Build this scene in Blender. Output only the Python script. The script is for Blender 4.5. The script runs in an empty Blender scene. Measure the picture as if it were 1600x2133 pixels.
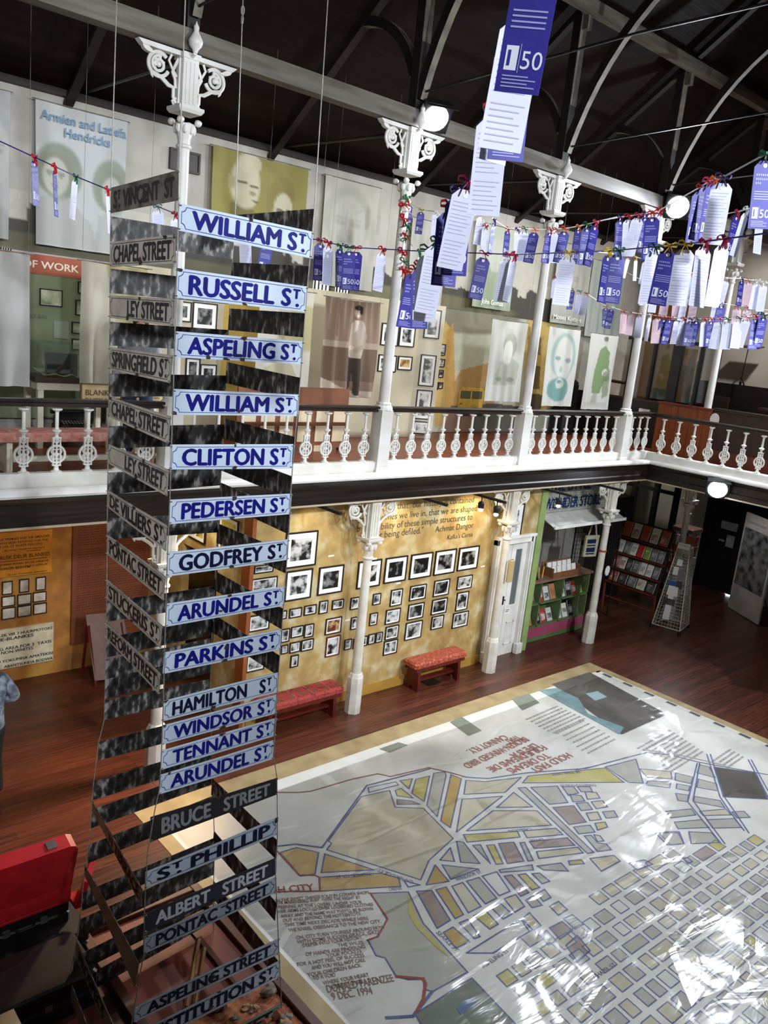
import bpy, math, random
from mathutils import Vector, Matrix
R = random.Random(7)
PI = math.pi
SC = bpy.context.scene
COL = SC.collection
V = Vector
# ---------------------------------------------------------------- camera
FPX = 1713.844; YAW = 0.7434172; PITCH = -0.21900263; ROLL = 0.10605904
EYE = V((0, 0, 5.6))
_f = V((math.sin(YAW)*math.cos(PITCH), math.cos(YAW)*math.cos(PITCH), math.sin(PITCH)))
_r = _f.cross(V((0, 0, 1))).normalized(); _u = _r.cross(_f)
RT = math.cos(ROLL)*_r + math.sin(ROLL)*_u
UP = -math.sin(ROLL)*_r + math.cos(ROLL)*_u
FW = _f
cam = bpy.data.cameras.new('camera'); camo = bpy.data.objects.new('camera', cam); COL.objects.link(camo)
cam.sensor_fit = 'HORIZONTAL'; cam.sensor_width = 36; cam.lens = FPX/1600*36; cam.clip_start = 0.05; cam.clip_end = 200
M = Matrix((RT, UP, -FW)).transposed().to_4x4(); M.translation = EYE
camo.matrix_world = M
SC.camera = camo
# ---------------------------------------------------------------- world, view, lights
SC.view_settings.view_transform = 'Standard'; SC.view_settings.look = 'None'
SC.view_settings.gamma = 1; SC.view_settings.use_curve_mapping = False
SC.view_settings.exposure = 0.0
w = bpy.data.worlds.new('world'); SC.world = w; w.use_nodes = True
bg = w.node_tree.nodes['Background']; bg.inputs[0].default_value = (0.75, 0.82, 1.0, 1); bg.inputs[1].default_value = 0.06

def lamp(name, kind, loc, target, energy, color=(1, 1, 1), size=0.3, size_y=None, spot=None, blend=0.6):
    l = bpy.data.lights.new(name, kind); l.energy = energy; l.color = color
    if kind == 'AREA':
        l.size = size
        if size_y: l.shape = 'RECTANGLE'; l.size_y = size_y
    else:
        l.shadow_soft_size = size
    if spot: l.spot_size = math.radians(spot); l.spot_blend = blend
    o = bpy.data.objects.new(name, l); COL.objects.link(o); o.location = loc
    d = (V(target) - V(loc)).normalized()
    o.rotation_euler = d.to_track_quat('-Z', 'Y').to_euler()
    return o
COOL = (0.86, 0.92, 1.0); WARM = (1.0, 0.82, 0.56)
# floodlights on the beam of the opposite gallery, behind the camera
for x, e in ((-1.5, 1700), (2.0, 1900), (6.0, 2400), (10.0, 2700)):
    lamp('unseen_flood', 'SPOT', (x, -2.6, 8.0), (x + 1.2, 8.45, 5.3), e, COOL, 0.25, spot=62, blend=.5)
lamp('unseen_flood', 'SPOT', (8.5, -1.0, 8.4), (9.2, 4.4, 0), 1500, COOL, 0.3, spot=74, blend=.5)
# added lamp brightening the tower's left faces, then the lamp of the end gallery, outside the frame on the right
lamp('unseen_flood', 'SPOT', (-3.4, 4.4, 7.4), (3.0, 5.4, 4.7), 420, (1, .95, .88), 0.25, spot=50, blend=.6)
lamp('unseen_flood', 'AREA', (17.2, 5.9, 7.9), (8, 4, 0), 520, COOL, 0.5, 0.5)
# lamps under and over the gallery walk (hidden by beam and fascia)
for x, e in ((6.6, 26), (8.2, 32), (9.9, 62)):
    lamp('unseen_spot', 'SPOT', (x, 8.3, 3.22), (x + 0.1, 8.85, 1.8), e, WARM, 0.05, spot=120)
lamp('unseen_spot', 'SPOT', (5.2, 9.6, 3.2), (5.6, 11.0, 1.0), 40, WARM, 0.08, spot=130)
lamp('unseen_spot', 'SPOT', (4.9, 10.4, 3.1), (5.8, 10.2, 2.8), 25, (1, .85, .5), 0.08, spot=120)
lamp('unseen_spot', 'SPOT', (4.0, 9.4, 3.2), (3.9, 11.7, 1.5), 50, WARM, 0.08, spot=110)
lamp('unseen_spot', 'SPOT', (5.2, 8.4, 3.2), (2.7, 8.0, 0), 700, (1, 0.72, 0.45), 0.12, spot=75, blend=.7)
lamp('unseen_spot', 'SPOT', (13.4, 10.2, 3.15), (13.2, 9.4, 0.8), 16, COOL, 0.1, spot=130)
lamp('unseen_spot', 'SPOT', (17.8, 10.7, 3.15), (18.6, 11.6, 2.0), 40, (1, .95, .85), 0.1, spot=130)  # added fill, brightens the pale wall behind the stair screen
lamp('unseen_spot', 'SPOT', (17.2, 8.4, 3.15), (17.0, 7.8, 0), 55, COOL, 0.1, spot=150)
for x, e in ((4.2, 70), (7.4, 70), (10.4, 110), (13.2, 140), (15.8, 130)):
    lamp('unseen_spot', 'SPOT', (x, 9.0, 8.0), (x, 11.5, 5.6), e*1.25, (1, 0.93, 0.8), 0.1, spot=120)
lamp('unseen_spot', 'SPOT', (17.4, 7.6, 7.9), (19.6, 8.4, 5.6), 420, (1, 0.93, 0.85), 0.1, spot=120)

# ---------------------------------------------------------------- materials
MATS = {}
def lin(c):
    if isinstance(c, str):
        c = [int(c[i:i+2], 16)/255 for i in (1, 3, 5)]
        c = [x/12.92 if x <= 0.04045 else ((x+0.055)/1.055)**2.4 for x in c]
    return (c[0], c[1], c[2], 1)
def node_mat(name):
    m = bpy.data.materials.new(name); m.use_nodes = True
    nt = m.node_tree
    return m, nt, nt.nodes['Principled BSDF']
def mat(name, c1, c2=None, scale=3, rough=0.6, bump=0, metal=0, stretch=(1, 1, 1), lo=0.35, hi=0.65, c3=None, spec=0.5, detail=6, trans=0):
    if name in MATS: return MATS[name]
    m, nt, b = node_mat(name); MATS[name] = m
    b.inputs['Roughness'].default_value = rough; b.inputs['Metallic'].default_value = metal
    b.inputs['Specular IOR Level'].default_value = spec
    b.inputs['Base Color'].default_value = lin(c1)
    if c2 or bump:
        tc = nt.nodes.new('ShaderNodeTexCoord'); mp = nt.nodes.new('ShaderNodeMapping'); mp.inputs['Scale'].default_value = stretch
        nz = nt.nodes.new('ShaderNodeTexNoise'); nz.inputs['Scale'].default_value = scale; nz.inputs['Detail'].default_value = detail
        nt.links.new(tc.outputs['Object'], mp.inputs[0]); nt.links.new(mp.outputs[0], nz.inputs['Vector'])
        if c2:
            cr = nt.nodes.new('ShaderNodeValToRGB'); e = cr.color_ramp.elements
            e[0].position = lo; e[0].color = lin(c1); e[1].position = hi; e[1].color = lin(c2)
            if c3: n = e.new((lo+hi)/2); n.color = lin(c3)
            nt.links.new(nz.outputs['Fac'], cr.inputs[0]); nt.links.new(cr.outputs[0], b.inputs['Base Color'])
        if bump:
            bp = nt.nodes.new('ShaderNodeBump'); bp.inputs['Strength'].default_value = bump; bp.inputs['Distance'].default_value = 0.02
            nt.links.new(nz.outputs['Fac'], bp.inputs['Height']); nt.links.new(bp.outputs[0], b.inputs['Normal'])
    return m
def planks(name, c1, c2, cm, width=0.12, length=3.0, rough=0.35, rot=(0, 0, 0), spec=0.5):
    if name in MATS: return MATS[name]
    m, nt, b = node_mat(name); MATS[name] = m
    tc = nt.nodes.new('ShaderNodeTexCoord'); mp = nt.nodes.new('ShaderNodeMapping'); mp.inputs['Rotation'].default_value = rot
    br = nt.nodes.new('ShaderNodeTexBrick'); br.inputs['Scale'].default_value = 1
    br.inputs['Brick Width'].default_value = length; br.inputs['Row Height'].default_value = width; br.inputs['Mortar Size'].default_value = 0.0025
    br.inputs['Color1'].default_value = lin(c1); br.inputs['Color2'].default_value = lin(c2); br.inputs['Mortar'].default_value = lin(cm)
    br.offset = 0.37
    nt.links.new(tc.outputs['Object'], mp.inputs[0]); nt.links.new(mp.outputs[0], br.inputs['Vector'])
    m2 = nt.nodes.new('ShaderNodeMapping'); m2.inputs['Scale'].default_value = (0.6, 9, 9)
    nz = nt.nodes.new('ShaderNodeTexNoise'); nz.inputs['Scale'].default_value = 3; nz.inputs['Detail'].default_value = 8
    nt.links.new(mp.outputs[0], m2.inputs[0]); nt.links.new(m2.outputs[0], nz.inputs['Vector'])
    cr = nt.nodes.new('ShaderNodeValToRGB'); e = cr.color_ramp.elements; e[0].position = 0.3; e[0].color = (0.45, 0.4, 0.38, 1); e[1].position = 0.7; e[1].color = (1.15, 1.1, 1.05, 1)
    nt.links.new(nz.outputs['Fac'], cr.inputs[0])
    mx = nt.nodes.new('ShaderNodeMixRGB'); mx.blend_type = 'MULTIPLY'; mx.inputs[0].default_value = 0.85
    nt.links.new(br.outputs['Color'], mx.inputs[1]); nt.links.new(cr.outputs[0], mx.inputs[2]); nt.links.new(mx.outputs[0], b.inputs['Base Color'])
    rr = nt.nodes.new('ShaderNodeMapRange'); rr.inputs[3].default_value = rough*0.8; rr.inputs[4].default_value = rough*1.4
    nt.links.new(nz.outputs['Fac'], rr.inputs[0]); nt.links.new(rr.outputs[0], b.inputs['Roughness'])
    b.inputs['Specular IOR Level'].default_value = spec
    return m
def emit(name, c, s):
    if name in MATS: return MATS[name]
    m, nt, b = node_mat(name); MATS[name] = m
    b.inputs['Base Color'].default_value = lin(c); b.inputs['Emission Color'].default_value = lin(c); b.inputs['Emission Strength'].default_value = s
    return m
def photo_mat(name, dark, light, scale=9, lo=0.42, hi=0.6):
    """black-and-white print: blotches that differ from print to print"""
    if name in MATS: return MATS[name]
    m, nt, b = node_mat(name); MATS[name] = m
    tc = nt.nodes.new('ShaderNodeTexCoord'); oi = nt.nodes.new('ShaderNodeObjectInfo')
    add = nt.nodes.new('ShaderNodeVectorMath'); add.operation = 'ADD'
    mul = nt.nodes.new('ShaderNodeVectorMath'); mul.operation = 'SCALE'; mul.inputs['Scale'].default_value = 60
    cb = nt.nodes.new('ShaderNodeCombineXYZ')
    for i in range(3): nt.links.new(oi.outputs['Random'], cb.inputs[i])
    nt.links.new(cb.outputs[0], mul.inputs[0]); nt.links.new(tc.outputs['Object'], add.inputs[0]); nt.links.new(mul.outputs[0], add.inputs[1])
    nz = nt.nodes.new('ShaderNodeTexNoise'); nz.inputs['Scale'].default_value = scale; nz.inputs['Detail'].default_value = 5
    nt.links.new(add.outputs[0], nz.inputs['Vector'])
    cr = nt.nodes.new('ShaderNodeValToRGB'); e = cr.color_ramp.elements
    e[0].position = lo; e[0].color = lin(dark); e[1].position = hi; e[1].color = lin(light)
    nt.links.new(nz.outputs['Fac'], cr.inputs[0]); nt.links.new(cr.outputs[0], b.inputs['Base Color'])
    b.inputs['Roughness'].default_value = 0.35
    return m
def vcol_mat(name, rough=0.8, trans=0.0, nscale=0, namt=0.0):
    if name in MATS: return MATS[name]
    m, nt, b = node_mat(name); MATS[name] = m
    a = nt.nodes.new('ShaderNodeVertexColor'); a.layer_name = 'print'
    nt.links.new(a.outputs[0], b.inputs['Base Color']); b.inputs['Roughness'].default_value = rough
    if nscale:
        tc = nt.nodes.new('ShaderNodeTexCoord'); nz = nt.nodes.new('ShaderNodeTexNoise'); nz.inputs['Scale'].default_value = nscale; nz.inputs['Detail'].default_value = 7
        nt.links.new(tc.outputs['Object'], nz.inputs['Vector'])
        mr = nt.nodes.new('ShaderNodeMapRange'); mr.inputs[3].default_value = 1-namt; mr.inputs[4].default_value = 1+namt
        nt.links.new(nz.outputs['Fac'], mr.inputs[0])
        mx = nt.nodes.new('ShaderNodeVectorMath'); mx.operation = 'SCALE'
        nt.links.new(a.outputs[0], mx.inputs[0]); nt.links.new(mr.outputs[0], mx.inputs['Scale']); nt.links.new(mx.outputs[0], b.inputs['Base Color'])
    if trans:
        tb = nt.nodes.new('ShaderNodeBsdfTranslucent'); ms = nt.nodes.new('ShaderNodeMixShader'); ms.inputs[0].default_value = trans
        out = nt.nodes['Material Output']
        nt.links.new(a.outputs[0], tb.inputs[0]); nt.links.new(b.outputs[0], ms.inputs[1]); nt.links.new(tb.outputs[0], ms.inputs[2]); nt.links.new(ms.outputs[0], out.inputs[0])
    return m
def glass_mat(name, tint=(0.9, 0.95, 0.95), refl=0.12, rough=0.05):
    if name in MATS: return MATS[name]
    m, nt, b = node_mat(name); MATS[name] = m
    t = nt.nodes.new('ShaderNodeBsdfTransparent'); t.inputs[0].default_value = (*tint, 1)
    g = nt.nodes.new('ShaderNodeBsdfGlossy'); g.inputs['Roughness'].default_value = rough
    ms = nt.nodes.new('ShaderNodeMixShader'); ms.inputs[0].default_value = refl
    nt.links.new(t.outputs[0], ms.inputs[1]); nt.links.new(g.outputs[0], ms.inputs[2]); nt.links.new(ms.outputs[0], nt.nodes['Material Output'].inputs[0])
    return m
white = mat('white_paint', '#e6e4de', '#d6d3c8', 4, 0.4)
cream = mat('cream_paint', '#ded8c4', '#cfc8b0', 3, 0.5)
black = mat('black_paint', '#101012', rough=0.45)
darkwood = mat('dark_wood', '#1d1512', '#33231b', 5, 0.32, stretch=(0.4, 3, 6))
fasciawood = mat('fascia_wood', '#17120f', '#2b221d', 5, 0.28, stretch=(0.25, 3, 6))
redwood = mat('red_wood', '#5a2415', '#7d3620', 5, 0.4, stretch=(1, 1, 0.3))
iron = mat('dark_iron', '#1a1a1c', '#2d2b2a', 20, 0.5, metal=0.6)
steel = mat('wire_steel', '#6a675f', '#8a867c', 20, 0.5, metal=0.3)
paper = mat('white_paper', '#eeece6', rough=0.7)
inkblack = mat('black_ink', '#1a1815', rough=0.7)
photo = photo_mat('photo_print', '#141414', '#c9c9c6')
photodk = photo_mat('dark_photo_print', '#0a0a0a', '#9a9a96', 8, 0.48, 0.68)
framew = mat('frame_wood', '#120d0b', '#241812', 10, 0.35)
# ---------------------------------------------------------------- mesh helpers
def at(px, py, axis, val):
    """point of the photograph pushed out onto a known plane of the room"""
    d = FW + RT*((px-800)/FPX) - UP*((py-1066.5)/FPX)
    i = 'XYZ'.index(axis)
    return EYE + d*((val-EYE[i])/d[i])
def atd(px, py, dist):
    d = FW + RT*((px-800)/FPX) - UP*((py-1066.5)/FPX)
    return EYE + d.normalized()*dist
class Fr:
    """plane frame: origin, right, up; n points out"""
    def __init__(s, o, u, v):
        s.o = V(o); s.u = V(u).normalized(); s.v = V(v).normalized(); s.n = s.u.cross(s.v).normalized()
    def p(s, a, b, c=0): return s.o + s.u*a + s.v*b + s.n*c
_TXT = {}
def text2d(s, bold=0.0):
    k = (s, bold)
    if k in _TXT: return _TXT[k]
    fat = bold if bold >= .018 else 0
    if fat: bold = 0
    c = bpy.data.curves.new('t', 'FONT'); c.body = s; c.size = 1; c.offset = bold; c.resolution_u = 3; c.fill_mode = 'FRONT'
    o = bpy.data.objects.new('t', c); COL.objects.link(o)
    me = bpy.data.meshes.new_from_object(o.evaluated_get(bpy.context.evaluated_depsgraph_get()))
    vs = [(v.co.x, v.co.y, 0.0) for v in me.vertices]; fs = [tuple(p.vertices) for p in me.polygons]
    bpy.data.objects.remove(o); bpy.data.curves.remove(c); bpy.data.meshes.remove(me)
    if not vs: vs = [(0, 0, 0.0)]
    x0 = min(v[0] for v in vs); x1 = max(v[0] for v in vs)
    if fat:   # heavier strokes: the outline laid down again a hair to every side
        n = len(vs); V0, F0 = vs, fs; vs = list(V0); fs = list(F0)
        for k_, (dx, dy) in enumerate(((-fat, 0), (fat, 0), (0, -fat*.6), (0, fat*.6), (-fat*.5, 0), (fat*.5, 0))):
            fs += [tuple(len(vs)+i for i in f) for f in F0]; vs += [(x+dx, y+dy, (k_+1)*-.00006) for x, y, z in V0]
        x0 -= fat; x1 += fat
    _TXT[k] = (vs, fs, x0, x1); return _TXT[k]
class MB:
    def __init__(s): s.v = []; s.f = []; s.fm = []; s.mats = []
    def mi(s, m):
        if m not in s.mats: s.mats.append(m)
        return s.mats.index(m)
    def add(s, vs, fs, m):
        o = len(s.v); i = s.mi(m)
        s.v += [V(p) for p in vs]; s.f += [tuple(o+k for k in f) for f in fs]; s.fm += [i]*len(fs)
        return s
    def poly(s, pts, m): return s.add(pts, [tuple(range(len(pts)))], m)
    def box(s, c, d, m, rz=0, T=None):
        x, y, z = d[0]/2, d[1]/2, d[2]/2
        vs = [V((a*x, b*y, e*z)) for e in (-1, 1) for a, b in ((-1, -1), (1, -1), (1, 1), (-1, 1))]
        Mx = T if T else Matrix.Rotation(rz, 3, 'Z')
        vs = [Mx @ q + V(c) for q in vs]
        return s.add(vs, [(3, 2, 1, 0), (4, 5, 6, 7), (0, 1, 5, 4), (1, 2, 6, 5), (2, 3, 7, 6), (3, 0, 4, 7)], m)
    def bx(s, a, b, m):
        a = V(a); b = V(b); return s.box((a+b)/2, [abs(k) for k in (b-a)], m)
    def cbox(s, a, b, ch, m):
        """box with chamfered vertical edges and top edges"""
        x0, y0, z0 = a; x1, y1, z1 = b
        def ring(z, i, c): return [(x0+i+c, y0+i, z), (x1-i-c, y0+i, z), (x1-i, y0+i+c, z), (x1-i, y1-i-c, z), (x1-i-c, y1-i, z), (x0+i+c, y1-i, z), (x0+i, y1-i-c, z), (x0+i, y0+i+c, z)]
        rs = [ring(z0, 0, ch), ring(z1-ch, 0, ch), ring(z1, ch, ch)]
        vs = sum(rs, []); fs = [tuple(range(7, -1, -1)), tuple(range(16, 24))]
        for k in (0, 8):
            for i in range(8): fs.append((k+i, k+(i+1) % 8, k+8+(i+1) % 8, k+8+i))
        return s.add(vs, fs, m)
    def slab(s, quad, th, m, mback=None):
        """thin plate: quad counter-clockwise seen from the front"""
        q = [V(p) for p in quad]; n = (q[1]-q[0]).cross(q[3]-q[0]).normalized()
        b = [p - n*th for p in q]
        mb = mback or m
        s.add(q, [(0, 1, 2, 3)], m)
        s.add(q+b, [(7, 6, 5, 4), (0, 4, 5, 1), (1, 5, 6, 2), (2, 6, 7, 3), (3, 7, 4, 0)], mb)
        return s
    def prism(s, fr, pts, d0, d1, m):
        n = len(pts); a = [fr.p(x, y, d0) for x, y in pts]; b = [fr.p(x, y, d1) for x, y in pts]
        fs = [tuple(range(n-1, -1, -1)), tuple(range(n, 2*n))] + [(i, (i+1) % n, n+(i+1) % n, n+i) for i in range(n)]
        return s.add(a+b, fs, m)
    def tube(s, pts, r, m, n=6, closed=False, flat=None):
        pts = [V(p) for p in pts]; k = len(pts)
        rs = r if isinstance(r, (list, tuple)) else [r]*k
        vs = []; t0 = None; a = None
        for i, p in enumerate(pts):
            if closed: t = pts[(i+1) % k] - pts[i-1]
            else: t = pts[min(i+1, k-1)] - pts[max(i-1, 0)]
            t.normalize()
            if a is None:
                a = t.cross(V((0, 0, 1)) if abs(t.z) < 0.9 else V((1, 0, 0))).normalized()
            else:
                a = (a - t*a.dot(t)).normalized()
            b = t.cross(a)
            for j in range(n):
                w_ = 2*PI*j/n
                vs.append(p + (a*math.cos(w_) + b*math.sin(w_))*rs[i])
        fs = []
        for i in range(k if closed else k-1):
            i2 = (i+1) % k
            for j in range(n): fs.append((i*n+j, i*n+(j+1) % n, i2*n+(j+1) % n, i2*n+j))
        if not closed: fs += [tuple(range(n-1, -1, -1)), tuple((k-1)*n+j for j in range(n))]
        return s.add(vs, fs, m)
    def lathe(s, prof, m, o=(0, 0, 0), n=16, sq=False):
        o = V(o); vs = []; off = PI/n
        for r, z in prof:
            for j in range(n): vs.append(o + V((r*math.cos(2*PI*j/n+off), r*math.sin(2*PI*j/n+off), z)))
        k = len(prof)
        fs = [(i*n+j, i*n+(j+1) % n, (i+1)*n+(j+1) % n, (i+1)*n+j) for i in range(k-1) for j in range(n)]
        fs += [tuple(range(n-1, -1, -1)), tuple((k-1)*n+j for j in range(n))]
        return s.add(vs, fs, m)
    def text(s, string, fr, x, y, h, m, c=0.002, width=None, align='l', bold=0.0, mirror=False, shear=0):
        vs, fs, x0, x1 = text2d(string, bold)
        sy = h/0.72; sx = sy
        if width: sx = width/max(x1-x0, 1e-3)
        ox = {'l': 0, 'r': -(x1-x0), 'c': -(x1-x0)/2}[align]
        return s.add([fr.p(x + (vx-x0+ox)*sx + shear*vy*sy, y + vy*sy, c+vz) for vx, vy, vz in vs], fs, m)
    def rect(s, fr, x0, y0, x1, y1, m, c=0.002):
        return s.add([fr.p(x0, y0, c), fr.p(x1, y0, c), fr.p(x1, y1, c), fr.p(x0, y1, c)], [(0, 1, 2, 3)], m)
    def blob(s, c, rad, m, seed=0, n=8, k=5, rough=0.25):
        rr = random.Random(seed); c = V(c); vs = []
        for i in range(k+1):
            a = PI*i/k
            for j in range(n):
                q = 1 + rr.uniform(-rough, rough)
                vs.append(c + V((rad[0]*math.sin(a)*math.cos(2*PI*j/n)*q, rad[1]*math.sin(a)*math.sin(2*PI*j/n)*q, -rad[2]*math.cos(a)*(1 if i in (0, k) else q))))
        return s.add(vs, [(i*n+j, i*n+(j+1) % n, (i+1)*n+(j+1) % n, (i+1)*n+j) for i in range(k) for j in range(n)], m)
    def build(s, name, parent=None, org=None, smooth=False, bevel=0, sub=0, col=None):
        o0 = V((0, 0, 0))
        if parent is not None:
            p = parent
            while p is not None: o0 += p.location; p = p.parent
        elif org is not None: o0 = V(org)
        me = bpy.data.meshes.new(name)
        me.from_pydata([p - o0 for p in s.v], [], s.f)
        for m in s.mats: me.materials.append(m)
        me.polygons.foreach_set('material_index', s.fm)
        if smooth: me.polygons.foreach_set('use_smooth', [True]*len(s.f))
        if col:
            a = me.color_attributes.new('print', 'FLOAT_COLOR', 'POINT')
            a.data.foreach_set('color', [x for c in col for x in c])
        me.update()
        o = bpy.data.objects.new(name, me); COL.objects.link(o)
        if parent is not None: o.parent = parent
        elif org is not None: o.location = o0
        if bevel:
            b = o.modifiers.new('b', 'BEVEL'); b.width = bevel; b.segments = 2; b.limit_method = 'ANGLE'
        if sub:
            b = o.modifiers.new('s', 'SUBSURF'); b.levels = sub; b.render_levels = sub
        if smooth and not sub:
            try: me.set_sharp_from_angle(angle=0.7)
            except Exception: pass
        return o
def thing(name, label, cat, loc=(0, 0, 0), group=None):
    o = bpy.data.objects.new(name, None); COL.objects.link(o); o.location = loc; o.empty_display_size = 0.1
    return tag(o, label, cat, group)
def tag(o, label, cat, group=None):
    o['label'] = label; o['category'] = cat
    if group: o['group'] = group
    return o
def struct(o):
    o['kind'] = 'structure'; return o
def dup(root, loc=None, rot=None, label=None, group=None, scale=None):
    def cp(o, par):
        c = o.copy(); COL.objects.link(c)
        if par is not None: c.parent = par
        for ch in o.children: cp(ch, c)
        return c
    r = cp(root, None)
    if loc is not None: r.location = loc
    if rot is not None: r.rotation_euler = rot
    if scale is not None: r.scale = scale
    if label: r['label'] = label
    if group: r['group'] = group
    return r
ORD = ['first', 'second', 'third', 'fourth', 'fifth', 'sixth', 'seventh', 'eighth', 'ninth', 'tenth', 'eleventh', 'twelfth', 'thirteenth', 'fourteenth', 'fifteenth', 'sixteenth', 'seventeenth', 'eighteenth', 'nineteenth', 'twentieth', 'twenty-first', 'twenty-second', 'twenty-third', 'twenty-fourth', 'twenty-fifth', 'twenty-sixth', 'twenty-seventh', 'twenty-eighth']
NX = Fr((0, 0, 0), (1, 0, 0), (0, 0, 1))           # faces -Y (toward the hall)
WX = [4.385, 7.552, 10.61, 13.56, 16.62]           # columns
YC = 8.45; YB = 11.7; YW = 8.80; ZG = 3.65; XE = 14.5
def wall(Y): return Fr((0, Y, 0), (1, 0, 0), (0, 0, 1))
# ---------------------------------------------------------------- the room
floorm = planks('floor_boards', '#653627', '#4c281c', '#1d0d08', 0.13, 2.6, 0.3)
b = MB().bx((-4, -5, -0.2), (21, YB+0.2, 0), floorm); struct(b.build('floor'))
gflo = planks('gallery_boards', '#8a4527', '#73361f', '#3a1a10', 0.12, 2.4, 0.35)
ceilw = mat('soffit_paint', '#8c8672', '#a39c86', 2, 0.7)
b = MB()
b.add([(x, y, z) for z in (3.3, ZG) for x, y in ((-4, 8.3), (14.4, 8.3), (14.4, -5), (20.2, -5), (20.2, YB), (-4, YB))],
      [(6, 7, 10, 11), (7, 8, 9, 10)], gflo)
b.add([(x, y, 3.3) for x, y in ((-4, 8.3), (14.4, 8.3), (14.4, -5), (20.2, -5), (20.2, YB), (-4, YB))], [(5, 4, 1, 0), (4, 3, 2, 1)], ceilw)
struct(b.build('floor_gallery'))
# fascia + mouldings round the gallery edge
def gallery_edge(prof, m, name):
    """prof: (outward offset, z) swept along the left edge and round the inner corner"""
    path = []
    b = MB(); n = len(prof)
    vs = []
    for k in range(3):
        for off, z in prof:
            if k == 0: vs.append((-4, 8.3-off, z))
            if k == 1: vs.append((14.4-off, 8.3-off, z))
            if k == 2: vs.append((14.4-off, -5, z))
    fs = [(k*n+i, k*n+(i+1) % n, (k+1)*n+(i+1) % n, (k+1)*n+i) for k in range(2) for i in range(n)]
    b.add(vs, fs, m); return struct(b.build(name))
gallery_edge([(-.03, 3.28), (.02, 3.28), (.02, 3.36), (.0, 3.38), (.0, 3.50), (.03, 3.54), (.05, 3.585), (-.03, 3.585)], fasciawood, 'trim_1')
gallery_edge([(-.05, 3.585), (.07, 3.585), (.08, 3.61), (.07, 3.64), (.04, 3.66), (-.05, 3.66)], white, 'trim_2')
gallery_edge([(-.03, 3.255), (.03, 3.255), (.03, 3.279), (-.03, 3.279)], mat('lip_paint', '#b9a890', rough=0.5), 'trim_3')
# walls
upw = mat('upper_plaster', '#b4b1aa', '#a6a39b', 2, 0.8)
orw = mat('ochre_stained_plaster', '#8d5c27', '#b98a3e', 2.6, 0.75, c3='#a86e2c', bump=0.1)
yew = mat('ochre_plaster', '#977848', '#cbbf9a', 3.4, 0.75, c3='#b0945a', bump=0.12, lo=0.3, hi=0.7, detail=9)
grw = mat('pale_grey_plaster', '#bdb9ae', '#adaaa0', 2, 0.8)
b = MB().bx((-4, YB, ZG), (20.2, YB+0.2, 8.15), upw); struct(b.build('wall_left_upper'))
b = MB().bx((-4, YB, 0), (12.0, YB+0.2, ZG), orw); struct(b.build('wall_left'))
b = MB().bx((12.0, YB, 0), (20.2, YB+0.2, ZG), mat('pale_cream_plaster', '#bdb79c', '#aba588', 2, 0.8)); struct(b.build('wall_left_far'))
b = MB().bx((19.9, -5, ZG), (20.1, YB, 9.4), upw)
b.bx((19.9, -5, 0), (20.1, YB, ZG), grw); struct(b.build('wall_far'))
b = MB().bx((-4.2, -5, 0), (-4, YB, 12), upw); struct(b.build('wall_near'))
b = MB().bx((-4, -5.2, 0), (20, -5, 9), upw); struct(b.build('wall_right'))
# the ochre partition in front of the columns, with door and shop opening
b = MB()
b.bx((5.8, YW, 0), (10.72, YW+0.12, 3.3), yew); b.bx((10.72, YW, 2.25), (11.86, YW+0.12, 3.3), yew)
b.bx((5.8, YW+0.12, 0), (5.92, 9.6, 3.3), yew); b.bx((5.8, 9.6, 2.2), (5.92, 10.6, 3.3), yew); b.bx((5.8, 10.6, 0), (5.92, YB, 3.3), yew)
struct(b.build('wall_partition'))
b = MB().bx((5.9, YW-0.02, 0), (10.72, YW, 0.16), mat('skirting_paint', '#b58b3c', '#a77c33', 3, 0.5)); struct(b.build('baseboard_left'))
# roof: boarded slopes over beams
roofm = planks('roof_boards', '#1d0f0a', '#150a07', '#080403', 0.14, 5, 0.6, spec=0.2)
b = MB()
def rz_(y): return 8.15 + (YB-y)*0.74
b.add([(-4, YB+.2, rz_(YB+.2)), (20.2, YB+.2, rz_(YB+.2)), (20.2, 3.2, rz_(3.2)), (-4, 3.2, rz_(3.2)), (20.2, -5.2, rz_(YB)), (-4, -5.2, rz_(YB))], [(0, 1, 2, 3), (3, 2, 4, 5)], roofm)
struct(b.build('ceiling'))
b = MB().poly([(20.05, YB+.2, 8.1), (20.05, -5.2, 8.1), (20.05, 3.2, rz_(3.2))], roofm); struct(b.build('wall_gable'))
beamm = mat('beam_timber', '#6d675c', '#4e463c', 4, 0.65, stretch=(0.3, 3, 3))
roofw = mat('roof_timber', '#140d0a', '#1f1510', 5, 0.6, stretch=(0.5, 2, 2))
b = MB().bx((-4, YC-.09, 8.12), (20, YC+.09, 8.33), beamm); struct(b.build('trim_4'))
b = MB().bx((-4, 8.12, 10.30), (20, 8.28, 10.46), beamm); struct(b.build('trim_5'))
b = MB().bx((-4, YB-.12, 8.08), (20, YB, 8.16), roofw); struct(b.build('trim_6'))
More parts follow.
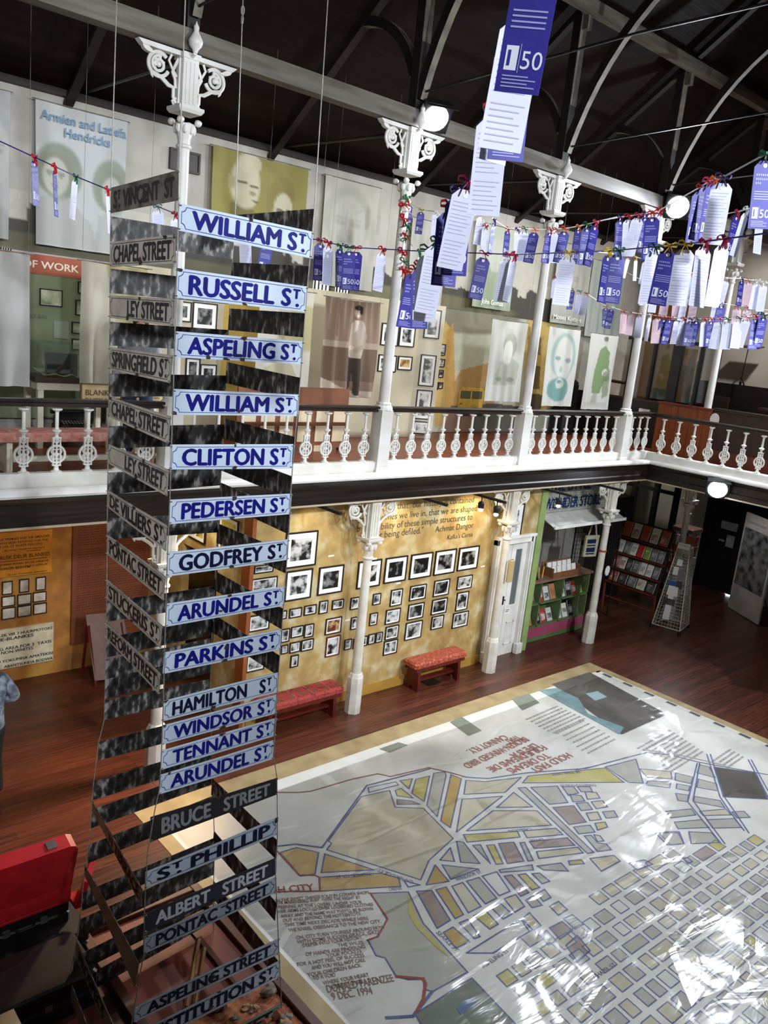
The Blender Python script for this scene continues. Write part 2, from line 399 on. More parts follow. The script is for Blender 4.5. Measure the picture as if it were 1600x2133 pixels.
# roof trusses standing on the columns
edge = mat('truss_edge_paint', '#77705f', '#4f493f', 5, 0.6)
def arc(p0, p1, bulge, n=14):
    p0 = V(p0); p1 = V(p1); mid = (p0+p1)/2; d = p1-p0; nn = V((0, -d.z, d.y)).normalized()*bulge
    return [(p0*(1-t)**2 + (mid+nn*2)*2*t*(1-t) + p1*t*t) for t in [i/(n-1) for i in range(n)]]
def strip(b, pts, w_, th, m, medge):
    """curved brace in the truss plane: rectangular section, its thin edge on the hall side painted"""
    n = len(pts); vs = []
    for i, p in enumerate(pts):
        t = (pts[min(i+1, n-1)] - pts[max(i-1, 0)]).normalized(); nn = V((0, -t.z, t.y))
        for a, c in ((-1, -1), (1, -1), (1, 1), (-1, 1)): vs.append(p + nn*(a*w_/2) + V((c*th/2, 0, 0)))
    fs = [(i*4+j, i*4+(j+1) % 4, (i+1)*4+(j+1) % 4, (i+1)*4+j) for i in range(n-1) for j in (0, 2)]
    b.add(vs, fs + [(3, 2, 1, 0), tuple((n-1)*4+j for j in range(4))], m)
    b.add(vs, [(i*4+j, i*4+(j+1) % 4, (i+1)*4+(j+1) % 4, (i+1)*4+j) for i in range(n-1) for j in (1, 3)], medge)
nm = ['over the leftmost column', 'over the second column, above the floodlight', 'over the third column', 'over the fourth column, above the far floodlight', 'over the column beyond the end gallery']
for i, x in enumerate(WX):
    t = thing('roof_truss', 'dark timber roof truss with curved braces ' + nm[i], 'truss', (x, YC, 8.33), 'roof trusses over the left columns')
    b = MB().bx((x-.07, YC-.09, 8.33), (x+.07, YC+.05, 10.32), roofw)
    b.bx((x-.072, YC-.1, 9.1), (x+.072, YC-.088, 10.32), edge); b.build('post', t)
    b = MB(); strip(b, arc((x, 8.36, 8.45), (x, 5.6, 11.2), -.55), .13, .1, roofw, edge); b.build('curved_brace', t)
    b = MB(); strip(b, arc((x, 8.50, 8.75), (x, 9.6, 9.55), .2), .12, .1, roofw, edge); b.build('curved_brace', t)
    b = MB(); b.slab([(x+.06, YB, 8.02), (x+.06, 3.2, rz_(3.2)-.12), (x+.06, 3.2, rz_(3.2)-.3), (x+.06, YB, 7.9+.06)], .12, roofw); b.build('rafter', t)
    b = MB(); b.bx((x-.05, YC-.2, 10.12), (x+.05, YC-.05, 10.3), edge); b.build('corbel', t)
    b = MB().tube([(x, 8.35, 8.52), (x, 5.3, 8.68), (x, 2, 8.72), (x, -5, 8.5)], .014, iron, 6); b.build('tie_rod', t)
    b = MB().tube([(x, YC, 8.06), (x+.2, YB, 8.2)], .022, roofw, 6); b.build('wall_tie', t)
# ---------------------------------------------------------------- cast-iron columns
def spiral(r0, r1, turns, n, cx, cy, a0, sgn=1):
    return [(cx + (r0+(r1-r0)*i/n)*math.cos(a0+sgn*turns*2*PI*i/n), cy + (r0+(r1-r0)*i/n)*math.sin(a0+sgn*turns*2*PI*i/n)) for i in range(n+1)]
def bracket(b, fr, w_, h, m):
    """pierced scroll bracket: fr origin at the top inner corner, x outwards, y up"""
    T = lambda pts, r, n=6: b.tube([fr.p(x, y) for x, y in pts], r, m, n)
    b.prism(fr, [(0, 0), (w_, 0), (w_-.02, -.02), (w_-.05, -.045), (0, -.045)], -.045, .045, m)
    b.prism(fr, [(w_-.12, -.045), (w_-.05, -.045), (w_-.07, -.075), (w_-.1, -.09), (w_-.16, -.1), (w_-.2, -.085), (w_-.16, -.07)], -.03, .03, m)
    R0 = w_*0.235; cx = w_*.49; cy = -.06-R0*1.05
    T([(cx+R0*math.cos(a), cy+R0*math.sin(a)) for a in [PI*.75-i*PI*1.62/22 for i in range(23)]], .02)
    T(spiral(R0*.72, R0*.3, 1.4, 26, cx, cy, PI*.6, -1), .016)
    for i in range(7):
        a = i*2*PI/7; b.blob(fr.p(cx+R0*.52*math.cos(a), cy+R0*.52*math.sin(a)), (.017, .017, .017), m, i, 6, 4, 0)
    b.blob(fr.p(cx, cy), (.03, .03, .03), m, 1, 8, 5, 0)
    T([(cx+R0*.55, cy-R0*.8), (w_*.42, cy-R0*1.02), (w_*.25, cy-R0*1.5), (w_*.13, -h*.72), (.06, -h*.9), (.03, -h)], [.02, .022, .022, .02, .018, .014])
    T([(cx+R0*.7, cy-R0*.7), (cx+R0*.62, cy-R0*1.05), (cx+R0*.5, cy-R0*1.25)], [.02, .014, .004])
    T([(.02, -.07), (.06, -.16), (w_*.17, cy-R0*.3), (w_*.1, -h*.55), (.04, -h*.72)], .016)
    T([(w_*.2, -.05), (w_*.26, -.11), (w_*.18, cy), (.03, cy-R0*.6)], .013)
    T([(.03, -h*.9), (.07, -h*.98), (.05, -h*1.05), (.015, -h*1.03)], .014)
    b.prism(fr, [(0, 0), (.02, 0), (.02, -h*1.04), (0, -h*1.04)], -.03, .03, m)
wcol = mat('column_paint', '#e2e0da', '#cfccc2', 3, 0.42)
wcol2 = mat('worn_column_paint', '#dedad0', '#c9c2b2', 5, 0.45)
def column(label, x, y, z0, top, upper, group, m):
    """pedestal, shaft, capital, head block and two scroll brackets"""
    t = thing('iron_column', label, 'column', (x, y, z0), group)
    if upper:
        zp, zc, zh, pw = z0+.9, z0+3.55, z0+3.95, .125
        b = MB().lathe([(.17, 0), (.17, .05), (.155, .07), (.15, .14)], m, (x, y, z0), 4)
        b.lathe([(.148, .12), (.142, .86)], m, (x, y, z0), 4); b.lathe([(.13, .86), (.125, .9), (.1, .93), (.105, .95), (.08, .97)], m, (x, y, z0), 12)
    else:
        zp, zc, zh, pw = z0+.6, z0+2.37, z0+2.7, .1
        b = MB().lathe([(.125, 0), (.122, .56), (.105, .6), (.1, .615), (.085, .63)], m, (x, y, z0), 8)
    b.build('pedestal', t)
    rb, rt = (.078, .062) if upper else (.075, .062)
    b = MB().lathe([(rb, zp-z0), (rt, zc-z0+.02)], m, (x, y, z0), 18); b.build('shaft', t, smooth=True)
    b = MB().lathe([(.068, 0), (.082, .015), (.082, .03), (.066, .045), (.066, .08), (.078, .13), (.1, .2), (.11, .24)], m, (x, y, zc), 16)
    for k in range(8):
        a = k*PI/4+PI/8; c = V((x+.098*math.cos(a), y+.098*math.sin(a), zc+.19)); b.blob(c, (.026, .026, .05), m, k, 6, 4, .1)
    for sx in (-1, 1):
        for sy in (-1, 1): b.blob((x+sx*.1, y+sy*.1, zc+.26), (.04, .04, .035), m, 3, 8, 5, .05)
    b.lathe([(.17, zh-zc-.06), (.2, zh-zc-.03), (.2, zh-zc)], m, (x, y, zc), 4); b.build('capital', t)
    b = MB().bx((x-.085, y-.085, zh), (x+.085, y+.085, top), m); b.bx((x-.1, y-.1, top-.06), (x+.1, y+.1, top-.005), m)
    for k in (-.045, 0, .045): b.bx((x+k-.012, y-.093, zh+.03), (x+k+.012, y-.085, top-.09), m)
    b.build('head_block', t)
    h = top - zh - .02
    for s_ in (-1, 1):
        b = MB(); bracket(b, Fr((x+s_*.085, y, top), (s_, 0, 0), (0, 0, 1)), .47, h, m); b.build('bracket', t, smooth=True)
    if upper:
        b = MB().lathe([(.02, 0), (.03, .03), (.065, .07), (.075, .11), (.05, .16), (.025, .2), (.03, .24), (.012, .27), (.0, .3)], m, (x-.01, y-.17, top-.02), 12)
        b.tube([(x, y-.08, top-.04), (x-.01, y-.17, top-.02)], .02, m); b.build('finial', t, smooth=True)
    return t
pos = ['behind the top of the sign tower', 'second from the left, below the nearer floodlight', 'third from the left, wound with pink bows', 'fourth from the left, below the far floodlight', 'behind the orange wooden screen']
for i, x in enumerate(WX):
    column('white cast iron gallery column with scroll brackets, ' + pos[i], x, YC, ZG, 8.11, True, 'upper iron columns', wcol)
pos = ['half hidden behind the street sign tower', 'right of the red bench', 'beside the white door', 'with a round white tag', 'behind the wire card stand']
for i, x in enumerate(WX):
    column('white lower iron column under the gallery, ' + pos[i], x, YC, 0, 3.28, False, 'lower iron columns', wcol2)
# ---------------------------------------------------------------- balustrades
def baluster_mb():
    b = MB(); m = white
    b.lathe([(.055, 0), (.055, .012), (.03, .02), (.022, .05)], m, (0, 0, 0), 10)
    b.blob((0, 0, .06), (.026, .02, .02), m, 1, 8, 4, 0)
    fr = Fr((0, 0, .185), (1, 0, 0), (0, 0, 1))
    ring = lambda cx, cy, r, t, n=18: b.tube([fr.p(cx+r*math.cos(2*PI*i/n), cy+r*math.sin(2*PI*i/n)) for i in range(n)], t, m, 5, True)
    ring(0, 0, .088, .014)
    for a in range(4):
        w_ = a*PI/2+PI/4; ring(.04*math.cos(w_), .04*math.sin(w_), .026, .0075, 8)
    ring(0, 0, .018, .008, 8)
    b.bx((-.042, -.014, .075), (-.032, .014, .36), m); b.bx((.032, -.014, .075), (.042, .014, .36), m)
    for z in (.065, .27, .35): b.bx((-.045, -.015, z), (.045, .015, z+.014), m)
    ring(0, .14, .024, .008, 8); b.bx((-.007, -.012, .08), (.007, .012, .36), m)
    b.lathe([(.014, .345), (.024, .36), (.014, .385), (.03, .41), (.046, .425), (.046, .436), (.022, .447), (.018, .46), (.018, .62), (.026, .63), (.052, .645), (.052, .66)], m, (0, 0, 0), 10)
    return b
bal_mesh = None
def balustrade(label, p0, p1, n, inset):
    global bal_mesh
    p0 = V(p0); p1 = V(p1); d = p1-p0; L = d.length; u = d/L; ang = math.atan2(u.y, u.x)
    t = thing('balustrade', label, 'railing', (p0+p1)/2 + V((0, 0, ZG)), 'gallery balustrades')
    c = (p0+p1)/2
    b = MB().box(c+V((0, 0, ZG+.07)), (L, .14, .14), white, ang); b.box(c+V((0, 0, ZG+.145)), (L, .1, .012), white, ang); b.build('base_rail', t, bevel=.006)
    b = MB().box(c+V((0, 0, ZG+.852)), (L, .07, .05), darkwood, ang); b.box(c+V((0, 0, ZG+.888)), (L, .13, .035), darkwood, ang); b.build('handrail', t, bevel=.012)
    for i in range(n):
        q = p0 + u*(inset + (L-2*inset)*(i+.5)/n)
        if bal_mesh is None:
            o = baluster_mb().build('baluster'); bal_mesh = o
        else:
            o = bal_mesh.copy(); COL.objects.link(o)
        o.parent = t; o.location = q + V((0, 0, ZG+.151)) - t.location; o.rotation_euler = (0, 0, ang)
balustrade('white iron balustrade with dark handrail left of the street sign tower', (1.3, YC, 0), (WX[0]-.1, YC, 0), 9, .02)
balustrade('white iron balustrade between the first two columns, partly behind the sign tower', (WX[0]+.1, YC, 0), (WX[1]-.1, YC, 0), 9, .03)
balustrade('white iron balustrade between the second and third columns', (WX[1]+.1, YC, 0), (WX[2]-.1, YC, 0), 9, .03)
balustrade('white iron balustrade between the third and fourth columns', (WX[2]+.1, YC, 0), (WX[3]-.1, YC, 0), 9, .03)
balustrade('short white iron balustrade right of the fourth column at the corner', (WX[3]+.1, YC, 0), (XE+.06, YC, 0), 3, .06)
balustrade('white iron balustrade of the end gallery running out of frame', (XE, YC-.07, 0), (XE, 2.2, 0), 19, .05)
# ---------------------------------------------------------------- printed cloth banners
clothm = vcol_mat('banner_cloth', 0.85, 0.25)
muralm = vcol_mat('wall_print', 0.7, 0, 6, 0.25)
def inpoly(x, y, P):
    c = False; j = len(P)-1
    for i in range(len(P)):
        if (P[i][1] > y) != (P[j][1] > y) and x < (P[j][0]-P[i][0])*(y-P[i][1])/(P[j][1]-P[i][1])+P[i][0]: c = not c
        j = i
    return c
def paint(u, v, base, shapes):
    c = list(base)
    for s in shapes:
        k = s[0]; a = 0
        if k == 'e':
            _, cx, cy, rx, ry, co, al = s[:7]; d = ((u-cx)/rx)**2 + ((v-cy)/ry)**2
            a = al*min(1, max(0, (1.15-d)/.3))
        elif k == 'r':
            _, x0, y0, x1, y1, co, al = s[:7]
            a = al if x0 <= u <= x1 and y0 <= v <= y1 else 0
        elif k == 'p':
            _, P, co, al = s[:4]; a = al if inpoly(u, v, P) else 0
        elif k == 'g':
            _, v0, v1, co, al = s[:5]; a = al*min(1, max(0, (v-v0)/(v1-v0)))
        if a > 0:
            q = lin(co); c = [c[i]*(1-a)+q[i]*a for i in range(3)]
    return (c[0], c[1], c[2], 1)
def sheet(name, tl, tr, br, bl, base, shapes, nx=44, ny=66, fold=0.02, nf=5, seed=0, m=None, gather=0.0, parent=None):
    rr = random.Random(seed); ph = [rr.uniform(0, 6.28) for _ in range(4)]
    tl, tr, br, bl = map(V, (tl, tr, br, bl)); n = (tr-tl).cross(bl-tl).normalized()
    b = MB(); vs = []; col = []; base = lin(base)
    for j in range(ny+1):
        for i in range(nx+1):
            u = i/nx; v = j/ny
            p = tl*(1-u)*(1-v) + tr*u*(1-v) + br*u*v + bl*(1-u)*v
            k = fold*(0.35+0.65*v)*(math.sin(nf*2*PI*u+ph[0]+1.2*v) + .5*math.sin(nf*3.7*u*2+ph[1]-2*v)) + fold*.4*math.sin(5*v+ph[2]+3*u)
            if gather: k += gather*(1-v)*math.sin(nf*4*PI*u+ph[3])*math.exp(-3*v)
            p = p + n*k
            p.z -= 0.012*math.sin(PI*u)*(1-v)
            vs.append(p); col.append(paint(u, v, base, shapes))
    b.add(vs, [(j*(nx+1)+i, (j+1)*(nx+1)+i, (j+1)*(nx+1)+i+1, j*(nx+1)+i+1) for j in range(ny) for i in range(nx)], m or clothm)
    o = b.build(name, parent, org=(tl+tr)/2, smooth=True, col=col)
    return o
def face(cx, cy, w_, h, skin, hair, al=.6, dark='#6c6f60'):
    """faded portrait print"""
    return [('e', cx, cy-h*.25, w_*1.25, h*1.0, hair, al), ('e', cx+w_*.05, cy, w_*.9, h*.95, skin, .9),
            ('e', cx-w_*.4, cy-h*.08, w_*.24, h*.09, dark, al*.7), ('e', cx+w_*.42, cy-h*.08, w_*.24, h*.09, dark, al*.7),
            ('e', cx-w_*.4, cy-h*.24, w_*.3, h*.05, dark, al*.6), ('e', cx+w_*.42, cy-h*.24, w_*.3, h*.05, dark, al*.6),
            ('e', cx+w_*.06, cy+h*.2, w_*.14, h*.14, dark, al*.35), ('e', cx, cy+h*.48, w_*.35, h*.07, dark, al*.7)]
def banner(label, px, Y, z0, z1, base, shapes, text=None, group=None, **kw):
    """px: left and right pixel columns taken at the banner's top; hangs in the plane Y from z1 down to z0"""
    xl, xr = px
    t = thing('cloth_banner', label, 'banner', ((xl+xr)/2, Y, z1), group)
    sheet('cloth', (xl, Y, z1), (xr, Y, z1), (xr-kw.pop('inr', .02), Y-.03, z0), (xl+kw.pop('inl', .02), Y-.03, z0), base, shapes, parent=t, **kw)
    b = MB().tube([(xl-.04, Y+.012, z1+.004), (xr+.04, Y+.012, z1+.004)], .008, steel); b.build('hanging_rod', t)
    for q in (xl+.02, xr-.02):
        p = (q, YB, z1+.02) if Y > 11 else (q, Y, 8.15+(YB-Y)*.74)
        MB().tube([(q, Y+.012, z1), p], (.004 if Y > 11 else .0022), steel, 4).build('hook' if Y > 11 else 'hanging_cord', t)
    if text:
        fr = Fr((xl, Y-.055, z1), (1, 0, 0), (0, 0, 1)); w_ = xr-xl
        for s, u, v, h, c, tw in text:
            b = MB(); b.text(s, fr, u*w_, -v*(z1-z0), h, mat('banner_text_'+c[1:], c, rough=.8), bold=.012, width=tw*w_); b.build('lettering', t)
    return t
G1 = 'large portrait banners high on the left wall'; G2 = 'portrait banners hung over the gallery walk'
def X(px, py, Y): return at(px, py, 'Y', Y).x
YU = 11.58; YL = 10.4
faded = '#c9c8c2'
banner('large faded grey banner cut off at the left picture edge, high up', (2.55, 3.63), YU, 6.2, 7.96, '#bfc2c4', face(.75, .42, .28, .25, '#c8cac8', '#a6aaa6', .5) + [('e', .5, 1.0, .6, .3, '#a4a498', .6)], group=G1)
banner('large white banner with blue heading over two pale portraits', (3.94, 5.16), YU, 6.2, 7.96, '#d2d6d8',
       [('e', .24, .46, .26, .2, '#8f9a86', .85), ('e', .84, .5, .22, .2, '#8f9a86', .8)] + face(.2, .5, .16, .14, '#d3d4cc', '#9aa18f', .8) + face(.84, .55, .13, .13, '#ccd0cc', '#98a08e', .7) +
       [('p', [(0, .66), (.3, .62), (.62, .8), (.7, 1), (0, 1)], '#b9bab2', .6), ('p', [(.7, .72), (1, .66), (1, 1), (.66, 1)], '#b3b5ae', .5)],
       [('Armien and Latiefa', .04, .125, .115, '#6f93b4', .93), ('Hendricks', .29, .215, .115, '#6f93b4', .5)], G1, fold=.018, nf=3, seed=3)
banner('wide olive banner with two portraits, a man in glasses and a second face', (6.47, 8.23), YU, 6.75, 7.95, '#9b9257',
       [('p', [(.18, .95), (.2, .62), (.32, .55), (.48, .75), (.52, 1), (.1, 1)], '#77714a', .7), ('e', .34, .35, .145, .31, '#cfcbb0', .95), ('e', .37, .1, .12, .12, '#d6d2b8', .9), ('e', .2, .36, .04, .09, '#b5ae82', .9),
        ('r', .27, .33, .35, .36, '#5d583c', .8), ('r', .38, .35, .47, .38, '#5d583c', .8), ('e', .44, .55, .04, .015, '#6d6848', .8), ('e', .405, .46, .03, .03, '#8a845c', .7),
        ('p', [(.4, .75), (.48, .7), (.52, 1), (.42, 1)], '#d8d4c0', .9),
        ('e', .72, .5, .14, .34, '#8d8452', .7), ('e', .74, .64, .1, .27, '#d2ceb6', .95), ('e', .7, .6, .035, .03, '#5d583c', .8), ('e', .79, .6, .035, .03, '#5d583c', .8), ('e', .75, .8, .04, .02, '#6d6848', .8)], None, G1, fold=.03, nf=2.5, seed=5)
banner('tall pale banner with one very faint large face, left of the second column', (8.57, 9.76), YU, 6.2, 7.94, '#c8c7be',
       face(.45, .42, .36, .3, '#c9cac2', '#a9ada0', .45, '#90958a'), None, G1, nf=6, seed=7)
banner('pale grey banner directly right of the second column, behind the large hanging tags', (10.6, 11.55), YU, 6.0, 7.6, '#c8c8c4', face(.5, .5, .26, .25, '#cdcdc8', '#b4b6ae', .45), None, G1, nf=5, seed=8)
banner('pale green tinted banner with white name at its foot, left of the third column', (12.35, 13.55), YU, 6.2, 7.8, '#c3cbbf', [('p', [(.1, .9), (.35, .45), (.6, .4), (.9, 1), (.1, 1)], '#9fae97', .8), ('e', .5, .35, .2, .2, '#cfd2c8', .8), ('g', .75, 1, '#9aa890', .6)],
       [('John Gomas', .22, .95, .1, '#eef0ea', .56)], G1, nf=4, seed=9)
banner('pale grey banner with white name at its foot, just right of the third column', (14.9, 16.2), YU, 6.1, 7.8, '#c5c8c2', face(.5, .45, .3, .25, '#cccdc8', '#b0b5ae', .4) + [('g', .8, 1, '#aab0a8', .6)], [('Moses Kotane', .08, .95, .1, '#eef0ea', .8)], G1, nf=5, seed=10)
banner('pale blue green banner high on the wall, left of the fourth column', (X(1243,500,YU), X(1312,520,YU)), YU, 5.9, 7.6, '#bfc9c6', face(.5, .5, .3, .28, '#c6cecb', '#a9b8b4', .4), None, G1, nf=4, seed=11)
banner('grey white banner at the left edge of the photo above the gallery rail', (2.3, 3.5), YL, 4.46, 6.01, '#c4c4c0', [('e', .45, .45, .3, .4, '#b3b9a8', .6), ('e', .5, .4, .2, .22, '#c9c9c0', .7), ('r', .3, .2, .34, .6, '#a2a6a0', .4)], None, G2, nf=4, seed=12, fold=.04)
banner('creamy yellow banner partly hidden behind the sign tower', (4.1, 5.0), YL, 4.46, 6.02, '#cfcab8', [('p', [(.35, 0), (1, 0), (1, .6), (.6, .7)], '#b8ad74', .8), ('e', .25, .55, .1, .4, '#e0dccc', .5)], None, G2, nf=3, seed=13, fold=.05)
banner('cream banner with an olive figure, close behind the right edge of the sign tower', (6.7, 7.68), YL, 4.46, 6.0, '#d6d3c6', [('e', .85, .35, .5, .22, '#b3a866', .7), ('p', [(0, .8), (.55, .6), (.9, 1), (0, 1)], '#b7b090', .8)],
       [('C.', .1, .93, .09, '#f2f0ea', .1)], G2, nf=2, seed=14, fold=.03)
banner('brown banner printed with a standing man in a pale jacket, clasped hands', (7.89, 9.03), YL, 4.45, 5.98, '#8b7565',
       [('r', 0, .42, 1, .49, '#b3a291', .8), ('r', 0, 0, 1, .42, '#937d6c', .8), ('r', .2, 0, .27, .38, '#5e4d40', .7), ('r', 0, .49, 1, .83, '#6d5a48', .85), ('p', [(0, .8), (.5, .93), (1, .93), (1, 1), (0, 1)], '#c7b7a8', .9),
        ('p', [(.5, .24), (.56, .2), (.66, .19), (.76, .25), (.78, .42), (.7, .56), (.66, .6), (.46, .6), (.44, .44)], '#b9aa9b', 1), ('p', [(.55, .2), (.62, .2), (.6, .3), (.56, .32)], '#ded4c8', 1),
        ('p', [(.46, .58), (.68, .59), (.7, .8), (.68, .95), (.58, .95), (.57, .72), (.53, .94), (.44, .93), (.44, .75)], '#3f3731', 1),
        ('p', [(.74, .3), (.8, .34), (.76, .48), (.58, .54), (.56, .49), (.7, .43)], '#a99a8b', 1), ('e', .52, .48, .05, .025, '#d3c4b4', 1),
        ('e', .595, .12, .06, .055, '#c8b6a4', 1), ('e', .6, .07, .07, .03, '#2e2620', 1), ('e', .65, .1, .018, .04, '#2e2620', 1), ('e', .59, .15, .03, .008, '#f0e8e0', 1), ('e', .575, .11, .012, .006, '#3a2f28', 1), ('e', .615, .112, .012, .006, '#3a2f28', 1),
        ('p', [(.42, .94), (.5, .93), (.52, .97), (.4, .97)], '#4a4038', 1), ('p', [(.58, .95), (.68, .95), (.72, .98), (.6, .98)], '#4a4038', 1)], None, G2, fold=.035, nf=4, seed=15, nx=80, ny=110, gather=.03)
banner('white banner with a pale seated woman, left of the third column', (X(1028,660,YL), X(1102,668,YL)), YL, 4.46, 5.97, '#d3d5d0',
       [('e', .55, .3, .2, .16, '#9aa08e', .7), ('p', [(.3, .5), (.6, .42), (.9, .52), (.85, .78), (.2, .8)], '#b6bab0', .8), ('e', .52, .38, .13, .15, '#e2e4de', 1), ('e', .35, .72, .1, .03, '#8a9282', .8), ('e', .65, .72, .12, .03, '#8a9282', .8), ('r', .35, .08, .6, .22, '#c0c4ba', .5)], None, G2, seed=16, nf=4)
banner('white banner with a teal tinted bearded face, right of the third column', (X(1146,675,YL), X(1212,682,YL)), YL, 4.4, 5.97, '#d6d8d4',
       [('e', .55, .35, .38, .3, '#8fb5b2', .75), ('e', .55, .38, .28, .28, '#dddfda', 1), ('e', .38, .38, .09, .03, '#7ba19d', .8), ('e', .7, .4, .09, .03, '#7ba19d', .8), ('e', .52, .52, .05, .04, '#9ab8b4', .7), ('e', .5, .78, .34, .16, '#5f9c98', .85), ('e', .5, .7, .14, .07, '#cfd9d6', .9), ('e', .5, .68, .09, .02, '#6a908c', .8)], None, G2, seed=17, nf=3)
banner('white banner with a green standing figure, left of the fourth column', (X(1234,685,YL), X(1291,692,YL)), YL, 4.35, 5.95, '#d4d6d0',
       [('p', [(.38, .2), (.55, .14), (.75, .22), (.8, .45), (.85, .6), (.7, .62), (.6, .78), (.3, .78), (.28, .5)], '#7d9a66', .95), ('e', .55, .08, .08, .06, '#c9cbc2', 1), ('e', .55, .05, .08, .035, '#626b58', .9), ('e', .68, .5, .12, .05, '#dfe0da', .9), ('p', [(.62, .5), (.85, .45), (.9, .8), (.7, .85)], '#6d8058', .7), ('p', [(.35, .78), (.5, .78), (.5, .93), (.3, .93)], '#8f9a84', .6), ('r', .05, .9, .9, .96, '#b9bfb0', .6)], None, G2, seed=18, nf=3)
# ---------------------------------------------------------------- printed mural on the upper wall: a town skyline band and a street with a bus
def panel(name, label, cat, x0, x1, z0, z1, Y, base, shapes, nx, ny):
    o = sheet(name, (x0, Y, z1), (x1, Y, z1), (x1, Y, z0), (x0, Y, z0), base, shapes, nx, ny, fold=0, m=muralm)
    return tag(o, label, cat)
sky = [('g', 0, .6, '#c9c8c0', .5)]
rr = random.Random(4)
pts = [(0, .42)]
x = 0
while x < 1:
    w_ = rr.uniform(.008, .02); h = rr.uniform(.2, .5)
    pts += [(x, h), (x+w_*.3, h-rr.uniform(0, .12)), (x+w_, h)]; x += w_
pts += [(1, .4), (1, 1.01), (0, 1.01)]
panel('wall_mural', 'dark printed town skyline band running along the upper wall', 'mural', -2, 16.2, 6.1, 6.85, 11.685, '#b3b0a6', [('p', pts, '#3f3d36', 1), ('e', .3, .9, .3, .2, '#6e6a4e', .5), ('e', .72, .9, .15, .25, '#7c7654', .6)], 500, 24)
bx0, bx1, bz0, bz1 = 11.1, 16.0, 3.66, 6.1
def S(px, py):
    p = at(px, py, 'Y', 11.66); return ((p.x-bx0)/(bx1-bx0), (bz1-p.z)/(bz1-bz0))
def SP(*q): return [S(*k) for k in q]
panel('wall_mural', 'printed street scene with a yellow bus between yellow houses', 'mural', bx0, bx1, bz0, bz1, 11.66, '#a5a996',
      [('g', 0, .55, '#b2b3a0', .9), ('e', .25, .02, .35, .16, '#57503a', .7), ('p', SP((905, 640), (945, 690), (948, 880), (905, 890)), '#b99c58', 1), ('p', SP((930, 690), (945, 672), (950, 880), (925, 885)), '#b48c48', 1),
       ('p', SP((945, 800), (960, 770), (1020, 755), (1030, 800), (1030, 850), (945, 850)), '#a87a32', .8), ('p', SP((940, 845), (1030, 840), (1110, 850), (1110, 960), (900, 960)), '#4b4841', 1),
       ('p', SP((1098, 640), (1128, 620), (1160, 665), (1155, 700), (1150, 860), (1088, 860)), '#b39a5a', 1), ('p', SP((1100, 680), (1106, 680), (1102, 860), (1096, 860)), '#7e6026', .8),
       ('p', SP((1110, 700), (1128, 702), (1126, 740), (1108, 738)), '#5a4a2a', .9), ('p', SP((1106, 760), (1126, 762), (1124, 810), (1103, 808)), '#5a4a2a', .9), ('p', SP((1098, 820), (1130, 822), (1125, 865), (1094, 865)), '#3b362e', .9),
       ('p', SP((1150, 690), (1290, 720), (1290, 880), (1150, 880)), '#a39c8a', .8), ('p', SP((925, 855), (1000, 840), (960, 960), (890, 960)), '#8a5a3c', .4)], 220, 110)
# the bus of the mural: printed flat on the wall
b = MB(); f = Fr((0, 11.652, 0), (1, 0, 0), (0, 0, 1)); yb = mat('bus_yellow', '#cdb04a', '#b89a3c', 8, .7); yd = mat('bus_glass', '#57553f', rough=.7)
A = at(958, 806, 'Y', 11.652); B_ = at(1003, 860, 'Y', 11.652)
x0, x1, z1, z0 = A.x, B_.x, A.z, B_.z; W_ = x1-x0; H_ = z1-z0
b.poly([f.p(x, z) for x, z in [(x0, z0), (x1, z0), (x1, z1-.08), (x1-.08, z1), (x0+.08, z1), (x0, z1-.08)]], yb)
b.rect(f, x0+.05, z0+H_*.55, x0+W_*.47, z0+H_*.86, yd, .001); b.rect(f, x0+W_*.52, z0+H_*.55, x1-.05, z0+H_*.86, yd, .001); b.rect(f, x0+W_*.62, z0+H_*.14, x0+W_*.8, z0+H_*.22, yd, .001)
b.rect(f, x0-.02, z0-.07, x1+.02, z0+.03, inkblack, .001); b.rect(f, x0+.06, z0+.32*H_, x0+.13, z0+.38*H_, mat('bus_lamp', '#b5402a'), .001)
tag(b.build('bus_print', org=((x0+x1)/2, 11.652, z0)), 'yellow bus seen from behind, printed on the street mural', 'print')
# ---------------------------------------------------------------- gallery displays
def frame(label, x0, z0, x1, z1, Y, group=None, fw=.018, matw=.16, fm=None, pm=None, dep=.025, wallf=None):
    """framed photograph; x0,z0 lower left, x1,z1 upper right on plane Y"""
    fr = wallf or wall(Y)
    t = thing('framed_photograph', label, 'framed photo', fr.p((x0+x1)/2, (z0+z1)/2, 0), group)
    fm = fm or framew; b = MB()
    for a in ((x0, z0, x1, z0+fw), (x0, z1-fw, x1, z1), (x0, z0+fw, x0+fw, z1-fw), (x1-fw, z0+fw, x1, z1-fw)):
        P = [(a[0], a[1]), (a[2], a[1]), (a[2], a[3]), (a[0], a[3])]; b.prism(fr, P, 0, dep, fm)
    b.build('frame', t)
    b = MB().prism(fr, [(x0+fw, z0+fw), (x1-fw, z0+fw), (x1-fw, z1-fw), (x0+fw, z1-fw)], 0, dep*.5, paper); b.build('mat_board', t)
    mw = min(x1-x0, z1-z0)*matw+fw
    b = MB(); b.rect(fr, x0+mw, z0+mw, x1-mw, z1-mw, pm or photo, dep*.5+.001)
    b.build('print', t)
    return t
def framepx(label, a, c, Y, group=None, **kw):
    p = at(*a, 'Y', Y-.02); q = at(*c, 'Y', Y-.02); return frame(label, min(p.x, q.x), q.z, max(p.x, q.x), p.z, Y, group, **kw)
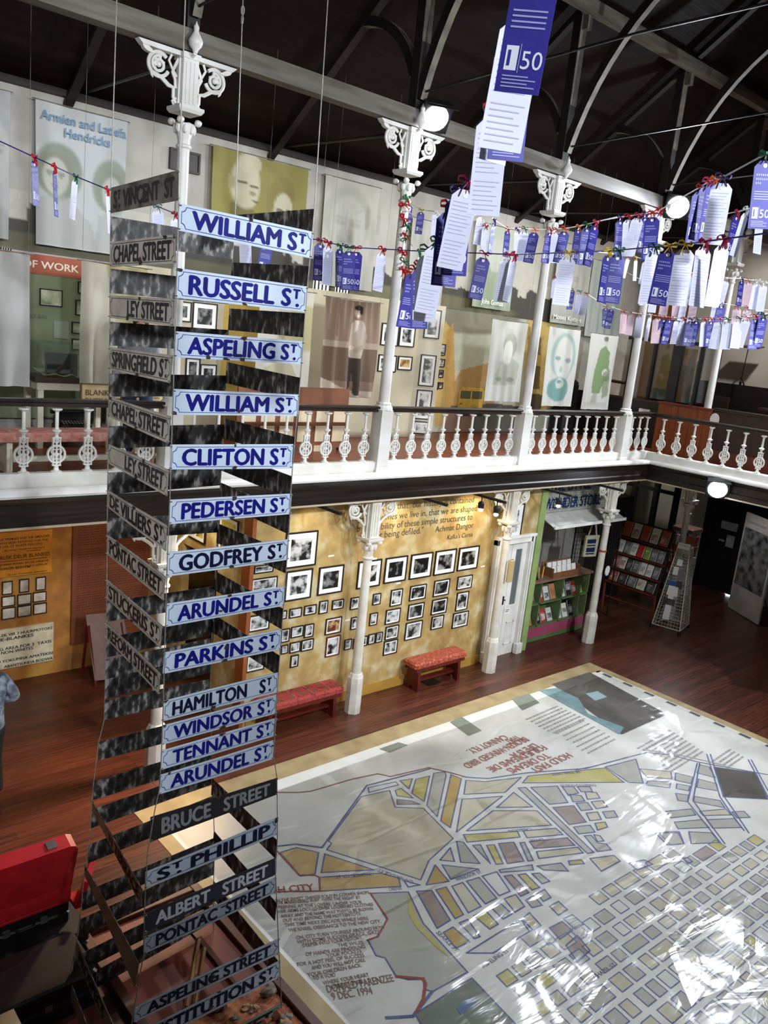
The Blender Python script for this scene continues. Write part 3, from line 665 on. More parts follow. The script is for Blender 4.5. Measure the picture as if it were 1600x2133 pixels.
# green display panel
t = thing('display_panel', 'green display panel with an orange heading strip behind the gallery rail', 'display panel', (4.2, 11.6, 4.0))
grn = mat('panel_green', '#6f7a5e', '#7f8a6a', 2, .7); b = MB().bx((3.2, 11.58, 3.9), (5.2, 11.62, 5.82), grn); b.build('panel', t)
b = MB().bx((3.2, 11.57, 5.82), (5.2, 11.62, 6.07), mat('panel_orange', '#a8583a', '#98492e', 3, .6)); b.build('heading_strip', t)
b = MB(); f = Fr((0, 11.57, 0), (1, 0, 0), (0, 0, 1)); p = at(164, 570, 'Y', 11.57)
b.text('PLACE OF WORK', f, p.x, p.z+.01, .095, mat('panel_lettering', '#e6d8c8'), align='r', bold=.02, width=1.25); b.build('lettering', t); b = MB()
p = at(142, 668, 'Y', 11.57); b.text('TABLE BAY', f, p.x-.62, p.z, .05, mat('faint_lettering', '#5b6650'), bold=0); b.build('lettering', t)
b = MB(); p = at(112, 668, 'Y', 11.575); q = at(142, 706, 'Y', 11.575); b.rect(f, p.x, q.z, q.x, p.z, mat('caption_sheet', '#8e988a')); b.build('caption_sheet', t)
Gf = 'small pictures on the green panel'
for a, c, s in (((83, 600), (130, 640), 'largest, a wide landscape picture'), ((163, 586), (176, 612), 'upper right edge, half behind the cream banner'), ((158, 624), (178, 658), 'right edge, third from the top'), ((150, 670), (172, 696), 'right side, second from the bottom'), ((150, 705), (174, 730), 'lowest one above the glass case')):
    framepx('small dark framed picture on the green panel, ' + s, a, c, 11.58, Gf, matw=.02, fw=.014, pm=photo_mat('green_view_print', '#6b7a52', '#c9ccb2', 6, .35, .65))
# glass show case
Gc = glass_mat('show_glass', (.86, .92, .9), .1)
t = thing('show_case', 'glass topped show case on cream legs in front of the green panel', 'show case', (4.1, 10.8, ZG))
b = MB().bx((3.62, 10.55, 4.5), (4.75, 11.2, 4.56), mat('case_wood', '#3a2a20')); b.bx((3.66, 10.6, 4.4), (4.7, 11.15, 4.5), cream); b.build('case_base', t)
for x in (3.68, 4.62):
    for y in (10.62, 11.08): MB().bx((x, y, ZG), (x+.07, y+.07, 4.42), cream).build('leg', t)
b = MB(); b.slab([(3.64, 10.57, 4.56), (4.73, 10.57, 4.56), (4.73, 10.57, 4.98), (3.64, 10.57, 4.98)], .008, Gc); b.slab([(3.64, 11.19, 4.56), (3.64, 10.57, 4.56), (3.64, 10.57, 4.98), (3.64, 11.19, 4.98)], .008, Gc); b.slab([(3.64, 10.57, 4.98), (4.73, 10.57, 4.98), (4.73, 11.19, 4.98), (3.64, 11.19, 4.98)], .008, Gc); b.build('glass_cover', t)
MB().bx((3.7, 10.6, ZG+.14), (4.7, 11.12, ZG+.2), cream).build('shelf', t)
o = sheet('folded_cloth', (3.75, 11.05, 4.64), (4.62, 11.05, 4.64), (4.62, 10.64, 4.58), (3.75, 10.64, 4.58), '#c9c2b0', [], 20, 10, .015, 4, 2); tag(o, 'crumpled white cloth lying inside the glass show case', 'cloth')
b = MB().bx((3.8, 10.7, 4.58), (4.2, 10.74, 4.86), mat('dark_card', '#2a2420')); tag(b.build('dark_book', org=(4, 10.7, 4.58)), 'dark open book standing inside the glass show case', 'book')
# old typewriter under the case
t = thing('typewriter', 'old black typewriter on the shelf under the glass show case', 'typewriter', (4.2, 10.8, ZG+.2))
b = MB().cbox((3.98, 10.68, ZG+.2), (4.42, 11.0, ZG+.3), .03, black); b.cbox((4.0, 10.82, ZG+.3), (4.4, 11.0, ZG+.42), .04, black); b.build('body', t)
b = MB().tube([(3.94, 10.9, ZG+.44), (4.46, 10.9, ZG+.44)], .03, black, 10); b.build('platen', t)
b = MB(); [b.lathe([(.012, 0), (.012, .012)], steel, (4.04+i*.04, 10.7+j*.03, ZG+.305+j*.012), 8) for i in range(9) for j in range(3)]; b.build('keys', t)
# old notice boards leaning by the case
Gn = 'old wooden notice boards'
yellowed = mat('notice_cream', '#cbb98a', '#b7a272', 6, .6)
for x0, x1, lines, s in ((3.98, 4.42, ('BLANKE', 'RUSKAMER'), 'leftmost, reading BLANKE'), (4.5, 4.8, ('AMBAG', 'EN'), 'the middle one, reading EN'), (4.88, 5.2, ('LET', 'IAN', 'LET'), 'rightmost, at the edge of the sign tower')):
    t = thing('notice_board', 'cream wooden notice board on the gallery, ' + s, 'sign', (x0, 10.0, 4.3), Gn); fr = wall(10.0)
    b = MB().prism(fr, [(x0, 4.31), (x1, 4.31), (x1, 4.56), (x0, 4.56)], -.02, .0, yellowed)
    b.build('board', t)
    b = MB()
    for a in ((x0, 4.30, x1, 4.315), (x0, 4.55, x1, 4.565), (x0-.01, 4.3, x0+.008, 4.565)): b.prism(fr, [(a[0], a[1]), (a[2], a[1]), (a[2], a[3]), (a[0], a[3])], -.02, .01, mat('notice_frame', '#6b5230'))
    b.build('frame', t)
    n = len(lines)
    for i, s_ in enumerate(lines): b = MB(); b.text(s_, fr, x0+.05, 4.52-(i+1)*.2/n+.0, .2/n-.03, mat('notice_ink', '#5b4424'), bold=.02, c=.004); b.build('lettering', t)
    for k in (0, 1): MB().bx((x0+.06+k*(x1-x0-.16), 10.0, ZG), (x0+.1+k*(x1-x0-.16), 10.04, 4.32), cream).build('leg', t)
# upholstered bench on the gallery
redfab = mat('red_upholstery', '#9b2a2a', '#7c1f22', 18, .85, c3='#a8453c')
redfab2 = mat('rust_patterned_upholstery', '#9a3b30', '#b9703a', 26, .85, c3='#a04a38', lo=.45, hi=.6)
benchw = mat('bench_wood', '#6b1f16', '#4c140f', 4, .4)
t = thing('bench', 'long pale bench with a faded red seat on the gallery behind the balusters', 'bench', (3.6, 9.3, ZG))
MB().cbox((2.7, 9.1, 4.0), (4.9, 9.5, 4.1), .02, mat('faded_red_upholstery', '#a3564a', '#b58b78', 14, .85)).build('seat', t)
for x in (2.85, 4.7): MB().bx((x, 9.15, ZG), (x+.06, 9.45, 4.0), cream).build('leg', t)
MB().bx((2.9, 9.27, ZG+.1), (4.7, 9.33, ZG+.16), cream).build('stretcher', t)
# brown board with cream sheets behind the balusters
t = thing('notice_board', 'low brown board with rows of cream sheets behind the balusters', 'notice board', (7.3, 10.0, ZG))
MB().bx((6.2, 10.0, ZG+.05), (8.2, 10.03, 4.62), mat('board_brown', '#6e3d22', '#7d4a2a', 3, .6)).build('board', t)
k = 0
for i in range(6):
    for j in range(3):
        if j == 2 and i % 2: continue
        x = 6.27+i*.33; z = 4.32-j*.3; MB().bx((x, 9.99, z-.22), (x+.24, 10.0, z+.02), mat('cream_sheet', '#d8c8a8', '#cdb994', 3, .7)).build('sheet', t)
for x in (6.25, 8.1): MB().bx((x, 10.03, ZG), (x+.05, 10.08, 4.6), benchw).build('leg', t)
# cream display wall with framed photographs
cw = mat('display_wall_paint', '#b7ae94', '#c2b99e', 1.5, .8)
b = MB().bx((8.0, 11.2, ZG), (10.7, 11.3, 6.1), cw); b.add([(10.7, 11.2, ZG), (11.12, 11.0, ZG), (11.12, 11.0, 6.1), (10.7, 11.2, 6.1), (10.7, 11.3, ZG), (11.12, 11.1, ZG), (11.12, 11.1, 6.1), (10.7, 11.3, 6.1)], [(0, 1, 2, 3), (1, 5, 6, 2), (3, 2, 6, 7)], mat('display_wall_end', '#cfc8b2', '#d6d0bc', 1.5, .8)); struct(b.build('wall_display'))
b = MB().bx((5.2, 11.3, ZG), (8.0, 11.4, 6.1), mat('yellow_display_paint', '#b99a45', '#c9ac58', 2, .8)); struct(b.build('wall_display_yellow'))
b = MB().bx((4.9, 11.2, ZG), (6.6, 11.29, 6.1), cw); struct(b.build('wall_display_cream'))
Gd = 'framed photographs on the cream display wall'
for a, c, s in (((797, 672), (828, 722), 'upper left, half behind the second column'), ((835, 675), (862, 724), 'upper right'), ((790, 738), (824, 776), 'lower left, half behind the column'), ((831, 741), (857, 772), 'lower right, with a brownish picture'), ((806, 790), (814, 808), 'smallest, just right of the column')):
    framepx('black framed photograph on the cream gallery wall, ' + s, a, c, 11.2, Gd, pm=photo_mat('sepia_print', '#8a5a20', '#d6b878', 8) if 'brownish' in s else None)
fe = Fr((10.7, 11.2, 0), (.42, -.2, 0), (0, 0, 1)); L_ = math.hypot(.42, .2)
for z0, z1, s in ((5.5, 6.02, 'topmost'), (4.62, 5.2, 'second from the top'), (4.0, 4.55, 'third from the top'), (3.72, 3.96, 'lowest, behind the balusters')):
    frame('narrow black framed photograph on the angled wall end, ' + s, .08, z0, L_-.08, z1, 0, Gd, wallf=fe, pm=photo_mat('pale_print', '#4a4c48', '#cfd0ca', 8))
for i, (a, c) in enumerate((((918, 716), (927, 741)), ((915, 747), (926, 765)), ((904, 770), (913, 787)), ((914, 770), (923, 787)), ((903, 796), (912, 812)), ((914, 796), (922, 810)))):
    framepx('tiny framed picture on the yellow house of the street mural, ' + ['topmost', 'second from the top', 'third row left', 'third row right', 'lowest row left', 'lowest row right'][i], a, c, 11.66, 'tiny pictures on the mural', matw=.05, fw=.02)
for a, c, s in (((358, 625), (398, 672), 'left, half hidden behind the column'), ((403, 628), (451, 690), 'showing a dark seat on thin legs'), ((388, 745), (416, 790), 'lower left, seen between the signs'), ((418, 758), (450, 800), 'lower right, seen between the signs')):
    framepx('black framed picture seen through the sign tower, ' + s, a, c, 11.2, 'pictures seen through the sign tower', pm=photodk)
MB().bx((6.75, 11.27, 4.9), (7.35, 11.3, 5.15), black).build('dark_niche')
tag(bpy.data.objects['dark_niche'], 'small black panel on the yellow gallery wall seen through the tower', 'panel')
# ventilation opening
t = thing('wall_vent', 'small dark square vent high on the wall behind the first column', 'vent', (5.9, YB, 7.6))
p = at(356, 312, 'Y', YB); q = at(409, 360, 'Y', YB)
b = MB().bx((p.x, YB-.04, q.z), (q.x, YB, p.z), black); b.build('recess', t)
b = MB()
for a in ((p.x-.03, q.z-.03, q.x+.03, q.z), (p.x-.03, p.z, q.x+.03, p.z+.03), (p.x-.03, q.z, p.x, p.z), (q.x, q.z, q.x+.03, p.z)): b.bx((a[0], YB-.06, a[1]), (a[2], YB, a[3]), mat('vent_frame', '#3a352e'))
b.build('frame', t)
# windows high on the wall behind the banners
for n, (a, c) in enumerate((((655, 572), (682, 618)), ((700, 590), (722, 622)), ((0, 515), (20, 540)))):
    p = at(*a, 'Y', 11.67); q = at(*c, 'Y', 11.67); nm_ = 'window_%d' % (n+1)
    o = struct(MB().bx((p.x, 11.64, q.z), (q.x, 11.68, p.z), emit('daylight_pane', '#f2f6fa', 1.2)).build(nm_))
    b = MB(); [b.bx((p.x+(q.x-p.x)*k/4-.01, 11.62, q.z), (p.x+(q.x-p.x)*k/4+.01, 11.645, p.z), iron) for k in range(5)]; b.build('window_bars', o)
# ---------------------------------------------------------------- tower of street signs hung on four wires
enam = mat('blue_white_enamel', '#bcc8d6', '#aebccd', 3, .4, spec=.3)
enamg = mat('grey_white_enamel', '#b5afa6', '#9a938b', 5, .4, c3='#aaa49b')
enamt = mat('tan_enamel', '#8a6f55', '#6f5842', 6, .5)
enamd = mat('navy_enamel', '#191b3a', '#10112a', 6, .3)
enamk = mat('black_enamel', '#141417', '#1f1f22', 6, .3)
back = mat('rusty_sign_back', '#131212', '#8f8a86', 20, .5, stretch=(1, 1, .5), lo=.42, hi=.66, c3='#3d3a38')
backb = mat('bluish_sign_back', '#1c1f25', '#9fb0c4', 16, .45, stretch=(1, 1, .5), lo=.42, hi=.62, c3='#59636f')
rust = mat('rust_patch', '#1f1814', '#3a2a22', 14, .8)
inkb = mat('blue_enamel_lettering', '#101078', '#0d0d5c', 8, .45, spec=.2)
inkn = mat('navy_enamel_lettering', '#0c0f30', rough=.45, spec=.2)
inkw = mat('white_enamel_lettering', '#dfe3ea', '#c6ccd4', 8, .4)
inkg = mat('grey_enamel_lettering', '#8b8d90', '#717376', 8, .4)
inkk = mat('black_enamel_lettering', '#17151a', rough=.4)
YF, YR_, XL_, XR_ = 4.93, 5.94, 2.566, 3.58
def yo(base, y): return base - max(0, y-1550)/583*.5   # the lower half of the tower swings out toward the hall
def wirepts(px, axis, val): return sorted([at(a, c, axis, yo(val, c)) for a, c in px], key=lambda p: -p.z)
LW = wirepts([(243, 0), (231, 391), (228, 720), (224, 1020), (222, 1300), (218, 1470), (217, 1500), (205, 1548), (194, 1640), (191, 1675), (188, 1740), (178, 1790), (170, 1880), (160, 1960), (145, 2035), (133, 2133)], 'Y', YR_)
FWR = wirepts([(386, 0), (373, 354), (371, 480), (363, 744), (354, 1040), (349, 1150), (343, 1359), (339, 1502), (333, 1640), (322, 1690), (307, 1780), (301, 1890), (299, 1987), (280, 2100), (274, 2133)], 'Y', YF)
RW = wirepts([(683, 0), (655, 435), (640, 600), (623, 822), (609, 975), (601, 1123), (587, 1310), (577, 1445), (570, 1575), (577, 1620), (578, 1740), (574, 1823), (580, 1960), (584, 2036), (588, 2133)], 'Y', YF)
BW = wirepts([(505, 30), (490, 440), (479, 633), (465, 915), (454, 1089), (443, 1293), (437, 1440), (443, 1629), (447, 1757), (445, 1842), (445, 1955), (440, 2060)], 'Y', YR_)
def wz(Wp, z):
    for a, c in zip(Wp, Wp[1:]):
        if a.z >= z >= c.z:
            t = (a.z-z)/(a.z-c.z); return a*(1-t)+c*t
    p = Wp[0] if z > Wp[0].z else Wp[-1]; return V((p.x, p.y, z))
for k, Wp, s in (('L', LW, 'left corner of the tower'), ('F', FWR, 'front corner of the tower'), ('R', RW, 'right corner of the tower'), ('B', BW, 'far corner of the tower, bright hook above')):
    top = Wp[0].copy(); top.z = 12.0
    d = (Wp[0]-Wp[1]); top = Wp[0] + d*((8.15+(YB-Wp[0].y)*.74-Wp[0].z)/d.z)*.99
    t = thing('hanging_wire', 'thin steel wire holding the street signs, ' + s, 'wire', top, 'wires of the sign tower')
    bot = Wp[-1].copy(); bot.z = min(bot.z, .15)
    MB().tube([top]+Wp+[bot], .004, steel, 5).build('wire', t)
    b = MB(); p = wz(Wp, 7.75)
    b.tube([p+V((.012*math.cos(i*PI/5), 0, .03+.03*math.sin(i*PI/5))) for i in range(10)], .006, steel, 5, True); b.lathe([(.008, -.06), (.012, -.02), (.006, .0)], steel, p, 8)
    b.build('hook', t, smooth=True)
def qz(pl, pr, h=.17):
    return [pl, pr, pr-V((0, 0, h)), pl-V((0, 0, h))]
def sign(label, quad, text, plate, ink, st=False, border=True, chips=2, seed=0, group=None, span=(.1, .9), hh=.64, ylo=.175, start=None, revfr=False):
    """quad TL, TR, BR, BL seen from its printed side"""
    tl, tr, br, bl = [V(p) for p in quad]
    fr = Fr(bl, br-bl, tl-bl); W_ = (br-bl).length; H_ = (tl-bl).length
    sk = (tl-bl)-fr.u*((tl-bl).dot(fr.u))
    t = thing('street_sign', label, 'sign', (tl+br)/2, group)
    rr = random.Random(seed)
    def P(a, c_, d=0.0):
        q = bl*(1-a)*(1-c_) + br*a*(1-c_) + tr*a*c_ + tl*(1-a)*c_
        return q + fr.n*d
    # slightly bowed plate of several strips
    b = MB(); N = 8; bow = rr.uniform(-.006, .01)
    bv = lambda a: bow*math.sin(PI*a)
    vs = []
    for i in range(N+1):
        a = i/N
        for c_ in (0, 1):
            vs += [P(a, c_, bv(a)), P(a, c_, bv(a)-.004)]
    b.add(vs, [(i*4, i*4+4, i*4+6, i*4+2) for i in range(N)], plate)
    b.add(vs, [(i*4+1, i*4+3, i*4+7, i*4+5) for i in range(N)] + [(i*4+2, i*4+6, i*4+7, i*4+3) for i in range(N)] + [(i*4, i*4+1, i*4+5, i*4+4) for i in range(N)] + [(0, 2, 3, 1), (N*4, N*4+1, N*4+3, N*4+2)], back)
    b.build('plate', t)
    if border:
        b = MB(); e = .016; k = .03; m = .0022
        pts = []
        w_, h_ = W_, H_
        for cx, cy, sx, sy in ((e, e, 1, 1), (w_-e, e, -1, 1), (w_-e, h_-e, -1, -1), (e, h_-e, 1, -1)):
            arc_ = [(cx+sx*k*math.cos(a), cy+sy*k*math.sin(a)) for a in (0, PI/8, PI/4, 3*PI/8, PI/2)]
            if (sx, sy) in ((1, 1), (-1, -1)): arc_ = arc_[::-1]
            pts += arc_
        n = len(pts); lw = .0035
        cx, cy = w_/2, h_/2
        def off(p, d):
            return (p[0] + (d if p[0] < cx else -d), p[1] + (d if p[1] < cy else -d))
        Q = lambda p, d=m: P(p[0]/w_, p[1]/h_, bv(p[0]/w_)+d)
        pts2 = []
        for i in range(n):
            a = pts[i]; c2 = pts[(i+1) % n]; nseg = 6 if abs(c2[0]-a[0]) > w_*.5 else 1
            for j in range(nseg): pts2.append((a[0]+(c2[0]-a[0])*j/nseg, a[1]+(c2[1]-a[1])*j/nseg))
        n = len(pts2)
        vs = [Q(p) for p in pts2] + [Q(off(p, lw)) for p in pts2]
        b.add(vs, [(i, (i+1) % n, n+(i+1) % n, n+i) for i in range(n)], ink); b.build('border_line', t)
    if text:
        vs, fs, x0, x1 = text2d(text, .045)
        items = [(vs, fs, x0, 1, 0, 0)]; tot = x1-x0
        if st:
            v2, f2, a0, a1 = text2d('S', .045); v3, f3, c0, c1 = text2d('T', .06); v4, f4, d0, d1 = text2d('.', .03)
            g = st if isinstance(st, float) else .3
            if start:  # ST first (ST PHILLIP)
                items = [(v2, f2, a0, 1, 0, 0), (v3, f3, c0, .55, a1-a0+.05, .33), (v4, f4, d0, 1, a1-a0+.22, 0)]
                o2 = a1-a0+.05+(c1-c0)*.55+g; items.append((vs, fs, x0, 1, o2, 0)); tot = o2+(x1-x0)
            else:
                items += [(v2, f2, a0, 1, tot+g, 0), (v3, f3, c0, .55, tot+g+a1-a0+.05, .33), (v4, f4, d0, 1, tot+g+a1-a0+.22, 0)]
                tot = tot+g+a1-a0+.05+(c1-c0)*.55
        sx = (span[1]-span[0])/tot; sy = hh/.69
        for vs_, fs_, xx, sc, ox, oy in items:
            b = MB(); b.add([P(span[0]+((vx-xx)*sc+ox)*sx, ylo+(vy*sc+oy)*sy, bv(min(1, max(0, span[0]+((vx-xx)*sc+ox)*sx)))+.003+vz) for vx, vy, vz in vs_], fs_, ink); b.build('lettering', t)
    for i in range(chips):
        u0 = rr.choice((.5, .5, rr.uniform(.02, .98), rr.choice((.015, .985)))); c0 = rr.choice((.04, .96, .96, rr.uniform(.1, .9)))
        rx, ry = rr.uniform(.012, .04), rr.uniform(.06, .2)
        pts = []
        for a in range(9):
            q = rr.uniform(.5, 1.1); pts.append((min(1, max(0, u0+rx*q*math.cos(a*2*PI/9))), min(1, max(0, c0+ry*q*math.sin(a*2*PI/9)))))
        MB().poly([P(a, c_, bv(a)+.004) for a, c_ in pts], rust).build('rust_patch', t)
    b = MB()
    for a, c_ in ((.004, .93), (.996, .93), (.004, .07), (.996, .07)):
        b.tube([P(a, c_, .002)+fr.u*(.009*math.cos(j*PI/4))+fr.n*(.009*math.sin(j*PI/4)) for j in range(8)], .003, steel, 4, True)
    b.build('wire_loops', t); t.children[-1]['kind'] = 'stuff'
    return t
GF = 'street signs on the right-hand face of the tower'; GL = 'street signs on the left-hand face of the tower'
def Q4(a, c, d, e): return [at(*q, 'Y', yo(YF, q[1])) for q in (a, c, d, e)]
FR = [('WILLIAM', (374, 423), (653, 483), (648, 538), (371, 480), enam, inkb, 1), ('RUSSELL', (368, 558), (641, 597), (636, 650), (365, 620), enam, inkb, 1), ('ASPELING', (367, 690), (633, 711), (629, 759), (363, 744), enam, inkb, 1),
      ('WILLIAM', (362, 810), (624, 822), (621, 867), (359, 864), enam, inkb, 1), ('CLIFTON', (355, 926), (611, 925), (607, 976), (354, 978), enam, inkb, 1), ('PEDERSEN', (355, 1041), (608, 1028), (605, 1071), (352, 1092), enam, inkb, 1),
      ('GODFREY', (349, 1150), (602, 1123), (600, 1166), (347, 1201), enam, inkn, 1), ('ARUNDEL', (348, 1257), (594, 1221), (591, 1262), (345, 1306), enam, inkb, 1), ('PARKINS', (342, 1359), (587, 1310), (584, 1353), (339, 1404), enam, inkb, 1),
      ('HAMILTON', (340, 1460), (581, 1400), (579, 1442), (338, 1503), enam, inkn, .8), ('WINDSOR', (339, 1511), (578, 1446), (575, 1486), (337, 1552), enam, inkb, 1), ('TENNANT', (337, 1563), (576, 1495), (573, 1533), (335, 1604), enam, inkb, 1),
      ('ARUNDEL', (333, 1614), (571, 1541), (568, 1581), (331, 1655), enam, inkb, 1), ('BRUCE   STREET', (314, 1702), (578, 1620), (577, 1655), (313, 1754), enamk, inkg, 0), ('PHILLIP', (303, 1816), (579, 1702), (577, 1739), (302, 1851), enam, inkn, 2),
      ('ALBERT   STREET', (301, 1904), (574, 1787), (573, 1823), (300, 1943), enamd, inkw, 0), ('PONTAC  STREET', (301, 1952), (575, 1827), (573, 1860), (300, 1987), enam, inkn, 0),
      ('ASPELING STREET', (281, 2097), (582, 1954), (580, 1988), (279, 2130), enam, inkn, 0), ('INSTITUTION', (270, 2158), (584, 2000), (582, 2036), (267, 2195), enam, inkn, 1), ('STREET', (262, 2262), (588, 2088), (586, 2122), (259, 2297), mat('greenish_enamel', '#8f9a90', '#7c8780', 4, .4), inkk, 0)]
nums = ['topmost', 'second from the top', 'third from the top', 'fourth from the top', 'fifth from the top', 'sixth from the top', 'seventh from the top', 'eighth from the top', 'ninth from the top', 'tenth from the top', 'eleventh from the top', 'twelfth from the top', 'thirteenth from the top', 'below the pale signs', 'with ST leading', 'white on navy', 'directly under ALBERT STREET', 'third from the bottom', 'second from the bottom', 'lowest, cut by the photo edge']
for i, (tx, a, c, d, e, pl, ink, st) in enumerate(FR):
    nm_ = {'PHILLIP': 'ST PHILLIP'}.get(tx, ' '.join(tx.split()))
    if st == 1 or st == .8: nm_ += ' ST'
    kind = {enam: 'pale blue enamel', enamk: 'black enamel', enamd: 'navy enamel'}.get(pl, 'greenish enamel')
    kw = {}
    if st == 2: kw = dict(start=True)
    if tx == 'STREET': kw = dict(span=(.5, .93))
    sign(kind + ' street sign reading ' + nm_ + ', ' + nums[i] + ' on the tower', Q4(a, c, d, e), tx, pl, ink, st=(.9 if st == .8 else .3) if st else False, border=pl not in (enamk, enamd), chips=5 if i == 2 else 2, seed=40+i, group=GF, span=kw.pop('span', (.075, .935) if st != 1 else (.085, .945)), **kw)
def QL(a, c, d, e): return [at(*a, 'Y', yo(YR_, a[1])), at(*c, 'Y', yo(YF, c[1])), at(*d, 'Y', yo(YF, d[1])), at(*e, 'Y', yo(YR_, e[1]))]
LF = [('VINCENT  ST', (231, 391), (372, 354), (372, 417), (230, 444), mat('worn_grey_plate', '#6f6a64', '#3f3b38', 9, .6), mat('worn_lettering', '#2b2726', '#1a1817', 12, .6), 2, 'dark worn'), ('CHAPEL STREET', (232, 504), (366, 488), (365, 549), (230, 556), enamg, inkk, 0, 'grey'), ('LEY STREET', (228, 615), (362, 622), (360, 680), (228, 662), enamg, inkk, 0, 'grey'),
      ('SPRINGFIELD', (228, 723), (359, 740), (354, 798), (228, 770), enamg, inkk, 1, 'grey'), ('CHAPEL STREET', (228, 826), (355, 867), (351, 924), (227, 868), enamg, inkk, 0, 'grey'), ('LEY STREET', (226, 925), (352, 979), (348, 1034), (225, 965), enamg, inkk, 0, 'grey'),
      ('DE VILLIERS', (224, 1020), (348, 1094), (345, 1148), (224, 1056), enamg, inkk, 1, 'grey'), ('PONTAC STREET', (223, 1113), (344, 1201), (341, 1252), (223, 1155), enamg, inkk, 0, 'grey'), ('STUCKERIS', (222, 1206), (338, 1304), (334, 1350), (222, 1247), enamg, inkk, 1, 'grey'),
      ('REFORM STREET', (220, 1296), (334, 1402), (331, 1447), (220, 1329), enamg, inkk, 0, 'grey'), ('N TERRACE', (192, 1669), (296, 1853), (294, 1889), (193, 1691), enamt, inkk, 0, 'brown'), ('', (177, 1803), (289, 2007), (281, 2058), (177, 1827), enamt, inkk, 0, 'brown blank'),
      ('PROSPECT', (159, 1959), (277, 2228), (275, 2270), (157, 1992), enamt, inkk, 0, 'brown'), ('', (144, 2036), (262, 2330), (260, 2370), (143, 2072), enamt, inkk, 0, 'brown')]
nums = ['topmost', 'second from the top', 'third from the top', 'fourth from the top', 'fifth from the top', 'sixth from the top', 'seventh from the top', 'eighth from the top', 'ninth from the top', 'tenth from the top', 'slanting beside the red suitcase', 'just below the TERRACE sign', 'at the lower left', 'lowest, at the photo edge']
for i, (tx, a, c, d, e, pl, ink, st, kd) in enumerate(LF):
    nm_ = ('reading ' + {0: tx, 1: tx+' ST', 2: 'ST '+tx}[st].replace('  ', ' ') if tx else 'seen edge on')
    if tx == 'LEY STREET': nm_ = 'ending in LEY STREET'
    if 'TERRACE' in tx: nm_ = 'ending in TERRACE'
    sign(kd + ' street sign ' + nm_ + ', ' + nums[i] + ' on the left face', QL(a, c, d, e), tx, pl, ink, st=.3 if st else False, start=st == 2, border=pl is enamg, chips=3 if i in (1, 2, 4, 5, 9) else 1, seed=80+i, group=GL, span={'LEY STREET': (.3, .94), 'N TERRACE': (.36, .95), 'PROSPECT': (.06, .55)}.get(tx, (.05, .95)), hh=.64, ylo=.175)
# signs of the two far faces, seen from their rusty backs
GB = 'rusty sign backs on the far left face of the tower'; GR = 'rusty sign backs on the far right face of the tower'
def plain(label, quad, m, group, seed):
    t = thing('street_sign', label, 'sign', (V(quad[0])+V(quad[2]))/2, group)
    b = MB(); b.slab(quad, .004, m, back); b.build('plate', t)
    b = MB(); n = (V(quad[1])-V(quad[0])).cross(V(quad[3])-V(quad[0])).normalized(); rr = random.Random(seed)
    for j in range(14):   # drips of old paint
        u_ = rr.uniform(.03, .97); q = V(quad[0])*(1-u_)+V(quad[1])*u_; q2 = V(quad[3])*(1-u_)+V(quad[2])*u_; w_ = rr.uniform(.002, .006); dx = (V(quad[1])-V(quad[0])).normalized(); l0 = rr.uniform(0, .5); l1 = min(1, l0+rr.uniform(.1, .5))
        p0 = q*(1-l0)+q2*l0-n*-.001; p1 = q*(1-l1)+q2*l1-n*-.001; b.poly([p0-dx*w_, p1-dx*w_*.4, p1+dx*w_*.4, p0+dx*w_], mat('drip_paint', '#5d5a58', '#7d7d80', 6, .6))
    b.build('paint_drips', t)
    t.children[-1]['kind'] = 'stuff'
ys = [448, 559, 669, 775, 885, 982, 1077, 1252, 1325, 1372, 1412, 1456, 1544, 1625, 1682, 1759, 1858, 1915, 1990, 2052]
rr = random.Random(5)
for i, y in enumerate(ys):
    z = None
    for k in range(400):   # height of the left wire at this row of the photograph
        zz = 7-k*.017; p = wz(LW, zz); d = p-EYE
        if 1066.5 - FPX*d.dot(UP)/d.dot(FW) >= y: z = zz; break
    if z is None: continue
    a = wz(LW, z); c = wz(BW, z+rr.uniform(-.03, .03))
    plain('rusty sign back on the far left face of the tower, ' + ORD[i] + ' from the top', qz(a, c), backb if i in (1, 3) or 4 <= i <= 14 else back, GB, i)
yb = [444, 543, 642, 751, 867, 935, 1002, 1089, 1186, 1275, 1620, 1728, 1835, 1905]
for i, y in enumerate(yb):
    z = None
    for k in range(400):
        zz = 7-k*.017; p = wz(BW, zz); d = p-EYE
        if 1066.5 - FPX*d.dot(UP)/d.dot(FW) >= y: z = zz; break
    if z is None: continue
    a = wz(BW, z); c = wz(RW, z+rr.uniform(-.02, .03))
    plain('dark sign back on the far right face of the tower, ' + ORD[i] + ' from the top', qz(a, c), back, GR, 100+i)
# low timber frame of rubble at the foot of the tower
t = thing('rubble_tray', 'low brown timber frame round rubble on the floor under the sign tower', 'display frame', (3.2, 5.2, 0))
tim = mat('case_timber', '#3d2014', '#5c3320', 5, .45, stretch=(1, .4, 2))
x0, x1, y0, y1 = 2.55, 3.76, 3.9, 6.25
for a in (((x0, y0, 0), (x0+.09, y1, .07)), ((x1-.09, y0, 0), (x1, y1, .07)), ((x0+.09, y1-.09, 0), (x1-.09, y1, .07)), ((x0+.09, y0, 0), (x1-.09, y0+.09, .07))): MB().bx(*a, tim).build('side_board', t, bevel=.008)
for x in (3.4,): MB().bx((x, y0+.09, .0), (x+.05, y1-.09, .04), tim).build('inner_rail', t)
MB().bx((x0+.09, 4.95, 0), (x1-.09, y1-.09, .02), mat('inner_boards', '#7a3520', '#652a18', 4, .5, stretch=(1, .3, 1))).build('inner_board', t)
b = MB(); vs = []; nx_, ny_ = 30, 46; rr = random.Random(9)
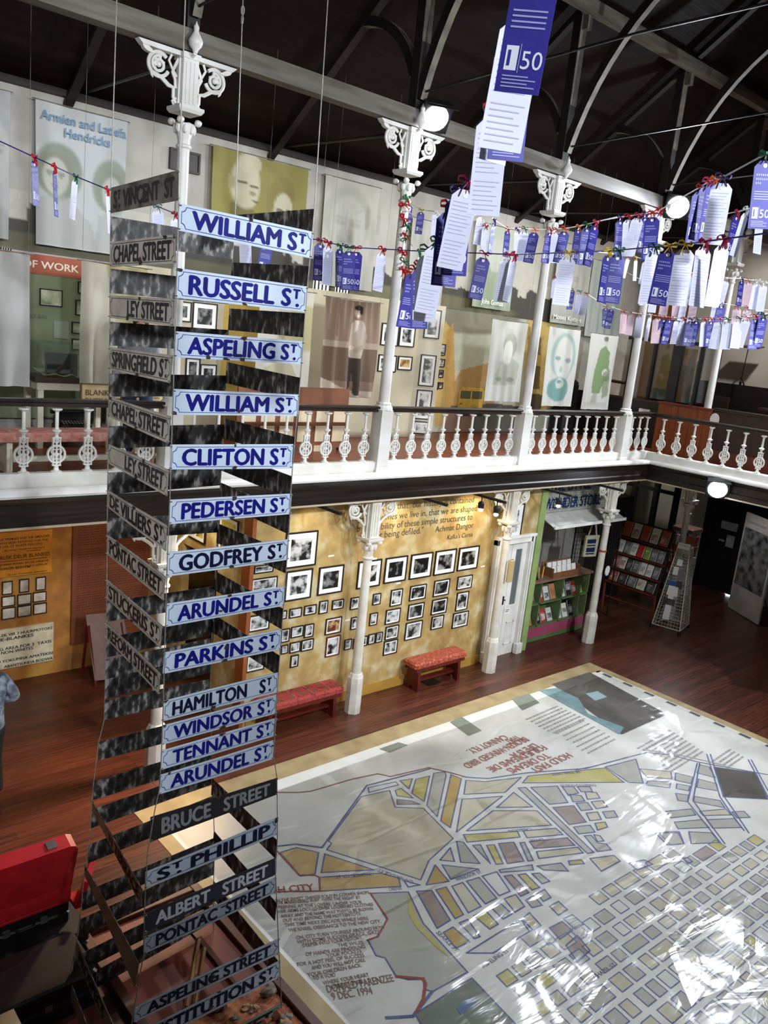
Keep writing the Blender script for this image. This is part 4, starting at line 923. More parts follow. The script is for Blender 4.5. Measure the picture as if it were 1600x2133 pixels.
for j in range(ny_+1):
    for i in range(nx_+1):
        u, v = i/nx_, j/ny_
        vs.append((x0+.1+u*(x1-x0-.2), y0+.1+v*.9, .015+.07*math.sin(PI*v)*math.sin(PI*u)+rr.uniform(0, .012)))
b.add(vs, [(j*(nx_+1)+i, j*(nx_+1)+i+1, (j+1)*(nx_+1)+i+1, (j+1)*(nx_+1)+i) for j in range(ny_) for i in range(nx_)], mat('red_soil', '#7a3f26', '#a8683f', 8, .9, bump=.3))
o = b.build('soil', org=(3.1, 4.4, .02)); o['kind'] = 'stuff'; tag(o, 'reddish soil heaped in the low timber frame under the sign tower', 'soil')
stone = [mat('stone_a', '#8a6a4c', '#b08c66', 9, .85), mat('stone_b', '#9a5a38', '#7a4126', 9, .85), mat('stone_c', '#5d5148', '#877868', 9, .85)]
for i in range(26):
    x = rr.uniform(x0+.2, x1-.15); y = rr.uniform(4.1, 4.85); s_ = rr.uniform(.025, .06)
    o = MB().blob((x, y, .06+s_*.5), (s_*1.3, s_, s_*.75), stone[i % 3], i, 8, 5, .35).build('rubble_stone', org=(x, y, .05))
    tag(o, 'rough broken stone in the heap of rubble under the sign tower', 'stone', 'rubble stones under the sign tower')
for i, (p, q) in enumerate((((2.95, 4.95, .06), (3.3, 5.4, .22)), ((3.0, 4.9, .06), (3.3, 5.3, .2)))):
    o = MB().tube([p, q], .022, mat('old_plank', '#8a6238', '#a67c4a', 6, .7), 4).build('timber_stick', org=p); tag(o, 'short pale stick of old timber lying on the rubble, ' + ('left one', 'right one')[i], 'stick')
# ---------------------------------------------------------------- photograph wall
LP = [((335, 318), (507, 505)), ((335, 546), (478, 700)), ((532, 522), (664, 665)), ((766, 488), (888, 628)), ((928, 466), (1042, 597)), ((1080, 445), (1192, 573)), ((1226, 424), (1332, 550)), ((1366, 405), (1468, 524)),
      ((1075, 633), (1160, 704)), ((1218, 601), (1298, 680)), ((1357, 577), (1434, 640)), ((960, 656), (1018, 742)), ((853, 680), (892, 738)), ((720, 703), (765, 765)), ((610, 718), (672, 762)), ((533, 723), (577, 790)), ((443, 751), (510, 795)), ((355, 769), (423, 812)), ((296, 782), (334, 825)),
      ((1064, 744), (1146, 817)), ((1205, 715), (1284, 787)), ((1353, 673), (1408, 768)), ((930, 776), (1006, 845)), ((834, 796), (872, 860)), ((722, 820), (768, 882)), ((572, 829), (657, 905)), ((445, 863), (493, 930)), ((365, 877), (432, 928)), ((305, 891), (350, 960)),
      ((1048, 853), (1134, 935)), ((1202, 816), (1264, 878)), ((1330, 796), (1409, 865)), ((928, 876), (997, 938)), ((870, 911), (902, 962)), ((825, 921), (858, 973)), ((772, 936), (812, 985)), ((683, 953), (719, 1005)), ((735, 947), (768, 997)), ((575, 938), (647, 1038)), ((426, 956), (492, 1007)), ((357, 971), (414, 1020)), ((305, 987), (342, 1030)), ((362, 1048), (402, 1108)), ((918, 963), (990, 1027)), ((100, 1050), (200, 1125)), ((115, 812), (230, 885)), ((130, 592), (277, 648)), ((145, 512), (255, 545))]
LD = ['largest, top left beside the sign tower', 'large, below the largest one at the sign tower', 'large, first right of the tower in the big upper row', 'large, half behind the white column', 'large, first right of the column', 'large, second right of the column', 'large, third right of the column', 'large, last of the big row by the door',
      'under the second large one right of the column', 'under the third large one right of the column', 'under the last large one by the door', 'tall, under the first large one right of the column', 'small, just right of the column in the upper small row', 'small, just left of the column in the upper small row', 'small wide, second left of the column in the upper small row', 'small tall, third left of the column in the upper small row', 'small wide, fourth left of the column in the upper small row', 'small wide, fifth left of the column in the upper small row', 'small, at the tower edge in the upper small row',
      'second row down below the second large one', 'third row down below the third large one', 'tall, second from the bottom by the door', 'wide, in the middle of the stack right of the column', 'small, right of the column in the middle small row', 'small, left of the column in the middle small row', 'coloured picture above the red framed one', 'tall small one, third left of the column in the middle row', 'wide small one, fourth left of the column in the middle row', 'small one at the tower edge in the middle row',
      'lowest and largest of its stack above the gold bench', 'lowest of the stack third right of the column', 'lowest by the door', 'second lowest of the stack right of the column', 'small upright, rightmost of the lowest small row', 'small upright, second right of the column in the lowest row', 'small upright, partly behind the column in the lowest row', 'small upright, left of the column in the lowest row', 'small upright, almost hidden by the column in the lowest row', 'in a reddish frame, left of the column', 'small wide, in the lowest row right of the tower', 'small wide, second from the tower in the lowest row', 'small, at the tower edge in the lowest row', 'tiny upright, lowest of all by the tower', 'lowest of the stack right of the column', 'seen behind the tower, lowest on the left', 'wide landscape seen behind the tower', 'group picture seen behind the tower', 'seen behind the tower, uppermost']
redf = mat('red_frame', '#6b2418', '#52190f', 8, .4)
for i, ((a, c), d) in enumerate(zip(LP, LD)):
    A_ = (480+a[0]*.35, 1000+a[1]*.35); C_ = (480+c[0]*.35, 1000+c[1]*.35)
    framepx('framed photo on ochre wall, ' + d.replace(' of the column', ' of column').replace('in the upper small row', 'upper small row').replace('in the middle row', 'middle row'), A_, C_, YW, 'framed photographs on the ochre wall', fm=redf if 'reddish' in d else None, fw=.02 if i < 8 else .014, matw=.15 if i < 8 else .1, pm=photo_mat('colour_print', '#5a2a1a', '#c9a478', 12) if 'coloured' in d else (photodk if i in (2, 4, 5, 6, 7, 9, 19, 20) else photo))
framepx('white mounted photo high above the white door, half behind the column', (1058, 1052), (1084, 1119), YW, None, fw=.02, matw=.2)
# captions under some of the photographs
for i, (x, y) in enumerate(((690, 1146), (780, 1152), (830, 1203), (880, 1211), (925, 1183), (960, 1175), (1006, 1168), (700, 1256), (724, 1280), (620, 1272))):
    p = at(x, y+12, 'Y', YW-.004); o = MB().bx((p.x-.05, YW-.004, p.z-.012), (p.x+.05, YW, p.z+.012), paper).build('caption_card', org=p)
    tag(o, 'tiny white caption card below a framed photograph, ' + ORD[i] + ' listed from the upper left', 'caption', 'caption cards on the ochre wall'); o['label'] = 'tiny white caption card stuck below a framed photograph'
# the written quotation
txd = mat('wall_lettering', '#4a432e', rough=.7)
t = thing('wall_quotation', 'dark lettered quotation high on the ochre wall', 'lettering', (9, YW, 2.8))
for s, x, y, h in (('It struck me that  our history is contained', 987, 1046, .105), ('in the homes we live in, that we are shaped', 993, 1064, .105), ('by the ability of these simple structures to', 984, 1082, .105), ('resist being defiled."', 881, 1110, .105), ('Achmat Dangor', 986, 1099, .1), ("Kafka's Curse", 984, 1117, .08)):
    p = at(x, y, 'Y', YW-.003); b = MB(); b.text(s, wall(YW-.003), p.x, p.z, h, txd, align='r', bold=.0, shear=.12 if 'Kafka' in s else 0); b.build('line', t)
# ---------------------------------------------------------------- left end wall: signs and photographs
t = thing('notice', 'orange enamel notice with black text on the stained left wall', 'notice', (3.8, YB, 2)); f = wall(YB-.03)
MB().bx((3.2, YB-.03, 1.62), (4.27, YB, 2.27), mat('orange_enamel', '#d08a1c', '#b87414', 3, .5)).build('plate', t)
tb = mat('notice_black', '#3a2408')
for s, x1_, y, h, wd in (('THESE PUBLIC PREMISES AND THE AMENITIES', 103, 1118, .035, .9), ('THEREOF HAVE BEEN RESERVED FOR THE', 100, 1126, .035, .9), ('EXCLUSIVE USE OF WHITE PERSONS', 88, 1134, .035, .8), ('By Order  Provincial Secretary', 93, 1141, .026, .55), ('VIR GEBRUIK DEUR BLANKES', 104, 1156, .055, .95), ('HIERDIE OPENBARE PERSEEL EN DIE GERIEWE', 101, 1169, .03, .9), ('DAARVAN IS VIR DIE UITSLUITLIKE GEBRUIK', 100, 1176, .03, .9), ('VAN BLANKES BESTEM', 62, 1182, .03, .6), ('Op Las  Provinsiale Sekretaris', 97, 1190, .026, .55)):
    p = at(x1_, y, 'Y', YB-.03); b = MB(); b.text(s, f, p.x, p.z, h, tb, align='r', width=wd, bold=.01); b.build('line', t)
for y in (1145, 1161):
    p = at(75, y, 'Y', YB-.03); q = at(98 if y > 1150 else 85, y, 'Y', YB-.03); MB().rect(f, q.x-(.8 if y > 1150 else .2), q.z-.004, q.x, q.z+.004, tb).build('rule', t)
N9 = [((15, 708), (88, 790)), ((135, 692), (203, 775)), ((250, 678), (318, 760)), ((12, 812), (105, 870)), ((122, 798), (218, 858)), ((230, 783), (322, 838)), ((12, 892), (108, 958)), ((122, 878), (218, 940)), ((232, 862), (325, 922))]
pw = photo_mat('washed_print', '#8a7f70', '#d9d2c4', 5, .3, .6)
for i, (a, c) in enumerate(N9):
    framepx('small pale photograph between two notices on the stained wall, ' + ('upper', 'middle', 'lower')[i//3] + ' row ' + ('left', 'centre', 'right')[i % 3], (a[0]*.3, 1000+a[1]*.3), (c[0]*.3, 1000+c[1]*.3), YB, 'nine small photographs on the stained wall', fw=.012, matw=.0, pm=pw)
t = thing('notice', 'weathered white notice board reading NON-WHITES low on the stained wall', 'notice', (3.8, YB, .5))
p = at(115, 1374, 'Y', YB-.03); q = at(112, 1296, 'Y', YB-.03)
MB().bx((3.2, YB-.03, p.z), (q.x, YB, q.z), mat('weathered_white', '#d6cdb2', '#b7ab8c', 6, .6)).build('plate', t)
for s, x1_, y, h, wd in (('STAANPLEK VIR 3 HUURMOTORS', 109, 1310, .05, 1.0), ('NIE-BLANKES', 70, 1325, .055, .55), ('PARKING AREA FOR 3  TAXIS', 107, 1338, .055, 1.0), ('NON-WHITES', 69, 1352, .055, .45), ('INDAWO YOKUMISA AMATEKISI', 110, 1362, .05, 1.05), ('3    ABANTSUNDA BODWA', 110, 1373, .05, .8)):
    pp = at(x1_, y, 'Y', YB-.03); b = MB(); b.text(s, f, pp.x, pp.z, h*.85, inkblack, align='r', width=wd, bold=.03); b.build('line', t)
t = thing('information_panel', 'tall red-brown text panel fixed to the stained wall left of the doorway', 'panel', (5.3, YB, 1.3))
MB().bx((4.57, YB-.04, .42), (5.8, YB, 2.32), mat('panel_red_brown', '#6e3a22', '#7d4428', 2, .5)).build('board', t)
b = MB(); f = wall(YB-.04); rr = random.Random(3); pin = mat('panel_ink', '#53291a')
for k in range(46):
    z = 2.25-k*.038
    if k % 9 == 8: continue
    x = 4.64
    while x < 5.7:
        w_ = rr.uniform(.02, .09); b.rect(f, x, z, min(x+w_, 5.72), z+.014, pin, .001); x += w_+.016
o = b.build('text_block', t); o['kind'] = 'stuff'
# leaning A-board
t = thing('a_board', 'small brown wooden easel leaning in the dark corner left of the tower', 'easel', (4.85, 10.95, 0))
b = MB(); b.slab([(4.66, 10.95, .1), (5.2, 10.85, .1), (5.2, 11.25, 1.0), (4.66, 11.35, 1.0)], .03, mat('easel_wood', '#4a2614', '#5a311b', 5, .5)); b.build('board', t)
for x, y in ((4.68, 10.95), (5.15, 10.87)): MB().tube([(x, y-.02, 0), (x, y+.33, .85)], .022, benchw, 4).build('leg', t)
for x, y in ((4.7, 11.4), (5.15, 11.36)): MB().tube([(x, y+.12, 0), (x, y-.05, .98)], .02, benchw, 4).build('leg', t)
# doorway wall: timber jamb, bright inner passage with frames
b = MB().bx((5.74, 8.7, 0), (5.8, 8.9, 3.3), mat('orange_jamb', '#9a5526', '#85451d', 4, .5)); struct(b.build('trim_7'))
fs = Fr((5.79, YB, 0), (0, -1, 0), (0, 0, 1))
for i, (a, z0, w_, z1) in enumerate(((1.25, 2.35, .5, 3.0), (2.1, 2.3, .5, 2.9), (.3, 1.7, .6, 2.6))):
    frame('black framed picture on the bright side of the ochre partition, ' + ('middle', 'nearest the corner', 'farthest')[i], a, z0, a+w_, z1, 0, 'pictures on the partition side', wallf=fs, pm=photo_mat('yellow_print', '#8a7a2a', '#d8c86a', 4), matw=.1)
# ---------------------------------------------------------------- benches
def bench(label, x0, x1, y0, y1, h, fab, m):
    t = thing('bench', label, 'bench', ((x0+x1)/2, (y0+y1)/2, 0), 'upholstered benches by the ochre wall')
    MB().cbox((x0, y0, h-.09), (x1, y1, h), .03, fab).build('seat', t)
    b = MB().bx((x0+.04, y0+.02, h-.16), (x1-.04, y0+.05, h-.09), m); b.bx((x0+.04, y1-.05, h-.16), (x1-.04, y1-.02, h-.09), m); b.build('apron', t)
    for x in (x0+.1, x1-.18):
        fr = Fr((x, (y0+y1)/2, 0), (0, 1, 0), (0, 0, 1)); w_ = (y1-y0)/2
        MB().prism(fr, [(-w_+.01, 0), (-w_*.35, 0), (0, .08), (w_*.35, 0), (w_-.01, 0), (w_-.04, h-.09), (-w_+.04, h-.09)], 0, .06, m).build('leg', t)
    MB().bx((x0+.15, (y0+y1)/2-.05, .12), (x1-.15, (y0+y1)/2+.05, .16), m).build('stretcher', t)
    return t
bt = bench('red upholstered bench with dark red legs, left of the white column', 5.95, 7.35, 8.42, 8.76, .46, redfab, benchw)
for i in range(7):
    for j in range(2): MB().poly([(6.05+i*.2+.03*math.cos(a*PI/4), 8.51+j*.16+.03*math.sin(a*PI/4), .462) for a in range(8)], mat('motif_green', '#5a5a3a')).build('woven_motif', bt)
for i in range(4): MB().bx((6.2+i*.3, 8.45, .4605), (6.205+i*.3, 8.73, .462), mat('stripe_pink', '#c98a84')).build('woven_stripe', bt)
bench('bench with rust and gold patterned seat below the photographs, right of the column', 8.78, 9.98, 8.42, 8.74, .5, redfab2, benchw)
o = MB().bx((9.22, 8.5, .002), (9.5, 8.72, .012), black).build('floor_grille', org=(9.3, 8.6, 0)); tag(o, 'small black floor grille under the gold patterned bench', 'grille')
# ---------------------------------------------------------------- white door
t = struct(bpy.data.objects.new('door_1', None)); COL.objects.link(t); t.location = (11.3, YW, 0)
x0, x1, H_ = 10.78, 11.8, 2.25
b = MB()
for a in (((x0, YW-.05, 0), (x0+.1, YW+.12, H_)), ((x1-.1, YW-.05, 0), (x1, YW+.12, H_)), ((x0, YW-.05, H_-.1), (x1, YW+.12, H_)), ((x0-.02, YW-.07, H_), (x1+.02, YW+.02, H_+.05)), ((x1-.13, YW-.09, 0), (x1+.03, YW, .2)), ((x0-.03, YW-.09, 0), (x0+.13, YW, .2)), ((x1-.07, YW-.075, .2), (x1-.03, YW-.05, H_)), ((x0+.03, YW-.075, .2), (x0+.07, YW-.05, H_))): b.bx(*a, white)
b.build('door_frame', t, bevel=.006)
dg = mat('door_glass', '#5d6668', '#6b7476', 3, .15)
for i, (a, c) in enumerate(((x0+.1, 11.28), (11.29, x1-.1))):
    b = MB(); y = YW+.03
    b.bx((a, y, .0), (c, y+.04, .95), white); b.bx((a, y, .95), (a+.12, y+.04, H_-.1), white); b.bx((c-.12, y, .95), (c, y+.04, H_-.1), white); b.bx((a+.12, y, H_-.24), (c-.12, y+.04, H_-.1), white)
    for q in (((a+.1, y-.012, .2), (c-.1, y, .22)), ((a+.1, y-.012, .62), (c-.1, y, .64)), ((a+.1, y-.012, .2), (a+.12, y, .64)), ((c-.12, y-.012, .2), (c-.1, y, .64)), ((a+.09, y-.015, .93), (c-.09, y, .97))): b.bx(*q, white)
    l = b.build('door_leaf', t); MB().bx((a+.12, y+.015, .95), (c-.12, y+.025, H_-.24), dg).build('glass_pane', l)
    if i == 0:
        b = MB().bx((c-.08, y-.01, 1.0), (c-.04, y, 1.16), iron); b.tube([(c-.06, y-.01, 1.1), (c-.06, y-.05, 1.1), (c-.14, y-.05, 1.1)], .01, iron); b.build('door_handle', l)
    else:
        b = MB().rect(wall(y-.001), a+.03, .8, a+.17, .92, paper, 0); b.rect(wall(y-.001), a+.045, .87, a+.15, .882, inkblack, .001); b.rect(wall(y-.001), a+.045, .84, a+.13, .852, inkblack, .001); b.build('notice', l)
# green corner board and the shop
gj = mat('lime_paint', '#93a868', '#869b5c', 3, .6)
b = MB().bx((11.86, YW-.03, 0), (12.02, YW+.14, 3.3), gj); struct(b.build('trim_8'))
t = thing('shop_sign', 'white mesh shop sign with dark blue letters reading WONDER STORE', 'sign', (13.2, 8.95, 2.7))
gw = mat('mesh_metal', '#cfcfc8', '#b9b9b0', 6, .4)
b = MB(); xa, xb, za, zb = 12.05, 14.35, 2.42, 3.2
n = 46
for i in range(n+1): x = xa+(xb-xa)*i/n; b.bx((x-.006, 8.93, za), (x+.006, 8.936, zb), gw)
for i in range(17): z = za+(zb-za)*i/16; b.bx((xa, 8.93, z-.006), (xb, 8.936, z+.006), gw)
b.build('mesh_panel', t)
b = MB(); b.slab([(xa, 8.55, za), (xb, 8.55, za), (xb, 8.93, za+.16), (xa, 8.93, za+.16)], .01, gw); b.bx((xa, 8.53, za-.025), (xb, 8.56, za+.03), white); b.build('shelf', t)
MB().bx((xa, 9.0, za), (xb, 9.02, 3.3), mat('pale_backboard', '#a8a898', rough=.7)).build('back_board', t)
lb = mat('sign_letter_blue', '#1d3a66', '#16294a', 8, .35); lbd = mat('sign_letter_edge', '#0b1320')
for s, z, xr in (('WONDER STORE', 2.66, 13.95), ('THE LITTLE', 3.0, 13.55)):
    a = at(1133 if 'W' == s[0] else 1143, 1062 if 'W' == s[0] else 1035, 'Y', 8.92); b = MB()
    for c_ in (-.03, -.02, -.01): b.text(s, wall(8.92), a.x, z, .22, lbd, c=c_, width=xr-a.x, bold=.03)
    b.text(s, wall(8.92), a.x, z, .22, lb, c=.0, width=xr-a.x, bold=.02); b.build('letters', t)
def book(q, m, m2, seed):
    """a book or card with a picture block on its cover"""
    q = [V(p) for p in q]; b = MB(); b.slab(q, .015, m, paper); n = (q[1]-q[0]).cross(q[3]-q[0]).normalized()*.002; rr_ = random.Random(seed)
    P = lambda u, v: q[0]*(1-u)*(1-v)+q[1]*u*(1-v)+q[2]*u*v+q[3]*(1-u)*v+n
    v0 = rr_.uniform(.1, .35); v1 = v0+rr_.uniform(.3, .5); b.poly([P(.12, v0), P(.88, v0), P(.88, v1), P(.12, v1)], m2)
    v2 = min(.95, v1+.06); b.poly([P(.15, v2), P(rr_.uniform(.5, .85), v2), P(rr_.uniform(.5, .85), v2+.04), P(.15, v2+.04)], paper if seed % 2 else m2)
    return b.build('book', org=q[0])
# shop counter unit with books
t = thing('book_unit', 'green shelf unit with books and pink plinth in the shop opening', 'shelf unit', (13.1, 9.1, 0))
gu = mat('unit_green', '#617548', '#55673e', 3, .6); pk = mat('unit_pink', '#a84a66', '#93405a', 3, .6)
ua, ub, uy = 12.1, 14.15, 9.0
MB().bx((ua, uy, .08), (ub, uy+.35, .28), pk).build('plinth', t); MB().bx((ua, uy-.01, 0), (ub, uy+.35, .08), gu).build('kick_board', t)
MB().bx((ua, uy+.33, .28), (ub, uy+.35, 1.22), gu).build('back_panel', t)
for x in (ua, 12.55, 13.25, 13.85, ub-.03): MB().bx((x, uy, .28), (x+.03, uy+.34, 1.2), gu).build('divider', t)
for z in (.28, .74): MB().bx((ua, uy, z), (ub, uy+.33, z+.03), gu).build('shelf', t)
MB().bx((ua-.02, uy-.05, 1.2), (ub+.02, uy+.38, 1.24), mat('counter_top', '#7a5a48', '#8a6a56', 4, .5)).build('counter_top', t)
bc = [(mat('book_%d' % i, c, rough=.5), mat('book_art_%d' % i, c2, c, 10, .5)) for i, (c, c2) in enumerate((('#c9c9c4', '#3a3a3a'), ('#8fb83a', '#6d8f2a'), ('#1f1f22', '#b8b8b8'), ('#b87a52', '#9a6040'), ('#d8d4c8', '#7a8a92'), ('#a83a2a', '#d8d0c8'), ('#4a4a46', '#8a8a80'), ('#d9d9d0', '#5a6a3a')))]
rr = random.Random(12)
for r_ in range(2):
    for c_ in range(4):
        xx = (ua+.04, 12.6, 13.3, 13.88)[c_]; k = (2, 3, 3, 1)[c_]
        for j in range(k):
            x = xx+j*.2; z = .31+r_*.46; h = rr.uniform(.24, .32); w_ = .16
            q = [(x, uy+.06, z), (x+w_, uy+.06, z), (x+w_, uy+.16, z+h), (x, uy+.16, z+h)]
            o = book(q, *bc[(r_*3+c_*2+j*3) % 8], r_*31+c_*7+j)
            tag(o, 'book facing out on the green shelf unit, %s shelf, %s from the left' % (('lower', 'upper')[r_], ORD[sum((2, 3, 3, 1)[:c_])+j]), 'book', 'books facing out on the green unit')
# card box and things on the counter
t = thing('card_box', 'brown wooden box filled with white cards on the shop counter', 'box', (13.3, 9.15, 1.24)); bw = mat('box_wood', '#8a5a38', '#7a4c2e', 5, .5)
MB().bx((12.85, 8.98, 1.24), (13.75, 9.3, 1.27), bw).build('base', t)
for a in (((12.85, 8.98, 1.27), (13.75, 9.0, 1.34)), ((12.85, 9.28, 1.27), (13.75, 9.3, 1.48)), ((12.85, 9.0, 1.27), (12.88, 9.28, 1.42)), ((13.72, 9.0, 1.27), (13.75, 9.28, 1.42))): MB().bx(*a, bw).build('side', t)
for r_ in range(2):
    for j in range(5):
        x = 12.92+j*.16; y = 9.05+r_*.12; z = 1.27; q = [(x, y, z), (x+.12, y, z), (x+.12, y+.04, z+.16+.05*r_), (x, y+.04, z+.16+.05*r_)]
        o = MB().slab(q, .03, paper).build('card_stack', org=q[0]); tag(o, 'white stack of cards in the box on the shop counter, %s row, %s from left' % (('front', 'back')[r_], ORD[j]), 'cards', 'card stacks in the counter box')
for i, (x, c, s) in enumerate(((12.2, '#b8452a', 'orange red leaflet pile at the left end of the shop counter'), (12.36, '#1c1c20', 'small black object beside the leaflets on the shop counter'))):
    o = MB().cbox((x, 9.05, 1.24), (x+.14, 9.25, 1.3), .02, mat('counter_%d' % i, c, rough=.5)).build(('leaflet_pile', 'card_reader')[i], org=(x, 9.05, 1.24)); tag(o, s, ('leaflets', 'device')[i])
for i in range(2):
    o = MB().tube([(12.56+.1*i, 9.1, 1.24), (12.54+.16*i, 9.12, 1.46)], .014, mat('pen_yellow', '#c9a83a'), 6).build('pencil', org=(12.56+.1*i, 9.1, 1.24)); tag(o, 'yellow pencil standing on the shop counter, ' + ('left', 'right') [i] + ' one', 'pencil')
# back shelf of the shop
t = thing('wall_shelf', 'dark wooden wall shelf with small goods at the back of the shop', 'shelf', (12.9, 10.6, 1.5))
MB().bx((12.1, 10.68, 1.2), (13.6, 10.7, 3.0), darkwood).build('back_board', t)
for z in (1.6, 1.95, 2.35, 2.75): MB().bx((12.1, 10.45, z), (13.6, 10.68, z+.03), redwood).build('shelf', t)
for x in (12.1, 13.57): MB().bx((x, 10.45, 0), (x+.03, 10.7, 3.0), darkwood).build('side_panel', t)
for i in range(8):
    o = MB().lathe([(.03, 0), (.04, .04), (.042, .09), (.038, .1)], mat('mug_white', '#b8b4ac'), (12.25+i*.16, 10.55, 1.98), 10).build('mug', org=(12.25+i*.16, 10.55, 1.98)); tag(o, 'pale mug on the dark shelf at the back of the shop', 'mug', 'mugs on the shop shelf')
o = MB().bx((12.6, 10.5, 2.38), (12.95, 10.52, 2.62), paper).build('card_print', org=(12.6, 10.5, 2.38)); tag(o, 'white printed card standing on the dark shop shelf', 'card')
o = MB().slab([(12.1, 9.6, 1.5), (12.7, 9.7, 1.45), (12.5, 10.0, 1.5), (12.1, 10.0, 1.55)], .03, mat('coral_card', '#b8604e')).build('coral_board', org=(12.1, 9.6, 1.5)); tag(o, 'coral pink board corner in the shop beside the green post', 'board')
MB().bx((12.1, 9.95, 0), (12.6, 10.05, 1.52), gu).build('board_stand', o)
o = MB().bx((13.62, 10.66, 1.9), (14.4, 10.7, 2.75), mat('pink_brick', '#a8604a', '#8f4e3a', 30, .8, lo=.48, hi=.52)).build('pink_panel', org=(14, 10.3, 2)); tag(o, 'pink patterned panel on the wall at the back of the shop', 'panel')
struct(MB().bx((12.02, 10.7, 0), (16.2, 10.75, 3.3), grw).build('wall_shop_back'))
# wire grid stand with the cloth bag
t = thing('grid_stand', 'grey wire grid display stand behind the white column in the shop', 'display stand', (14.9, 9.5, 0))
for (xa, ya), (xb, yb_) in (((14.35, 9.65), (15.0, 9.5)), ((15.0, 9.5), (15.35, 9.2))):
    b = MB(); d = V((xb-xa, yb_-ya, 0)); za, zb = .95, 2.3
    for i in range(10): p = V((xa, ya, 0))+d*i/9; b.tube([p+V((0, 0, za)), p+V((0, 0, zb))], .005, iron, 4)
    for i in range(16): z = za+(zb-za)*i/15; b.tube([(xa, ya, z), (xb, yb_, z)], .005, iron, 4)
    b.build('wire_grid', t)
for p in ((14.35, 9.65), (15.0, 9.5), (15.35, 9.2)): MB().tube([(p[0], p[1], 0), (p[0], p[1], 2.35)], .02, iron, 6).build('post', t)
t = thing('tote_bag', 'cream cloth tote bag with dark blue print hung on the wire grid', 'bag', (14.7, 9.5, 1.7))
bagm = mat('canvas', '#cfc6a8', '#bdb394', 8, .9)
fr = Fr((14.52, 9.53, 1.35), (.65, -.15, 0), (0, 0, 1))
b = MB(); b.prism(fr, [(0, 0), (.36, 0), (.38, .46), (.02, .46)], 0, .05, bagm); b.build('body', t)
for x in (.08, .3): b = MB(); b.tube([fr.p(x, .46, .03), fr.p(x+(.04 if x < .2 else -.04), .62, .03), fr.p(.17 if x < .2 else .21, .82, .01)], .018, bagm); b.build('handle', t)
b = MB(); b.rect(fr, .06, .1, .3, .2, lb, .052); b.rect(fr, .06, .23, .3, .26, lb, .052); b.rect(fr, .06, .29, .3, .38, lb, .052); b.rect(fr, .06, .05, .3, .08, lb, .052); b.build('print', t)
t.children[-1]['kind'] = 'stuff'
# round white tag and red band on the fourth lower column
o = MB().lathe([(.0, -.01), (.1, -.01), (.1, .01), (.0, .01)], paper, (0, 0, 0), 8).build('hanging_tag'); o.location = (13.62, YC-.14, 1.5); o.rotation_euler = (PI/2, 0, .2); tag(o, 'white eight sided paper tag hanging on the column in front of the bookshop', 'tag')
o = MB().lathe([(.083, 0), (.083, .03)], mat('red_band', '#a83a22'), (WX[3], YC, 1.86), 14).build('column_band', org=(WX[3], YC, 1.86)); tag(o, 'thin red band round the column in front of the bookshop', 'band')
o = MB().cbox((WX[2]-.02, YC-.16, 1.66), (WX[2]+.12, YC-.1, 2.05), .02, mat('brown_paper', '#b39a6a', rough=.8)).build('paper_tag', org=(WX[2], YC-.13, 1.8)); tag(o, 'brown paper tag tied to the column beside the white door', 'tag')
# ---------------------------------------------------------------- book rack, wire stands, board and doors at the far end
t = thing('book_rack', 'sloping wooden bookshop rack with rows of books, behind the column', 'book rack', (15.9, 8.98, 0))
ra, rb = 9.6, 8.36
def RK(y, z): return V((15.75+.32*(z-.6)/1.45, y, z))
b = MB(); b.slab([RK(ra, .62), RK(rb, .6), RK(rb, 2.06), RK(ra, 2.04)], .03, darkwood); b.build('back_panel', t)
for z in (.66, .98, 1.32, 1.68): b = MB(); b.slab([RK(ra, z)+V((-.09, 0, 0)), RK(rb, z)+V((-.09, 0, 0)), RK(rb, z), RK(ra, z)], .02, redwood); b.build('shelf', t)
for y in (ra, rb): MB().tube([(15.72, y, .62), (15.75, y, 0)], .03, redwood, 6).build('leg', t); MB().tube([(16.1, y, 2.0), (16.35, y, 0)], .025, redwood, 6).build('leg', t)
MB().tube([(15.74, ra, .3), (15.74, rb, .3)], .018, redwood, 6).build('rail', t); MB().tube([(15.73, ra, .62), (15.73, rb, .62)], .018, redwood, 6).build('rail', t)
bk = [(mat('rack_book_%d' % i, c, rough=.5), mat('rack_art_%d' % i, c2, c, 10, .5)) for i, (c, c2) in enumerate((('#b4552e', '#9c4424'), ('#c9c2b4', '#a03a2c'), ('#3a332e', '#8a8276'), ('#b83028', '#a0241e'), ('#7d9a3a', '#68822e'), ('#6a6a68', '#a8a8a4'), ('#9a4a3a', '#c9b8a4'), ('#d9d5cc', '#88847c')))]
rows = [(1.70, .32, [0, 1, 0, 1, 6], .2), (1.34, .26, [7, 5, 7, 3, 4, 5, 5], .14), (1.0, .26, [6, 1, 2, 5, 7, 7, 5], .14), (.69, .22, [6, 2, 5, 1, 2], .16)]
for r_, (z, h, cs, bw_) in enumerate(rows):
    n = len(cs); L_ = ra-rb-.1
    for j, c_ in enumerate(cs):
        y = ra-.05-(j+.5)*L_/n; w_ = L_/n*.42
        q = [RK(y+w_, z)+V((-.05, 0, 0)), RK(y-w_, z)+V((-.05, 0, 0)), RK(y-w_, z+h)+V((-.02, 0, 0)), RK(y+w_, z+h)+V((-.02, 0, 0))]
        o = book(q, *bk[c_], r_*17+j); tag(o, 'book on the sloping rack, %s row from the top, %s from the left' % (ORD[r_], ORD[j]), 'book', 'books on the sloping rack')
